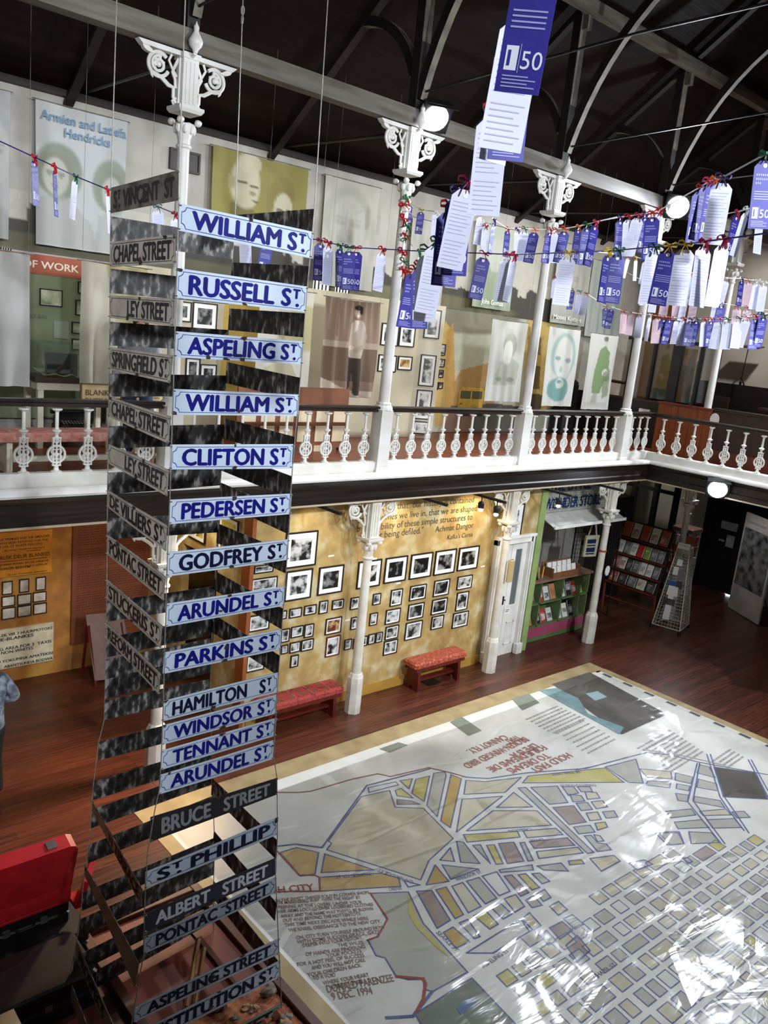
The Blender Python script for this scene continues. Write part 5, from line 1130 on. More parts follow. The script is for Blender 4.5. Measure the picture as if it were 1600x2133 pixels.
# pyramid wire stand
t = thing('wire_stand', 'tapering white wire grid stand hung with cards, near the far end', 'display stand', (16.1, 8.1, 0))
cor = [V((15.68, 8.3, .08)), V((15.81, 7.73, .08)), V((16.46, 7.88, .08)), V((16.3, 8.32, .08))]
top = [V((16.12+(c.x-16.08)*.42, 8.1+(c.y-8.1)*.42, 1.78)) for c in cor]
wm = mat('white_wire', '#c9c4b4', '#b0aa98', 8, .4)
for k in range(4):
    a, b2, c, d = cor[k], cor[(k+1) % 4], top[(k+1) % 4], top[k]
    b = MB(); b.tube([a, b2], .012, wm, 4); b.tube([a, d], .012, wm, 4); b.tube([d, c], .012, wm, 4)
    for i in range(1, 9): b.tube([a+(b2-a)*i/9, d+(c-d)*i/9], .004, wm, 3)
    for i in range(1, 24): b.tube([a+(d-a)*i/24, b2+(c-b2)*i/24], .004, wm, 3)
    b.build('wire_side', t)
b = MB(); b.slab([top[0]+V((-.02, 0, -.02)), top[1]+V((-.02, 0, -.02)), top[1]+V((-.0, 0, .1)), top[0]+V((-.0, 0, .1))], .012, paper); b.build('header_card', t)
f = Fr(top[0]+V((-.03, 0, .0)), top[1]-top[0], (0, 0, 1)); b = MB(); b.text('THE COLOUR OF', f, .02, .05, .02, inkblack, width=.22, c=.005); b.build('heading', t)
for c in cor: MB().lathe([(.035, 0), (.035, .07)], black, (c.x, c.y, 0), 8).build('foot', t)
rr = random.Random(21); fc, fd = cor[0], cor[1]
for i, (u, v, w_, h, c) in enumerate(((.2, .66, .3, .1, 7), (.5, .62, .3, .12, 5), (.15, .53, .4, .05, 8), (.55, .5, .3, .1, 2), (.2, .4, .5, .12, 7), (.15, .28, .5, .08, 2), (.3, .1, .25, .3, 7), (.3, .78, .35, .08, 7))):
    a = fc+(top[0]-fc)*v; a2 = fd+(top[1]-fd)*v; v2 = v+h; e = fc+(top[0]-fc)*v2; e2 = fd+(top[1]-fd)*v2; n = V((-.02, -.005, 0))
    q = [a+(a2-a)*u+n, a+(a2-a)*(u+w_)+n, e+(e2-e)*(u+w_)+n, e+(e2-e)*u+n]
    m = mat('blue_card', '#2a4a9a') if c == 8 else bk[c][0]
    o = MB().slab(q, .01, m).build('hanging_card', org=q[0]); tag(o, 'card pack on the tapering wire stand, %s' % ('upper left', 'upper right', 'blue one', 'middle right', 'large white one in the middle', 'small dark one low down', 'long pale one at the bottom', 'topmost')[i], 'card', 'cards on the tapering wire stand')
# round card spinner
t = thing('card_spinner', 'tall card spinner with rows of postcards beside the black doors', 'display stand', (17.35, 8.75, 0))
MB().lathe([(.3, 0), (.3, .03), (.05, .06)], black, (17.35, 8.75, 0), 14).build('base', t); MB().tube([(17.35, 8.75, .05), (17.35, 8.75, 1.95)], .025, iron).build('pole', t)
MB().cbox((17.1, 8.5, 1.86), (17.6, 9.0, 1.96), .02, mat('spinner_top', '#6a4a3a')).build('top_board', t)
for a in range(8):
    w_ = a*PI/4; d = V((math.cos(w_), math.sin(w_), 0)); s_ = V((-d.y, d.x, 0)); b = MB()
    b.tube([V((17.35, 8.75, .4))+d*.24+s_*.09, V((17.35, 8.75, 1.9))+d*.24+s_*.09], .006, iron, 4); b.build('wire_rail', t)
    for r_ in range(6):
        z = .42+r_*.24; c = V((17.35, 8.75, z))+d*.25
        q = [c-s_*.075, c+s_*.075, c+s_*.075+V((0, 0, .17))+d*.03, c-s_*.075+V((0, 0, .17))+d*.03]
        if d.x > .8: continue
        o = MB().slab(q, .02, bk[(a*3+r_*5) % 8][0] if (a+r_) % 3 else paper).build('postcard_pack', org=c); tag(o, 'pack of postcards in a pocket of the tall card spinner', 'postcards', 'postcard packs on the tall spinner')
# leaning display board
t = thing('poster_board', 'large free-standing board with a grey crowd photograph near the black doors', 'display board', (18.5, 7.6, 0))
a, c = V((18.86, 8.17, .02)), V((18.23, 7.16, .02)); H_ = 2.32; fr = Fr(a, c-a, (0, 0, 1)); W_ = (c-a).length
b = MB().prism(fr, [(0, 0), (W_, 0), (W_, H_), (0, H_)], -.04, 0, mat('board_pale', '#c9c2b8', '#b8a89c', 3, .7)); b.build('board', t)
b = MB(); b.rect(fr, .06, .62, W_-.06, 1.98, photo_mat('crowd_print', '#2c2a2a', '#8d8a86', 5, .35, .65), .003); b.build('photograph', t)
b = MB(); b.rect(fr, .1, 2.1, .8, 2.15, mat('faded_heading', '#a69f96'), .003); b.build('heading', t)
for x in (.1, W_-.1): MB().tube([fr.p(x, .01, -.04), fr.p(x, .01, -.4), fr.p(x, .7, -.05)], .015, black, 4).build('foot', t)
# black double doors
t = struct(bpy.data.objects.new('door_2', None)); COL.objects.link(t); t.location = (19.9, 8.75, 0)
bd = mat('black_door_paint', '#17161a', '#1f1e24', 4, .4)
for a, c in ((8.0, 8.72), (8.74, 9.5)):
    b = MB().bx((19.84, a, .03), (19.9, c, 2.6), bd)
    for z in (.2, 1.3): b.bx((19.825, a+.12, z), (19.84, c-.12, z+.9), bd)
    b.build('door_leaf', t)
b = MB().bx((19.8, 7.9, 0), (19.9, 8.0, 2.7), black); b.bx((19.8, 9.5, 0), (19.9, 9.6, 2.7), black); b.bx((19.8, 7.9, 2.6), (19.9, 9.6, 2.72), black); b.build('door_frame', t)
o = struct(MB().bx((19.87, 8.1, .0), (19.9, 8.72, .03), emit('daylight_gap', '#f4f8ff', 6)).build('window_9'))  # glowing strip added for the daylight under the doors, not a window
fx = Fr((19.82, 9.5, 0), (0, -1, 0), (0, 0, 1))
for i, (a, z0, w_, h) in enumerate(((.35, 1.62, .42, .2), (.55, 1.2, .2, .3), (.36, 1.3, .14, .05))):
    o = MB().prism(fx, [(a, z0), (a+w_, z0), (a+w_, z0+h), (a, z0+h)], -.0, .006, mat('notice_grey', '#b9b9bc', '#8c8c90', 8, .7)).build('door_notice', org=fx.p(a, z0)); tag(o, 'pale notice stuck on the black double doors, ' + ('upper wide one', 'lower square one', 'small lower left one')[i], 'notice', 'notices on the black doors')
# dark stair screen with pale wall behind
t = thing('stair_screen', 'black timber stair framing in front of the pale far wall', 'staircase', (18.6, 10.3, 0))
for y in (9.75, 10.3, 10.9): MB().bx((18.55, y, 0), (18.67, y+.12, 3.28), black).build('post', t)
for z in (1.2, 2.35, 3.0): MB().bx((18.57, 9.75, z), (18.63, 11.6, z+.09), black).build('rail', t)
b = MB(); b.slab([(16.9, 11.0, .9), (18.5, 11.0, 2.6), (18.5, 11.0, 2.9), (16.9, 11.0, 1.2)], .06, black); b.build('stringer', t)
for i in range(7): MB().bx((16.9+i*.23, 11.0, .95+i*.24), (17.15+i*.23, 11.6, .99+i*.24), darkwood).build('tread', t)
o = MB().bx((16.3, 10.0, 0), (17.0, 10.6, 2.4), mat('cupboard_black', '#14110f', '#241d1a', 3, .4)).build('dark_cupboard', org=(16.6, 10.3, 0)); tag(o, 'dark cupboard standing behind the sloping book rack', 'cupboard')
MB().bx((16.28, 10.05, .2), (16.3, 10.55, 2.3), darkwood).build('cupboard_door', o)
# lighting tracks under the gallery
for i, (p0, p1, heads) in enumerate((((640, 1044), (733, 1068), []), ((870, 1033), (937, 1052), []), ((985, 1027), (1044, 1048), [(1004, 1040), (1036, 1048)]), ((1118, 1014), (1183, 1034), [(1166, 1030)]), ((1232, 1006), (1290, 1023), []))):
    a = at(*p0, 'Z', 3.22); c = at(*p1, 'Z', 3.22); c.x = a.x
    a.y = max(a.y, c.y)
    t = thing('track_light', 'black lighting track under the gallery, ' + ('left of the second column', 'above the quotation', 'with two spot heads near the third column', 'in front of the shop sign', 'above the fourth column')[i], 'track light', (a.x, c.y, 3.25), 'black lighting tracks')
    y0, y1 = sorted((c.y, a.y)); y1 = max(y1, y0+.9)
    MB().bx((a.x-.02, y0, 3.2), (a.x+.02, y1, 3.24), black).build('track', t)
    MB().bx((a.x-.01, y1-.1, 3.24), (a.x+.01, y1-.06, 3.3), black).build('fixing', t)
    for h in heads:
        q = at(*h, 'X', a.x); b = MB(); b.tube([(a.x, q.y, 3.2), (a.x, q.y, 3.13)], .01, black); b.lathe([(.03, 0), (.05, -.03), (.05, -.1), (.04, -.11)], black, (a.x, q.y, 3.13), 10); sh = b.build('spot_head', t)
        MB().blob((a.x-.02, q.y-.02, 3.0), (.04, .04, .03), emit('track_bulb', '#fff4dc', 3), 1, 8, 4, 0).build('bulb', sh)
# ---------------------------------------------------------------- the painted street map on the floor
ms = mat('map_canvas', '#c6c3ba', '#d9d7d0', 1.6, .7, c3='#d0cec6', lo=.3, hi=.7)
bd_ = mat('map_border_tan', '#8f7a52', '#a8946a', 3, .6)
t = thing('floor_map', 'huge hand painted street map laid out on the hall floor', 'map', (8.3, 4.2, 0))
X0, X1, Y0, Y1 = 3.95, 12.5, .4, 7.45
MB().bx((X0, Y0, 0), (X1, Y1, .006), ms).build('map_sheet', t)
b = MB()
for a in (((X0-.16, Y1, 0), (X1+.16, Y1+.32, .005)), ((X1, Y0, 0), (X1+.18, Y1, .005)), ((X0-.16, Y0, 0), (X0, Y1, .005))): b.bx(*a, bd_)
b.bx((X0, Y1-.04, .006), (X1, Y1, .0068), mat('border_white', '#cfccc2')); b.bx((X1-.12, Y0, .006), (X1, Y1, .0068), mat('border_white', '#cfccc2'))
for k in range(24): b.bx((X1-.1, Y1-.3-k*.42, .0068), (X1-.02, Y1-.12-k*.42, .0072), mat('border_dash', '#4a5054'))
b.build('border', t)
ink = mat('map_ink', '#4e5680', '#666c92', 6, .7); inkr = mat('map_red_ink', '#8a4038', '#9c5448', 6, .7); inkgy = mat('map_grey_ink', '#8f8c88', '#a29f9a', 6, .7)
fills = {'t': mat('map_tan', '#b9b198', '#c6c0ac', 3, .7), 'g': mat('map_grey', '#a9a79b', '#b0ae a2'.replace(' ', ''), 3, .7), 'y': mat('map_yellow', '#b0a658', '#beb682', 4, .7), 'o': mat('map_orange', '#b3904e', '#b0a068', 4, .7),
         'b': mat('map_brown', '#93837a', '#a4968c', 4, .7), 'w': mat('map_white', '#c6c4bc', '#d2d0c9', 2, .7), 'e': mat('map_green', '#6f7566', '#7d8474', 3, .7), 'd': mat('map_dark', '#4a4640', '#5c564c', 3, .7), 's': mat('map_sea', '#6d868a', '#7f9a9c', 4, .7), 'k': mat('map_buff', '#b89a62', '#c2aa7a', 3, .7)}
PR = MB(); ZM = .0068; ZI = [0]
def flo(px, py): p = at(px, py, 'Z', ZM); return V((p.x, p.y, ZM))
def outline(P, m, w_=.016, z=.0004, closed=True):
    n = len(P)
    for i in range(n if closed else n-1):
        a, c = P[i], P[(i+1) % n]; d = (c-a); z += 2e-6
        if d.length < 1e-4: continue
        u = d.normalized(); s_ = V((-u.y, u.x, 0))*w_/2; a2 = a-u*w_*.4; c2 = c+u*w_*.4; q = V((0, 0, z))
        PR.poly([a2-s_+q, c2-s_+q, c2+s_+q, a2+s_+q], m)
def block(pts, f, ox=0, oy=0, s=1, m=None, w_=.017):
    P = [flo(ox+x*s, oy+y*s) for x, y in pts]
    A = sum(P[i].x*P[(i+1) % len(P)].y-P[(i+1) % len(P)].x*P[i].y for i in range(len(P)))
    if A < 0: P = P[::-1]
    ZI[0] += 1; q = V((0, 0, ZI[0]*6e-6)); PR.poly([p+q for p in P], fills[f]); outline([p+q for p in P], m or ink, w_)
for f, pts in (('t', [(740, 415), (945, 370), (985, 492), (1190, 500), (1405, 718), (1230, 878), (1170, 1018), (490, 800), (525, 752), (500, 738)]), ('w', [(790, 350), (990, 308), (1010, 330), (795, 385)]), ('y', [(1020, 300), (1110, 285), (1085, 360)]),
               ('y', [(985, 370), (1030, 355), (1115, 425), (1000, 410)]), ('b', [(1000, 435), (1100, 445), (1165, 470), (1000, 472)]), ('y', [(1135, 290), (1235, 265), (1195, 450), (1105, 390)]), ('g', [(1265, 245), (1345, 235), (1355, 260), (1290, 560), (1215, 480)]),
               ('o', [(1390, 255), (1465, 285), (1385, 640), (1315, 590)]), ('k', [(150, 820), (270, 785), (430, 820), (405, 975), (300, 990)]), ('k', [(475, 830), (830, 945), (450, 965)]), ('k', [(440, 1000), (880, 970), (1010, 1005), (1025, 1065), (440, 1100)]),
               ('w', [(1050, 1025), (1165, 1055), (1080, 1070)]), ('o', [(1275, 910), (1375, 1030), (1210, 1055)]), ('t', [(1385, 785), (1415, 885), (1310, 875)]), ('g', [(1325, 910), (1590, 940), (1390, 1015)]), ('g', [(1430, 740), (1480, 745), (1600, 900), (1460, 890)]),
               ('b', [(1140, 1100), (1250, 1095), (1385, 1310), (1290, 1370)]), ('o', [(1280, 1090), (1355, 1070), (1480, 1270), (1420, 1300)]), ('o', [(1335, 1400), (1405, 1360), (1525, 1465), (1425, 1515)]), ('g', [(1450, 1330), (1510, 1305), (1600, 1430), (1560, 1445)])):
    block(pts, f, 540, 1540, .2875)
for f, pts in (('g', [(680, 195), (930, 185), (1030, 395), (1325, 720), (1090, 850), (1040, 835), (1030, 765), (930, 770), (850, 750), (775, 625), (715, 610), (660, 505), (720, 485), (790, 370)]), ('e', [(975, 1000), (1355, 760), (1640, 1060), (1640, 1300), (1150, 1300)])):
    block(pts, f, 560, 1800, .3125)
PR.poly([flo(560+x*.3125, 1800+y*.3125)+V((0, 0, .003)) for x, y in [(925, 200), (1010, 395), (1200, 620), (1120, 560), (980, 420), (930, 330)]][::-1], fills['y'])
PR.poly([flo(560+x*.3125, 1800+y*.3125)+V((0, 0, .003)) for x, y in [(1250, 960), (1340, 885), (1390, 930), (1280, 1005)]][::-1], mat('map_blue', '#56688a'))
C2 = [('t', [(330, 360), (345, 250), (500, 260), (785, 225), (655, 345)]), ('t', [(270, 660), (315, 400), (635, 375)]), ('t', [(590, 465), (725, 345), (875, 460)]), ('t', [(350, 650), (560, 490), (910, 490), (1025, 605)]), ('y', [(325, 680), (755, 655), (775, 700), (355, 740)]),
      ('t', [(800, 650), (1060, 630), (1115, 680), (830, 705)]), ('b', [(850, 735), (1150, 705), (1210, 765), (890, 790)]), ('t', [(905, 815), (1235, 780), (1275, 825), (925, 870)]), ('b', [(605, 750), (725, 740), (805, 890), (675, 910)]), ('y', [(510, 765), (570, 760), (640, 910), (585, 915)]),
      ('g', [(775, 745), (810, 740), (880, 885), (840, 890)]), ('g', [(400, 765), (460, 760), (540, 910)]), ('y', [(795, 270), (840, 215), (1450, 150), (1600, 265)]), ('g', [(760, 310), (820, 305), (1360, 820), (1310, 830)]), ('g', [(860, 305), (1070, 295), (1155, 425), (1010, 440)]),
      ('b', [(1035, 465), (1200, 450), (1300, 580), (1165, 600)]), ('g', [(1110, 300), (1200, 300), (1240, 350), (1160, 370)]), ('g', [(1230, 300), (1330, 300), (1350, 340), (1260, 340)]), ('g', [(1170, 360), (1260, 370), (1290, 415), (1195, 420)]), ('t', [(1290, 340), (1380, 345), (1410, 390), (1310, 400)]),
      ('g', [(1220, 430), (1310, 425), (1350, 480), (1260, 490)]), ('t', [(1340, 420), (1430, 410), (1470, 460), (1380, 475)]), ('t', [(1300, 510), (1390, 500), (1420, 560), (1330, 570)]), ('g', [(1430, 500), (1520, 490), (1550, 540), (1460, 550)]), ('g', [(1200, 620), (1330, 605), (1370, 660), (1240, 675)]),
      ('y', [(1370, 590), (1450, 580), (1470, 620), (1390, 645)]), ('g', [(1285, 690), (1340, 685), (1390, 745), (1460, 755), (1500, 800), (1390, 815)]), ('t', [(1360, 680), (1410, 690), (1440, 730), (1390, 735)]), ('y', [(1160, 890), (1260, 880), (1285, 910), (1170, 920)]), ('t', [(1330, 870), (1520, 845), (1570, 890), (1420, 970)]),
      ('g', [(610, 960), (870, 920), (880, 960), (620, 980)]), ('g', [(910, 930), (1100, 905), (1160, 970), (960, 960)]), ('w', [(475, 1010), (590, 975), (695, 1130), (610, 1165)]), ('g', [(350, 1050), (450, 1020), (590, 1185), (500, 1230)]), ('t', [(235, 1090), (320, 1060), (465, 1250), (365, 1300)]),
      ('b', [(650, 1010), (710, 1000), (845, 1140), (780, 1170)]), ('y', [(760, 1000), (820, 990), (930, 1100), (870, 1120)]), ('g', [(870, 990), (930, 985), (1010, 1050), (950, 1070)]), ('t', [(650, 1190), (740, 1155), (810, 1250), (735, 1295)]), ('g', [(540, 1255), (620, 1225), (710, 1310), (640, 1350)]),
      ('y', [(410, 1325), (500, 1280), (600, 1390), (535, 1430)]), ('g', [(820, 1200), (880, 1165), (950, 1240), (870, 1260)]), ('g', [(910, 1150), (970, 1115), (1020, 1180), (960, 1210)]), ('w', [(350, 1620), (780, 1350), (850, 1450), (560, 1620)]), ('b', [(1010, 1420), (1110, 1370), (1190, 1440), (1090, 1510)]),
      ('b', [(1140, 1560), (1230, 1480), (1330, 1600), (1230, 1690)]), ('t', [(790, 1350), (850, 1300), (940, 1400), (880, 1440)]), ('g', [(1120, 1350), (1190, 1315), (1280, 1390), (1210, 1430)]), ('t', [(1010, 1250), (1080, 1210), (1150, 1275), (1080, 1320)]), ('g', [(940, 1480), (985, 1440), (1060, 1520), (1000, 1560)])]
for f, pts in C2: block(pts, f, 880, 1560, .2625, w_=.018)
C3 = [('g', [(245, 150), (500, 85), (560, 285), (440, 280)]), ('t', [(530, 165), (790, 190), (800, 250), (590, 235)]), ('g', [(600, 265), (790, 275), (780, 325), (580, 300)]), ('g', [(830, 200), (975, 235), (960, 290), (825, 260)]), ('g', [(840, 290), (950, 310), (940, 350), (835, 330)]), ('g', [(1030, 130), (1110, 150), (1160, 240), (1010, 200)]),
      ('g', [(1020, 250), (1170, 290), (1185, 350), (1005, 320)]), ('g', [(985, 395), (1200, 430), (1240, 490), (980, 440)]), ('d', [(1150, 150), (1500, 200), (1600, 420), (1230, 400)]), ('t', [(1030, 520), (1250, 500), (1290, 550), (1060, 555)]), ('g', [(830, 370), (940, 385), (930, 440), (850, 430)]),
      ('g', [(1090, 590), (1320, 580), (1380, 655), (1140, 660)]), ('g', [(820, 610), (1050, 590), (1110, 655), (850, 665)]), ('g', [(1300, 525), (1400, 520), (1450, 570), (1340, 575)]), ('g', [(650, 690), (860, 690), (900, 790), (760, 800)]), ('g', [(750, 520), (960, 500), (1000, 550), (790, 575)]), ('g', [(940, 690), (1130, 700), (1200, 780), (960, 790)]),
      ('y', [(890, 910), (930, 905), (970, 940), (930, 955)]), ('g', [(440, 950), (570, 925), (640, 960), (510, 1010)]), ('g', [(690, 700), (850, 700), (900, 790), (790, 800)])]
for f, pts in C3: block(pts, f, 1200, 1560, .25, w_=.018)
# the regular street grid nearest the viewer, drawn block by block
ga, gb = V((1.51, -.08, 0)).normalized(), V((.1, -1, 0)).normalized()
A0 = at(1040, 1985, 'Z', 0); A0 = V((6.0, 3.55, 0))
rr = random.Random(17)
def pxof(p):
    d = p-EYE; return 800+FPX*d.dot(RT)/d.dot(FW), 1066.5-FPX*d.dot(UP)/d.dot(FW)
reg = [(1050, 2010), (1090, 1955), (1200, 1945), (1245, 1900), (1220, 1850), (1310, 1795), (1400, 1770), (1600, 1745), (1900, 1760), (1900, 2500), (900, 2500), (935, 2010)]
row = 0; y = 0
rowsY = []
yy = 4.35
while yy > .7:
    h = rr.choice((.12, .14, .16)); rowsY.append((yy, yy-h)); yy -= h+.07
for r_, (ya, yb) in enumerate(rowsY):
    x = 5.4
    while x < 12.1:
        w_ = rr.choice((.13, .15, .17, .19, .3 if rr.random() < .3 else .16))
        P = [V((x, ya-.03*(x-6), ZM)), V((x+w_, ya-.03*(x+w_-6), ZM)), V((x+w_-.02, yb-.03*(x+w_-6), ZM)), V((x-.02, yb-.03*(x-6), ZM))]
        c = sum(P, V())/4; q = pxof(c)
        if inpoly(q[0], q[1], reg) and all(X0+.1 < p.x < X1-.1 for p in P):
            ZI[0] += 1; P = [p+V((0, 0, ZI[0]*6e-6)) for p in P]; PR.poly(P[::-1], fills[rr.choice('gggttgwtgt' if rr.random() < .86 else 'ygb')]); outline(P[::-1], ink, .012)
        x += w_+(.055 if rr.random() < .8 else .1)
# long outlines, coast and road edges
def line(pts, m, ox, oy, s, w_=.018): outline([flo(ox+x*s, oy+y*s) for x, y in pts], m, w_, .0028, False)
line([(130, 385), (280, 385), (370, 378), (670, 290), (860, 250), (950, 270), (1230, 205), (1460, 262), (1480, 272)], inkr, 540, 1540, .2875)
line([(0, 160), (50, 150), (230, 190), (350, 225), (520, 235), (830, 190), (1300, 155), (1430, 120), (1600, 75)], ink, 880, 1560, .2625)
line([(0, 175), (150, 145), (450, 65), (590, 30), (780, 50), (1020, 110), (1600, 215)], ink, 1200, 1560, .25)
line([(560, 5), (900, 60), (1080, 100), (1250, 140)], inkgy, 1200, 1560, .25)
line([(130, 775), (265, 760), (455, 785), (780, 335), (1235, 215)], ink, 540, 1540, .2875, .022)
line([(130, 810), (290, 985), (405, 985), (435, 1000), (440, 1100), (120, 1105)], inkr, 540, 1540, .2875)
line([(805, 1115), (930, 1300), (860, 1430), (785, 1455)], inkr, 540, 1540, .2875)
line([(850, 750), (1030, 765), (1045, 800), (1030, 900), (985, 985)], inkr, 560, 1800, .3125, .03)
line([(785, 1025), (960, 1015), (1090, 850)], ink, 560, 1800, .3125, .03)
line([(1090, 45), (1200, 400), (1280, 520), (1400, 680)], ink, 1200, 1560, .25); line([(1120, 45), (1230, 390), (1320, 520), (1440, 700)], ink, 1200, 1560, .25)
line([(1435, 90), (1600, 400)], ink, 1200, 1560, .25); line([(1460, 90), (1600, 350)], ink, 1200, 1560, .25); line([(1010, 120), (930, 440), (1210, 790)], ink, 1200, 1560, .25); line([(1030, 120), (975, 430), (1240, 790)], ink, 1200, 1560, .25)
# inset picture with a dark hill and a blue shore in the far corner
PR.poly([flo(x, y)+V((0, 0, .0025)) for x, y in ((1150, 1425), (1228, 1400), (1390, 1488), (1295, 1530))][::-1], fills['d'])
PR.poly([flo(x, y)+V((0, 0, .0028)) for x, y in ((1122, 1438), (1160, 1433), (1205, 1455), (1225, 1487), (1300, 1515), (1290, 1530))][::-1], fills['s'])
PR.poly([flo(x, y)+V((0, 0, .003)) for x, y in ((1220, 1445), (1245, 1440), (1265, 1452), (1240, 1460))], mat('map_pale_blue', '#8fa3a8'))
for P in (((937, 1504), (962, 1493), (1004, 1522), (976, 1533)), ((1066, 1456), (1102, 1445), (1124, 1464), (1088, 1480)), ((790, 1560), (830, 1546), (850, 1552), (812, 1568))):
    PR.poly([flo(*q)+V((0, 0, .002)) for q in P][::-1], fills['e'])
o = PR.build('street_print', t); o['kind'] = 'stuff'
# hand lettering on the map
def ml(s, p0, p1, h, m, bold=.0):
    a, c = flo(*p0), flo(*p1); u = (c-a); f = Fr(a, u, V((-u.y, u.x, 0)))
    b = MB(); b.text(s, f, 0, 0, h, m, c=.0032, width=u.length, bold=bold); b.build('hand_lettering', t)
ml('OH CITY', (560, 1862), (655, 1854), .1, inkr, .02)
for i, (s, x0_, y0_, x1_, y1_) in enumerate((('IN THE SWEET THINGS SOLD IN CORNER SHOPS', 575, 1879, 770, 1862), ('OR MANENBERG WAY, WITH THE NIGHT BY', 578, 1884, 752, 1872), ('PEERING AT THE LOVERS, UNDER YOUR', 580, 1893, 755, 1882), ("HER ARMS LOCKED OVER LOOSENED CLOTHES", 580, 1902, 778, 1887), ("AWAY AND THE NAME WAY THEY'LL BE BLOWN", 585, 1912, 778, 1896),
     ('OUT AND BEYOND THE HOTTENTOTS', 590, 1921, 752, 1906), ('THIS TIME NEXT DECADE, WHILE HERE', 594, 1930, 768, 1916), ('WE KNEEL OBEISANCE TO THE NEW CITY.', 602, 1941, 795, 1922), ('OH, CITY TURN YOURSELF AROUND NOW', 618, 1957, 803, 1934), ('WITH SOME SUDDEN GRACE, GAZE', 620, 1966, 793, 1944), ('DEEPER INTO YOUR HISTORY,', 632, 1973, 757, 1956),
     ('THE WILES', 705, 1973, 758, 1966), ('OF HANDS ARE FINGERING', 638, 1992, 762, 1975), ('YOUR POCKETS', 682, 1995, 754, 1984), ('FOR A HOT FEEL OF SUCCESS', 620, 2013, 760, 1993), ('AND YOU WILL NOT CALL', 650, 2020, 762, 2003), ('YOUR CHILDREN BACK', 642, 2035, 754, 2014), ('TO A VOID', 653, 2042, 700, 2034), ('WHERE YOUR HEART', 674, 2052, 770, 2034), ('USED TO BE.', 692, 2060, 758, 2048))):
    ml(s, (x0_, y0_), (x1_, y1_), .045, mat('map_brown_ink', '#7a5f52', '#937a6c', 6, .7), .01)
ml('DONALD PARENZEE', (683, 2068), (822, 2044), .085, mat('map_brown_ink', '#7a5f52'), .02); ml('9 DEC. 1994', (693, 2084), (778, 2070), .085, mat('map_brown_ink', '#7a5f52'), .02)
inkp = mat('map_pale_red', '#9a5a52', '#a8746a', 6, .7)
for s, p0, p1 in (('HOLD FAST', (1180, 1568), (1102, 1602)), ('TO DREAMS', (1135, 1569), (1053, 1603)), ('FOR IF DREAMS DIE', (1128, 1552), (1012, 1600)), ('LIFE IS A', (1110, 1548), (1060, 1572)), ('BROKEN-WINGED BIRD', (1090, 1535), (962, 1593)), ('THAT', (1075, 1532), (1050, 1543)), ('CANNOT FLY.', (1048, 1531), (970, 1563))):
    ml(s, p0, p1, .13, inkp, .03)
rr = random.Random(31)
b = MB()
for (ax, ay), (cx, cy), n, L_ in (((1160, 1470), (1225, 1500), 7, 95), ((1215, 1500), (1290, 1545), 7, 80), ((1395, 1520), (1470, 1570), 9, 110), ((1520, 1560), (1555, 1580), 4, 60)):
    for i in range(n):
        p = flo(ax+(cx-ax)*i/n, ay+(cy-ay)*i/n); u = V((-1, -.05, 0)).normalized(); s_ = V((-u.y, u.x, 0))
        x = 0
        while x < L_*.009:
            w_ = rr.uniform(.02, .08); b.poly([p+u*x, p+u*(x+w_), p+u*(x+w_)+s_*.03, p+u*x+s_*.03], inkgy); x += w_+.02
for q in b.v: q.z = ZM+.0028
o = b.build('small_handwriting', t); o['kind'] = 'stuff'
for s, p0, p1 in (('CHESTER', (812, 1856), (838, 1853)), ('WORCESTER ST', (772, 1818), (698, 1824)), ('CAMBRIDGE ST', (862, 1836), (790, 1810)), ('WINDSOR ST', (953, 1836), (1005, 1818)), ('ASPELING ST', (1008, 2017), (1062, 1982)), ('CHAPEL ST', (1242, 2040), (1285, 2012)), ('SEARLE ST', (908, 1943), (950, 1983)), ('CONSTITUTION ST', (1240, 1634), (1165, 1634)), ('DE WAAL DRIVE', (1206, 1606), (1148, 1612)), ('CALEDON', (1106, 1725), (1058, 1729)), ('UPPER', (1130, 1746), (1102, 1749))):
    ml(s, p0, p1, .05, ink)
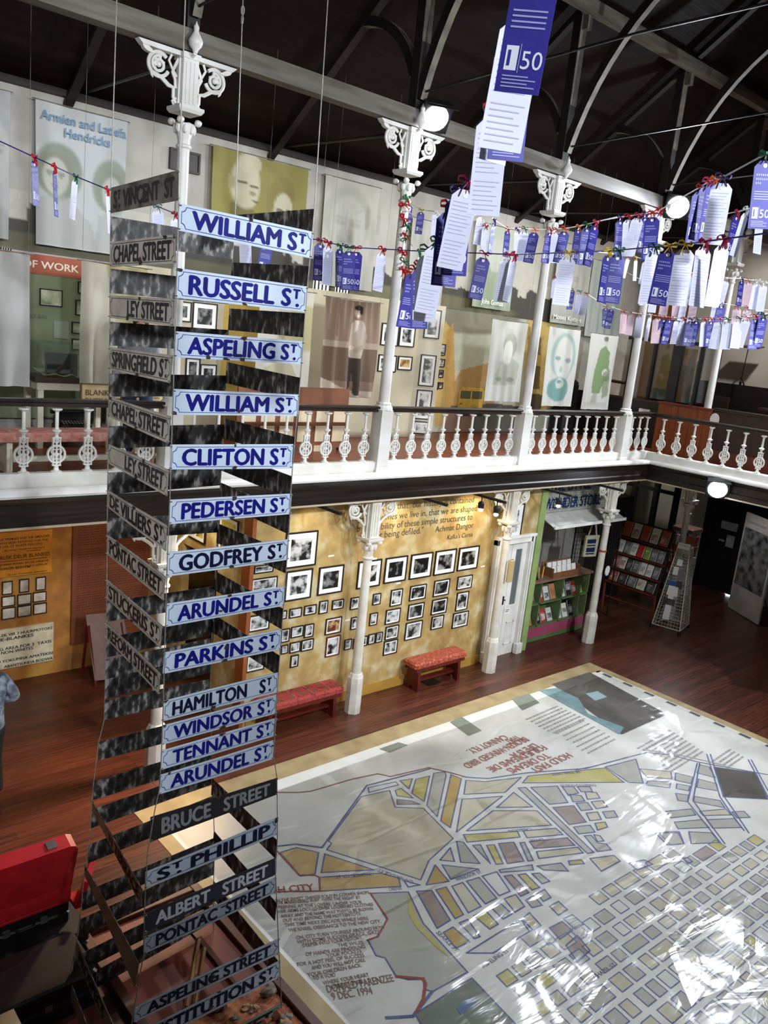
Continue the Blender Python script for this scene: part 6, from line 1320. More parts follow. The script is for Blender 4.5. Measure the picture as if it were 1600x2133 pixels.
# clear plastic cover
if True:
    m, nt, bs = node_mat('clear_plastic'); MATS['clear_plastic'] = m
    tr = nt.nodes.new('ShaderNodeBsdfTransparent'); gl = nt.nodes.new('ShaderNodeBsdfGlossy'); gl.inputs['Roughness'].default_value = .12
    mx = nt.nodes.new('ShaderNodeMixShader'); lw = nt.nodes.new('ShaderNodeFresnel'); lw.inputs['IOR'].default_value = 1.5
    tc = nt.nodes.new('ShaderNodeTexCoord')
    n1 = nt.nodes.new('ShaderNodeTexNoise'); n1.inputs['Scale'].default_value = 2.2; n1.inputs['Detail'].default_value = 3; n1.inputs['Distortion'].default_value = 1.5
    n2 = nt.nodes.new('ShaderNodeTexVoronoi'); n2.feature = 'DISTANCE_TO_EDGE'; n2.inputs['Scale'].default_value = 1.1
    mp = nt.nodes.new('ShaderNodeMapping'); mp.inputs['Scale'].default_value = (.5, 1.6, 1); mp.inputs['Rotation'].default_value = (0, 0, .7)
    nt.links.new(tc.outputs['Object'], mp.inputs[0]); nt.links.new(mp.outputs[0], n1.inputs['Vector']); nt.links.new(mp.outputs[0], n2.inputs['Vector'])
    mr = nt.nodes.new('ShaderNodeMapRange'); mr.inputs[1].default_value = 0; mr.inputs[2].default_value = .06; mr.inputs[3].default_value = .5; mr.inputs[4].default_value = 0
    nt.links.new(n2.outputs[0], mr.inputs[0])
    ad = nt.nodes.new('ShaderNodeMath'); ad.operation = 'ADD'; nt.links.new(n1.outputs['Fac'], ad.inputs[0]); nt.links.new(mr.outputs[0], ad.inputs[1])
    bp = nt.nodes.new('ShaderNodeBump'); bp.inputs['Strength'].default_value = .22; bp.inputs['Distance'].default_value = .03
    nt.links.new(ad.outputs[0], bp.inputs['Height'])
    for k in (gl.inputs['Normal'], lw.inputs['Normal']): nt.links.new(bp.outputs[0], k)
    fm = nt.nodes.new('ShaderNodeMath'); fm.operation = 'MULTIPLY'; fm.inputs[1].default_value = .75; nt.links.new(lw.outputs[0], fm.inputs[0]); nt.links.new(fm.outputs[0], mx.inputs[0]); nt.links.new(tr.outputs[0], mx.inputs[1]); nt.links.new(gl.outputs[0], mx.inputs[2]); nt.links.new(mx.outputs[0], nt.nodes['Material Output'].inputs[0])
b = MB(); vs = []; nx_, ny_ = 150, 130; rr = random.Random(2)
ph = [(rr.uniform(0, 6), rr.uniform(-1, 1), rr.uniform(-1, 1), rr.uniform(2, 7)) for _ in range(14)]
for j in range(ny_+1):
    for i in range(nx_+1):
        x = X0+.05+(X1-X0-.1)*i/nx_; y = Y0+.05+(Y1-Y0-.25)*j/ny_
        k = sum(max(0, math.sin(f*(a*x+c*y)+p))**8 for p, a, c, f in ph)
        vs.append((x, y, .012+.005*min(k, 2)))
b.add(vs, [(j*(nx_+1)+i, j*(nx_+1)+i+1, (j+1)*(nx_+1)+i+1, (j+1)*(nx_+1)+i) for j in range(ny_) for i in range(nx_)], MATS['clear_plastic'])
tag(b.build('plastic_sheet', org=(8.2, 4, .01), smooth=True), 'clear wrinkled plastic sheet spread over the floor map', 'plastic sheet')
# ---------------------------------------------------------------- end gallery fittings
pine = planks('pine_boards', '#8a4420', '#7a3a1a', '#4a2010', .12, 3, .4, rot=(PI/2, 0, PI/2))
def xw(x): return Fr((x, 0, 0), (0, -1, 0), (0, 0, 1))
t = thing('wooden_screen', 'orange varnished board screen behind the end gallery balusters', 'screen', (16.0, 8.6, ZG))
pn = mat('orange_board', '#8f4a22', '#7a3c1a', 4, .4, stretch=(1, 6, .4))
y = 9.2
while y > 8.0:
    MB().bx((15.98, y-.145, ZG), (16.02, y, 4.66), pn).build('board', t); y -= .15
MB().bx((15.95, 7.98, 4.66), (16.06, 9.22, 4.7), redwood).build('top_rail', t)
t = thing('pew', 'long dark brown panelled pew front right of the orange screen', 'pew', (16.0, 6, ZG))
b = MB().bx((15.98, 3.0, ZG), (16.02, 7.97, 4.68), mat('pew_wood', '#25130f', '#3a1c15', 4, .4, stretch=(1, 5, .5))); b.build('panel', t)
MB().bx((15.93, 3.0, 4.68), (16.1, 7.97, 4.73), darkwood).build('top_rail', t); MB().bx((15.95, 3.0, ZG), (15.98, 7.97, ZG+.25), redwood).build('plinth', t)
f = xw(15.975); o = MB().poly([f.p(-7.93+.1*math.cos(a*PI/8), 4.5+.13*math.sin(a*PI/8), .0) for a in range(16)], paper).build('oval_plaque', org=(15.97, 7.93, 4.5)); tag(o, 'white oval plaque on the dark pew front', 'plaque')
t = thing('pew', 'dark pew front left of the orange screen, behind the corner balusters', 'pew', (16.3, 9.9, ZG))
MB().bx((16.28, 9.22, ZG), (16.32, 11.6, 4.62), mat('black_panel', '#171214', '#221a1a', 4, .4)).build('panel', t); MB().bx((16.24, 9.22, 4.62), (16.36, 11.6, 4.67), darkwood).build('top_rail', t)
o = MB().bx((16.26, 9.55, 4.3), (16.28, 9.82, 4.47), paper).build('paper_notice', org=(16.27, 9.7, 4.4)); tag(o, 'white paper notice on the dark pew front left of the orange screen', 'notice')
# stepped pews
for i, (x, z, s) in enumerate(((17.2, 4.35, 'lowest'), (18.0, 4.72, 'middle'), (18.8, 5.0, 'highest'))):
    t = thing('pew', 'dark red stepped pew behind the pew front, %s row' % s, 'pew', (x, 6, ZG), 'stepped pews of the end gallery')
    MB().bx((x, 3.0, ZG), (x+.05, 8.0, z), mat('pew_red', '#4a1c1c', '#38150f', 4, .45)).build('back', t); MB().bx((x-.04, 3.0, z), (x+.12, 8.0, z+.05), darkwood).build('top_rail', t); MB().bx((x+.05, 3.0, ZG+.2), (x+.5, 8.0, ZG+.26), darkwood).build('seat', t)
o = MB().bx((17.15, 7.4, 4.4), (17.35, 7.75, 4.46), paper).build('paper_pile', org=(17.2, 7.5, 4.4)); tag(o, 'small pale pile of papers on the lowest stepped pew', 'papers')
# glazed booth
t = thing('glazed_booth', 'black framed glazed booth on the end gallery', 'booth', (17.0, 9.5, ZG))
bk_ = mat('booth_black', '#131012', '#1d1819', 4, .35)
MB().bx((16.62, 8.42, 5.92), (16.92, 10.6, 5.99), bk_).build('top_rail', t)
for y, w_ in ((10.5, .1), (9.95, .06), (9.4, .22), (8.85, .06), (8.5, .1)): MB().bx((16.7, y-w_/2, ZG), (16.82, y+w_/2, 5.92), bk_).build('post', t)
MB().bx((16.72, 8.5, ZG), (16.8, 10.5, 4.55), redwood).build('lower_panel', t); MB().bx((16.7, 8.5, 4.55), (16.84, 10.5, 4.62), bk_).build('sill', t)
b = MB(); b.slab([(16.74, 10.5, 4.62), (16.74, 8.5, 4.62), (16.74, 8.5, 5.92), (16.74, 10.5, 5.92)], .01, glass_mat('booth_glass', (.8, .8, .8), .06)); b.build('glass_pane', t)
for z in (5.0,): MB().bx((17.6, 8.5, 4.3), (17.64, 10.5, 4.9), darkwood).build('inner_board', t)
o = MB().bx((17.2, at(1450, 760, 'X', 17.2).y, 4.7), (17.23, at(1400, 760, 'X', 17.2).y, 5.85), mat('worn_board', '#b0784c', '#7d5a42', 4, .6)).build('brown_board', org=(17.5, 9, 4.7)); tag(o, 'worn brown board standing inside the glazed booth', 'board')
MB().bx((17.23, 9.1, ZG), (17.27, 9.4, 5.6), darkwood).build('board_strut', o)
o = MB().bx((16.68, 8.86, 4.3), (16.7, 9.0, 4.52), paper).build('door_card', org=(16.69, 8.9, 4.4)); tag(o, 'white card on the booth, just left of the column', 'card')
# tall wooden panel on the far wall
p = at(1378, 520, 'X', 18.2); q = at(1462, 520, 'X', 18.2)
t = thing('wall_panel', 'tall honey coloured wooden panel standing behind the hanging tags', 'panel', (18.2, (p.y+q.y)/2, ZG))
MB().bx((18.2, q.y, ZG), (18.28, p.y, p.z), mat('honey_wood', '#7a5326', '#6a461e', 3, .5, stretch=(1, 4, .4))).build('panel', t)
MB().bx((18.16, q.y-.05, p.z), (18.3, p.y+.05, p.z+.1), darkwood).build('cornice', t)
b = MB().bx((19.86, -5, ZG), (19.9, 11.6, 5.15), mat('dado_black', '#141113', '#1f1a1b', 3, .4)); struct(b.build('baseboard_far'))
# music stand
t = thing('music_stand', 'black music stand on the highest pew at the far right', 'music stand', (18.85, 8.6, 5.05))
p = at(1560, 722, 'X', 19.3); q = at(1543, 795, 'X', 19.3)
b = MB(); b.slab([p+V((-.15, .3, -.02)), p+V((-.15, -.3, -.02)), p+V((.15, -.3, .03)), p+V((.15, .3, .03))], .02, black); b.build('desk', t)
MB().tube([p, q], .012, iron).build('stem', t)
for a in (0, 2.1, 4.2): MB().tube([q+V((0, 0, .1)), V((q.x+.2*math.cos(a), q.y+.2*math.sin(a), q.z-.1))], .01, iron).build('leg', t)
MB().tube([q, (q.x, q.y, ZG)], .03, iron).build('base_post', t)
# stair balusters beside the display wall at the gallery's far left end
t = thing('stair_rail', 'dark stair rail with pale upright rods below the green figure banner', 'railing', (16, 11, ZG))
for k in range(5):
    a = at(1268+k*9, 820+k*2, 'Y', 11.2); c = at(1240+k*9, 935, 'Y', 11.2); MB().tube([a, (a.x, a.y, ZG)], .02, mat('rod_brass', '#8a7a5c', rough=.4)).build('rod', t)
a = at(1255, 790, 'Y', 11.2); c = at(1315, 800, 'Y', 11.2); MB().tube([a, c], .04, darkwood).build('handrail', t)
o = MB().cbox((15.5, 11.2, ZG), (15.9, 11.6, 4.9), .05, black).build('dark_statue_plinth', org=(15.7, 11.4, ZG)); o.name = 'dark_cabinet'; tag(o, 'dark narrow cabinet below the green figure banner', 'cabinet'); MB().bx((15.55, 11.18, ZG+.1), (15.85, 11.2, 4.8), bk_).build('cabinet_door', o)
# ---------------------------------------------------------------- floodlights in view
def flood(label, pos, target, power, r, mount, cone=110):
    p = V(pos); d = (V(target)-p).normalized(); u = d.cross(V((0, 0, 1))).normalized(); v = u.cross(d)
    t = thing('floodlight', label, 'floodlight', p, 'floodlights')
    T = Matrix((u, v, -d)).transposed()
    b = MB().box(p-d*.08, (r*2.3, r*2.1, .14), iron, T=T); b.box(p-d*.17, (r*1.5, r*1.4, .06), iron, T=T); b.build('housing', t)
    b = MB(); n = 20; b.poly([p+u*r*.95*math.cos(2*PI*i/n)-v*r*.95*math.sin(2*PI*i/n)+d*.0 for i in range(n)][::-1], emit('flood_lens', '#e8f0ff', 60)); b.poly([p+u*r*.95*math.cos(2*PI*i/n)-v*r*.95*math.sin(2*PI*i/n)+d*.0 for i in range(n)], MATS['flood_lens']); b.build('lens', t)
    MB().tube([p-d*.1, p-d*.1+V((0, 0, .02)), V(mount)], .018, iron).build('yoke', t)
    b = MB(); b.slab([p+u*-r*1.1+v*r*1.05, p+u*r*1.1+v*r*1.05, p+u*r*1.2+v*r*1.3+d*.16, p-u*r*1.2+v*r*1.3+d*.16], .006, iron); b.build('barn_door', t)
    l = lamp('flood_spot', 'SPOT', p+d*.05, target, power, COOL, .08, spot=cone, blend=.7)
flood('nearer blazing white floodlight on the beam right of the second column', at(908, 247, 'Y', 8.25), (5, 2, 3.0), 600, .17, (7.8, 8.36, 8.2), 140)
flood('far blazing white floodlight on the beam at the fourth column', at(1412, 432, 'Y', 8.15), (7, 1, 3.0), 1900, .2, (13.6, 8.36, 8.2), 150)
flood('blazing white floodlight fixed to the end gallery fascia', at(1495, 1020, 'X', 14.25), (8, 3.5, 1.0), 260, .17, (14.38, 6.9, 3.45))
# ---------------------------------------------------------------- strings of hanging tags
TL_, TW_ = .33, .115
cardc = {'b': mat('tag_purple', '#2f2c8e', '#28257c', 9, .5), 'w': mat('tag_lilac', '#c4c6dc', '#d0d1e2', 5, .6), 'p': mat('tag_pink', '#dcb9c0', '#e2c6ca', 5, .6)}
tagink = mat('tag_print_pale', '#9a9cd0', rough=.6); tagink2 = mat('tag_print_grey', '#a9abc6', rough=.6); fifty = mat('tag_print_white', '#dfe0ee', rough=.6)
bowc = {'r': mat('ribbon_red', '#b0202a', rough=.4), 'm': mat('ribbon_pink', '#c23a5c', rough=.4), 'g': mat('ribbon_green', '#1e6a3c', rough=.4), 'y': mat('ribbon_yellow', '#d2b83a', rough=.4), 'o': mat('ribbon_orange', '#d8733a', rough=.4), 'u': mat('ribbon_purple', '#4a2a78', rough=.4), 'w': mat('ribbon_white', '#e0dcd6', rough=.4)}
def ribbon(b, pts, w_, m):
    pts = [V(p) for p in pts]
    for a, c in zip(pts, pts[1:]):
        b.add([a+V((0, -w_, 0))+V((.0, 0, w_*.6)), c+V((0, -w_, 0))+V((0, 0, w_*.6)), c+V((0, w_, 0))-V((0, 0, w_*.6)), a+V((0, w_, 0))-V((0, 0, w_*.6))], [(0, 1, 2, 3)], m)
_P = {}
def proto(kind, col, mirror):
    """one tag of each kind, knot at the origin, card hanging below, printed face toward -Y"""
    k = (kind, col, mirror)
    if k in _P: return _P[k]
    t = thing('hanging_tag', 'x', 'tag'); f = NX; m = cardc[kind]; w_ = TW_/2; z1 = -.035; z0 = z1-TL_
    if kind:
        b = MB(); b.prism(f, [(-w_, z0), (w_, z0), (w_, z1-.03), (w_-.028, z1), (-w_+.028, z1), (-w_, z1-.03)], -.0012, .0012, m)
        b.lathe([(.008, -.0015), (.012, -.0015), (.012, .0025), (.008, .0025)], fifty, (0, 0, 0), 8)
        for q in b.v[12:]: q.x, q.y, q.z = q.x, -q.z, q.y+z1-.022
        b.build('card', t)
        b = MB()
        if kind == 'b':
            b.text('50', f, -.002, z0+.055, .042, fifty, c=.002); b.rect(f, -w_+.014, z0+.05, -.012, z0+.105, fifty, .002)
            b.rect(f, -w_+.02, z0+.06, -.03, z0+.095, m, .0025); b.rect(f, -.008, z0+.045, -.006, z0+.11, tagink, .002)
            for i in range(4): b.rect(f, -w_+.014, z0+.012+i*.008, w_-.014-(i % 2)*.02, z0+.015+i*.008, tagink, .002)
            for i, n_ in enumerate((6, 7, 3)):
                for k_ in range(n_): b.rect(f, -w_+.016+k_*.011, z1-.072-i*.02, -w_+.022+k_*.011, z1-.063-i*.02, tagink, .002)
            for i in range(4): b.rect(f, -w_+.014, z1-.15-i*.012, w_-.014, z1-.146-i*.012, tagink, .002)
        else:
            for i in range(17):
                if i in (3, 9): continue
                b.rect(f, -w_+.012, z1-.055-i*.016, w_-.012-((i*7) % 5)*.006, z1-.0515-i*.016, tagink2, .002)
            b.rect(f, -w_+.012, z1-.105, w_-.012, z1-.103, tagink2, .002)
        o = b.build('print', t); o['kind'] = 'stuff'
        # the other face of the card carries lines too
    b = MB(); s = -1 if mirror else 1; mm = bowc[col]
    ribbon(b, [(0, 0, 0), (.03*s, -.01, .022), (.055*s, 0, .016), (.05*s, .01, -.004), (.02*s, 0, -.006), (0, 0, 0)], .009, mm)
    ribbon(b, [(0, 0, 0), (-.03*s, .01, .018), (-.05*s, 0, .006), (-.04*s, -.01, -.014), (-.015*s, 0, -.008), (0, 0, 0)], .009, mm)
    ribbon(b, [(0, -.006, 0), (.02*s, -.012, -.035), (.03*s, -.008, -.075)], .009, mm); ribbon(b, [(0, -.006, 0), (-.012*s, -.012, -.03), (-.03*s, -.008, -.06)], .009, mm)
    ribbon(b, [(0, 0, .01), (0, -.002, -.03), (0, -.004, -.06)], .006, mm); b.blob((0, 0, 0), (.012, .012, .012), mm, 1, 6, 4, .2)
    for q in b.v: q *= .85
    b.build('ribbon_bow', t)
    _P[k] = t; return t
def cord(name, label, pts, m, r=.004):
    tag(MB().tube(pts, r, m, 5).build(name, org=pts[0]), label, 'cord')
cblue = mat('cord_blue', '#241d6c', rough=.6); cwhite = mat('cord_white', '#d8d4d0', rough=.6)
used = set()
cname = {'b': 'purple', 'w': 'pale lilac', 'p': 'pinkish'}; bname = {'r': 'red', 'm': 'pink', 'g': 'green', 'y': 'yellow', 'o': 'orange', 'u': 'purple', 'w': 'white'}
def garland(cordname, where, rows, m, pre=(), post=(), yaw0=0, seed=0, mirror=False):
    rr = random.Random(seed); P = []
    for i, (px, py, L_, kind, col, yaw) in enumerate(rows):
        dist = FPX*TL_/L_*1.02
        P.append(atd(px, py, dist))
    path = [atd(*q) for q in pre] + P + [atd(*q) for q in post]
    cord('garland_cord', where, path, m, .005)
    for i, ((px, py, L_, kind, col, yaw), p) in enumerate(zip(rows, P)):
        pr_ = proto(kind, col, i % 2 == 1)
        lab = '%s card tag, %s bow, %s from left on the %s' % (cname[kind], bname[col], ORD[i], cordname)
        face_ = math.atan2(EYE.x-p.x, -(EYE.y-p.y))
        rot = (rr.uniform(-.12, .12), rr.uniform(-.1, .1), face_+yaw+rr.uniform(-.25, .25))
        if id(pr_) not in used:
            used.add(id(pr_)); o = pr_; o.location = p; o.rotation_euler = rot; o['label'] = lab; o['group'] = 'tags on the ' + cordname
        else:
            dup(pr_, p, rot, lab, 'tags on the ' + cordname)
E90 = 1.35
garland('long blue cord', 'long dark blue cord strung across behind the sign tower and over the hall', [
    (71, 327, 78, 'b', 'r', 1.0), (113, 346, 80, 'b', 'r', E90), (157, 367, 70, 'w', 'g', E90), (223, 394, 74, 'w', 'r', E90), (328, 430, 66, 'w', 'g', .3), (365, 445, 66, 'w', 'r', .6), (510, 480, 68, 'w', 'r', .2), (560, 488, 70, 'b', 'r', .1),
    (668, 500, 72, 'b', 'r', .5), (684, 505, 74, 'w', 'r', .7), (708, 511, 74, 'b', 'g', 1.0), (728, 515, 76, 'b', 'g', .2), (743, 516, 76, 'b', 'r', -.2), (797, 519, 76, 'w', 'r', .5), (873, 523, 78, 'w', 'g', 1.3), (1010, 528, 82, 'b', 'r', .2), (1060, 530, 84, 'w', 'm', .3), (1072, 530, 84, 'w', 'm', .9), (1185, 526, 92, 'w', 'y', .3), (1268, 523, 90, 'b', 'y', 1.0), (1289, 521, 92, 'b', 'g', .2), (1365, 514, 98, 'w', 'g', .5), (1396, 511, 102, 'b', 'y', .1), (1430, 508, 104, 'w', 'y', .3), (1468, 503, 110, 'w', 'm', .5), (1508, 498, 112, 'w', 'm', 1.0)],
    cblue, [(-40, 276, 7.4)], [(1640, 480, 4.9)], seed=1)
garland('near sloping cord', 'cord sloping down from the top of the photo to the second column', [
    (1140, -160, 238, 'b', 'r', 0), (1097, 14, 226, 'w', 'g', -.1), (1080, 62, 200, 'b', 'm', .2), (1064, 84, 190, 'w', 'm', .9), (1030, 225, 176, 'w', 'r', -.1), (976, 378, 152, 'w', 'm', .15), (957, 395, 148, 'b', 'u', .3), (938, 428, 142, 'b', 'r', .25), (913, 500, 132, 'w', 'g', .2), (893, 518, 130, 'w', 'g', .4), (876, 548, 118, 'b', 'r', .5), (865, 560, 108, 'b', 'r', .7)],
    cblue, [(1230, -260, 2.1)], [(850, 598, 11.0)], seed=2)
garland('white cord near third column', 'white cord running from the second column to the fourth', [
    (853, 423, 40, 'b', 'y', .2), (878, 437, 42, 'b', 'y', .3), (908, 441, 46, 'w', 'w', .8), (928, 456, 44, 'b', 'm', .3), (1003, 447, 52, 'w', 'w', .5), (1012, 470, 52, 'w', 'r', .5), (1030, 458, 60, 'b', 'u', 1.1), (1058, 476, 50, 'b', 'm', .8), (1078, 476, 54, 'w', 'u', .7), (1094, 476, 56, 'w', 'g', .2), (1115, 478, 58, 'b', 'o', .1), (1147, 478, 58, 'b', 'm', .5), (1160, 477, 58, 'w', 'r', .4), (1178, 476, 60, 'b', 'o', .2), (1206, 471, 64, 'b', 'o', .9), (1224, 467, 70, 'b', 'g', .5), (1242, 462, 76, 'b', 'm', .8)],
    cwhite, [(842, 410, 12.6)], [(1285, 452, 8.5)], seed=3)
garland('cord past the far floodlight', 'pale cord rising past the far floodlight to the right edge', [
    (1293, 452, 66, 'b', 'u', .7), (1311, 450, 68, 'w', 'r', .4), (1331, 447, 68, 'w', 'm', .2), (1345, 445, 66, 'b', 'u', .9), (1360, 443, 80, 'b', 'r', .1), (1376, 437, 72, 'w', 'r', .9), (1462, 388, 92, 'b', 'r', .6), (1477, 378, 96, 'b', 'm', .5), (1490, 372, 98, 'b', 'o', .7), (1508, 368, 108, 'w', 'u', .2), (1597, 320, 116, 'b', 'g', .3)],
    cwhite, [(1260, 458, 8.6)], [(1680, 285, 4.0)], seed=4)
garland('short cord at right edge', 'pale cord with edge-on tags at the right edge of the photo', [
    (1537, 441, 72, 'b', 'm', .9), (1556, 436, 76, 'w', 'w', .9), (1585, 430, 76, 'w', 'o', .8)], cwhite, [(1500, 448, 8.0)], [(1650, 415, 6.5)], seed=5)
garland('highest cord over end gallery', 'bright white cord highest over the end gallery', [
    (1310, 533, 38, 'w', 'm', 1.0), (1325, 536, 40, 'w', 'y', 1.0), (1345, 541, 42, 'w', 'w', .9), (1358, 542, 44, 'w', 'm', .8), (1440, 568, 44, 'w', 'o', .9), (1478, 574, 46, 'b', 'm', .8), (1490, 577, 46, 'p', 'o', .4), (1512, 579, 50, 'w', 'w', .3), (1546, 580, 46, 'b', 'u', .8), (1560, 583, 44, 'p', 'r', .4), (1578, 584, 48, 'w', 'w', .4), (1592, 588, 48, 'w', 'w', .5)],
    cwhite, [(1238, 524, 13.2)], [(1640, 600, 11)], seed=6)
garland('second cord over end gallery', 'bright white cord second over the end gallery', [
    (1340, 585, 42, 'w', 'm', .9), (1365, 596, 46, 'w', 'w', .4), (1390, 604, 46, 'p', 'r', .2), (1412, 610, 46, 'p', 'm', .2), (1430, 613, 46, 'w', 'w', .8), (1448, 617, 46, 'p', 'w', .2), (1490, 628, 46, 'w', 'w', .8), (1505, 631, 50, 'b', 'u', .3), (1536, 637, 46, 'p', 'o', .3), (1558, 640, 46, 'p', 'r', .3), (1585, 644, 46, 'b', 'u', .6)],
    cwhite, [(1292, 560, 13.2)], [(1650, 655, 11.5)], seed=7)
garland('lowest cord over end gallery', 'lowest cord sagging from the third column over the end gallery', [
    (1138, 564, 36, 'w', 'o', .4), (1157, 576, 38, 'w', 'm', .6), (1193, 600, 38, 'b', 'y', .5), (1208, 607, 40, 'w', 'g', .3), (1222, 611, 40, 'w', 'r', .3), (1262, 638, 36, 'b', 'm', .4), (1275, 640, 38, 'b', 'w', .2), (1300, 648, 40, 'p', 'r', .2), (1317, 651, 40, 'p', 'm', .2), (1334, 654, 42, 'w', 'r', .3), (1355, 656, 46, 'w', 'w', .9), (1370, 658, 48, 'p', 'r', .3), (1385, 660, 48, 'b', 'm', .4), (1397, 661, 48, 'b', 'm', .5), (1413, 662, 46, 'w', 'g', .7), (1425, 663, 48, 'w', 'r', .4), (1440, 664, 48, 'b', 'u', .3), (1453, 664, 48, 'b', 'g', .3), (1468, 664, 48, 'w', 'm', .7), (1482, 664, 48, 'b', 'm', .4), (1500, 664, 52, 'w', 'r', .2), (1516, 664, 52, 'w', 'g', .2), (1540, 662, 52, 'w', 'g', .4), (1556, 660, 52, 'w', 'm', .3), (1575, 658, 56, 'b', 'r', .5), (1592, 655, 56, 'b', 'g', .5)],
    cwhite, [(1126, 556, 13.5)], [(1660, 640, 9)], seed=8)
# bows wound round the second column
rr = random.Random(44)
b0 = None
for i, (x, y) in enumerate(((846, 412), (842, 426), (846, 440), (840, 455), (847, 470), (841, 487), (846, 498), (838, 525), (842, 545), (838, 560), (850, 566), (856, 578), (848, 590), (862, 600), (856, 606))):
    c = 'grwrgrgrgrrgrgr'[i]; p = at(x, y, 'Y', YC-.1)
    k = ('bow', c)
    if k not in _P:
        t = thing('ribbon_bow', 'x', 'bow'); b = MB(); mm = bowc[c]
        for s in (-1, 1):
            ribbon(b, [(0, 0, 0), (.04*s, -.02, .03), (.075*s, -.01, .01), (.05*s, 0, -.015), (0, 0, 0)], .014, mm); ribbon(b, [(0, -.01, 0), (.03*s, -.03, -.06), (.045*s, -.02, -.11)], .013, mm)
        b.blob((0, 0, 0), (.018, .018, .018), mm, 1, 6, 4, .2); b.build('ribbon', t); _P[k] = t; o = t; o.location = p
    else: o = dup(_P[k], p)
    o.rotation_euler = (rr.uniform(-.4, .4), rr.uniform(-.6, .6), rr.uniform(-.7, .3)); o['group'] = 'ribbon bows on the second column'
    o['label'] = '%s ribbon bow tied to the second column, %s from the top' % (bname[c], ORD[i])
# ---------------------------------------------------------------- suitcases at the lower left
redc = mat('red_case', '#b81c24', '#a3171f', 6, .35); lining = mat('case_lining', '#8f8a86', '#77726e', 6, .8); chrome = mat('chrome', '#b9b6ae', rough=.2, metal=.9)
t = thing('suitcase', 'open red suitcase with grey lining standing on a dark case', 'suitcase', (2.1, 6.35, .42))
y0, y1 = 6.22, 6.66; x0, x1 = 1.58, 2.49
b = MB()
for a in (((x0, y0, .42), (x1, y1, .45)), ((x0, y1-.02, .45), (x1, y1, .62)), ((x0, y0, .45), (x1, y0+.02, .62)), ((x0, y0+.02, .45), (x0+.02, y1-.02, .62)), ((x1-.02, y0+.02, .45), (x1, y1-.02, .62))): b.bx(*a, redc)
b.build('case_body', t, bevel=.008)
MB().bx((x0+.02, y0+.02, .45), (x1-.02, y1-.02, .47), lining).build('lining', t)
# lid stands up along the near edge, tipped back toward the viewer
lid = Fr((x0, y0-.0, .6), (1, 0, 0), (0, -.28, 1)); L_ = x1-x0; H_ = .5; r_ = .07
outl = [(0, 0), (L_, 0), (L_, H_-r_), (L_-r_*.3, H_-r_*.3), (L_-r_, H_), (r_, H_), (r_*.3, H_-r_*.3), (0, H_-r_)]
b = MB(); b.prism(lid, outl, .0, .012, redc)
n = len(outl)
for i in range(1, n):
    a, c = outl[i], outl[(i+1) % n]; d = V((c[0]-a[0], c[1]-a[1], 0)).normalized(); q = (-d.y*.014, d.x*.014)
    b.prism(lid, [a, c, (c[0]+q[0], c[1]+q[1]), (a[0]+q[0], a[1]+q[1])], -.13, .0, redc)
ld = b.build('lid', t)
b = MB(); b.rect(lid, .02, .02, L_-.02, H_-.03, lining, -.005); b.build('lid_lining', ld)
for x in (.2, L_-.25):
    b = MB(); b.prism(lid, [(x, H_-.02), (x+.08, H_-.02), (x+.08, H_+.015), (x, H_+.015)], -.1, -.02, chrome); b.build('latch', ld)
b = MB(); b.tube([(x1-.01, y0+.05, .62), (x1-.01, y0-.08, .8)], .006, chrome); b.build('stay', t)
# contents
cont = [mat('content_a', '#a8a29a', '#6a6660', 12, .6), mat('content_b', '#6a3a2a'), mat('content_c', '#c9c4bc', rough=.3), mat('content_d', '#3a3632')]
rr = random.Random(8)
for i in range(9):
    x = x1-.12-(i % 3)*.16; y = y0+.1+(i//3)*.12; h = rr.uniform(.08, .17)
    o = MB().lathe([(.035, 0), (.05, .02), (.05, h*.7), (.03, h*.85), (.03, h)], cont[i % 4], (x, y, .47), 12).build('enamel_jug', org=(x, y, .47)); tag(o, 'small household vessel packed inside the open red suitcase', 'vessel', 'vessels in the red suitcase')
o = MB().slab([(x1+.06, 6.12, .42), (x1+.22, 6.36, .5), (x1+.3, 6.34, .74), (x1+.12, 6.12, .62)], .05, redc).build('red_lid', org=(x1+.1, 6.3, .43)); tag(o, 'smaller red case lid standing open behind the suitcase', 'case lid')
MB().bx((x1+.0, 6.12, .4), (x1+.1, 6.3, .44), redc).build('hinge_edge', o)
dk = mat('dark_case', '#0f0c0b', '#1a1310', 5, .45)
def case(label, a, c, m):
    t = thing('suitcase', label, 'suitcase', ((a[0]+c[0])/2, (a[1]+c[1])/2, a[2]), 'dark cases under the red suitcase'); zm = (a[2]+c[2])/2
    MB().cbox(a, (c[0], c[1], zm-.004), .02, m).build('case_body', t); MB().cbox((a[0], a[1], zm+.002), c, .02, m).build('lid', t)
    for k in (.3, .7):
        x = a[0]+(c[0]-a[0])*k; MB().bx((x-.03, a[1]-.01, zm-.03), (x+.03, a[1], zm+.03), chrome).build('latch', t)
    x = (a[0]+c[0])/2; MB().tube([(x-.08, a[1], zm), (x-.06, a[1]-.03, zm), (x+.06, a[1]-.03, zm), (x+.08, a[1], zm)], .01, m).build('handle', t)
case('dark case directly under the open red suitcase', (1.72, 6.25, .2), (2.5, 6.68, .42), dk)
case('broad dark case at the bottom of the suitcase stack', (1.6, 6.05, .0), (2.6, 6.75, .2), dk)
case('large dark brown trunk with two latches in front of the suitcase stack', (1.1, 5.45, 0), (2.42, 6.0, .32), mat('trunk_brown', '#1c0f0c', '#120a08', 4, .4))
case('black case lying at the bottom left corner', (.9, 4.75, 0), (1.85, 5.2, .26), mat('black_case', '#0f0f10', rough=.5))
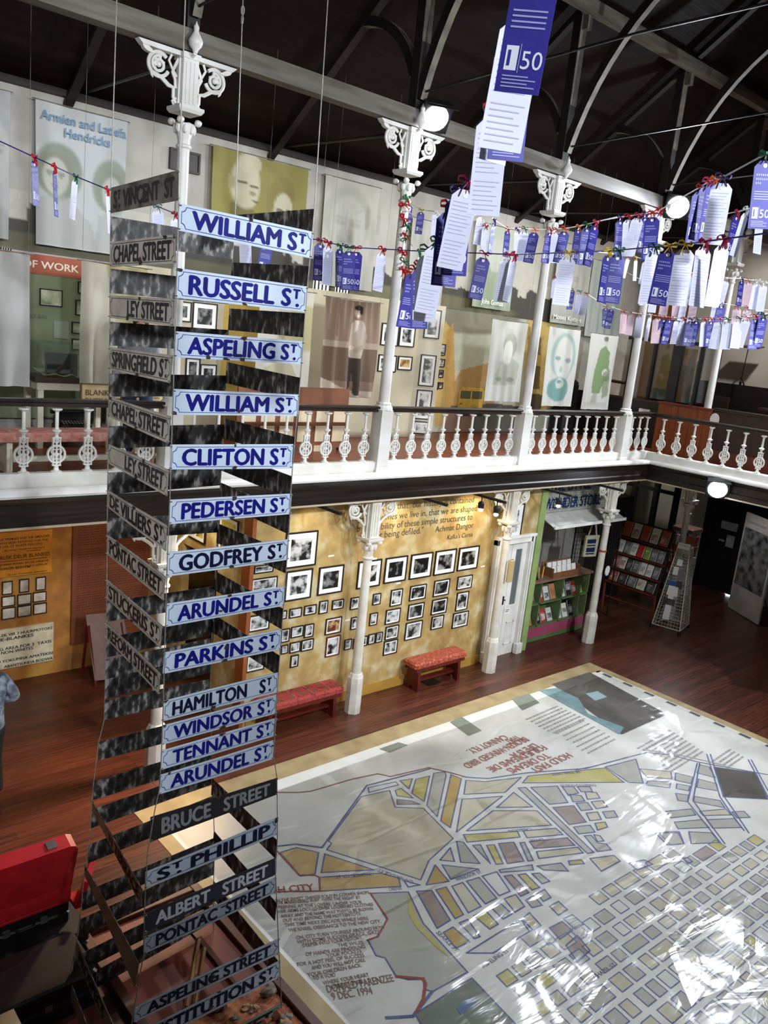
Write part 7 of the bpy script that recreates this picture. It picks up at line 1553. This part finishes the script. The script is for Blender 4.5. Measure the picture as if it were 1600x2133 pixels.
o = MB().bx((1.1, 5.25, .0), (1.75, 5.4, .34), mat('pale_box', '#a08a70', '#8a765e', 4, .6)).build('pale_box', org=(1.4, 5.3, 0)); tag(o, 'pale box end between the trunk and the black case', 'box'); MB().bx((1.1, 5.24, .3), (1.75, 5.41, .345), mat('pale_lid', '#b39c80')).build('box_lid', o)
# ---------------------------------------------------------------- people
skinm = mat('skin', '#c98f76', '#bd8069', 8, .55); hairm = mat('hair', '#3a2a20', '#2a1d16', 30, .6)
def skin(name, joints, edges, m, parent, org):
    me = bpy.data.meshes.new(name); o = bpy.data.objects.new(name, me); COL.objects.link(o)
    me.from_pydata([V(j[:3])+V(org)-parent_loc(parent) for j in joints], edges, [])
    me.materials.append(m); o.parent = parent
    mod = o.modifiers.new('skin', 'SKIN'); mod.use_smooth_shade = True
    for i, j in enumerate(joints):
        sv = me.skin_vertices[0].data[i]; r = j[3]; sv.radius = r if isinstance(r, tuple) else (r, r); sv.use_root = i == 0
    s = o.modifiers.new('sub', 'SUBSURF'); s.levels = 2; s.render_levels = 2
    return o
def parent_loc(p):
    v = V((0, 0, 0))
    while p is not None: v += p.location; p = p.parent
    return v
def person(label, loc, rz, shirt, trousers, elbow_r, hand_r):
    """joints in local metres, x to the person's right, y forward"""
    t = thing('person', label, 'person', loc)
    c, s = math.cos(rz), math.sin(rz)
    rot = lambda j: (j[0]*c-j[1]*s, j[0]*s+j[1]*c, j[2], j[3])
    def arm(sx, el, ha): return [(.19*sx, 0, 1.43, .055), (el[0]*sx, el[1], el[2], .042), (ha[0]*sx, ha[1], ha[2], .03)]
    J = [(0, 0, .95, (.14, .1)), (0, 0, 1.15, (.13, .095)), (0, 0, 1.38, (.15, .095)), (0, 0, 1.49, .055), (0, .02, 1.56, .06), (0, .03, 1.66, (.075, .09)), (0, .02, 1.74, (.06, .075)),
         (.1, 0, .88, .085), (.1, .02, .5, .06), (.1, -.02, .1, .045), (.11, .1, .035, .035), (-.1, 0, .88, .085), (-.1, .02, .5, .06), (-.1, -.02, .1, .045), (-.11, .1, .035, .035)]
    E_ = [(0, 1), (1, 2), (2, 3), (3, 4), (4, 5), (5, 6), (0, 7), (7, 8), (8, 9), (9, 10), (0, 11), (11, 12), (12, 13), (13, 14)]
    for sx, el, ha in ((1, elbow_r, hand_r), (-1, (.26, -.03, 1.14), (.24, .18, 1.0))):
        k = len(J); J += arm(sx, el, ha); E_ += [(2, k), (k, k+1), (k+1, k+2)]
        h = V((ha[0]*sx, ha[1], ha[2])); d = (h-V((el[0]*sx, el[1], el[2]))).normalized(); sd = d.cross(V((0, 0, 1))).normalized()
        pk = len(J); J.append((*(h+d*.06), (.04, .022))); E_.append((k+2, pk))
        for f_ in range(4):
            a = h+d*.1+sd*(f_-1.5)*.022; b_ = a+d*(.05-.006*abs(f_-1.5))-V((0, 0, .015)); q = len(J); J += [(*a, .011), (*b_, .009)]; E_ += [(pk, q), (q, q+1)]
        a = h+d*.03+sd*.045; q = len(J); J += [(*a, .013), (*(a+d*.045+sd*.012), .01)]; E_ += [(k+2, q), (q, q+1)]
    skin('body', [rot(j) for j in J], E_, skinm, t, loc)
    # clothes follow the body
    JS = [(0, 0, .86, (.19, .14)), (0, 0, .98, (.175, .13)), (0, 0, 1.15, (.16, .12)), (0, 0, 1.38, (.175, .115)), (0, 0, 1.47, .075)]
    ES = [(0, 1), (1, 2), (2, 3), (3, 4)]
    for sx, el, ha in ((1, elbow_r, hand_r), (-1, (.26, -.03, 1.14), (.24, .18, 1.0))):
        k = len(JS); e = V((el[0]*sx, el[1], el[2])); h = V((ha[0]*sx, ha[1], ha[2])); JS += [(.19*sx, 0, 1.43, .075), (*e, .068), (*(e+(h-e)*.75), .05)]; ES += [(3, k), (k, k+1), (k+1, k+2)]
    skin('shirt', [rot(j) for j in JS], ES, shirt, t, loc)
    JT = [(0, 0, .95, (.15, .11)), (.1, 0, .86, .1), (.1, .02, .5, .075), (.1, -.02, .08, .065), (-.1, 0, .86, .1), (-.1, .02, .5, .075), (-.1, -.02, .08, .065)]
    skin('trousers', [rot(j) for j in JT], [(0, 1), (1, 2), (2, 3), (0, 4), (4, 5), (5, 6)], trousers, t, loc)
    q = lambda x, y, z: V(rot((x, y, z, 0))[:3])+V(loc)
    b = MB(); b.blob(q(0, -.01, 1.72), (.1, .1, .095), hairm, 4, 14, 8, .04); b.build('hair', t, smooth=True)
    for sx in (-1, 1): b = MB(); b.blob(q(.085*sx, .02, 1.65), (.016, .02, .032), skinm, 1, 8, 6, 0); b.build('ear', t, smooth=True); b = MB(); b.blob(q(.033*sx, .115, 1.67), (.012, .008, .008), black, 1, 8, 5, 0); b.build('eye', t, smooth=True)
    b = MB(); b.blob(q(0, .125, 1.64), (.014, .02, .025), skinm, 1, 8, 6, 0); b.build('nose', t, smooth=True)
    b = MB(); b.blob(q(0, .11, 1.595), (.026, .01, .007), mat('lips', '#9a5a50'), 1, 8, 5, 0); b.build('mouth', t, smooth=True)
    for sx in (-1, 1): b = MB(); b.blob(q(.105*sx, .06, .045), (.05, .13, .045), black, 1, 10, 6, .02); b.build('shoe', t, smooth=True)
    return t
denim = mat('pale_denim', '#5c6878', '#a3aeba', 11, .8, bump=.4, lo=.4, hi=.6); dark = mat('dark_trousers', '#1e2022', rough=.8); jeans = mat('blue_jeans', '#26364f', '#3f5270', 9, .8); jack = mat('grey_jacket', '#7d828a', '#a3a8ad', 7, .7, bump=.3)
person('person in a pale denim shirt, elbow and back showing at left edge', (2.55, 8.75, 0), PI*.15, denim, dark, (.31, -.08, 1.17), (.2, .2, 1.1))
p = at(283, 840, 'Y', 9.75)
person('person in a grey jacket and jeans on the gallery behind the sign tower', (p.x, 9.7, ZG), PI*.8, jack, jeans, (.27, -.03, 1.15), (.25, .15, .98))
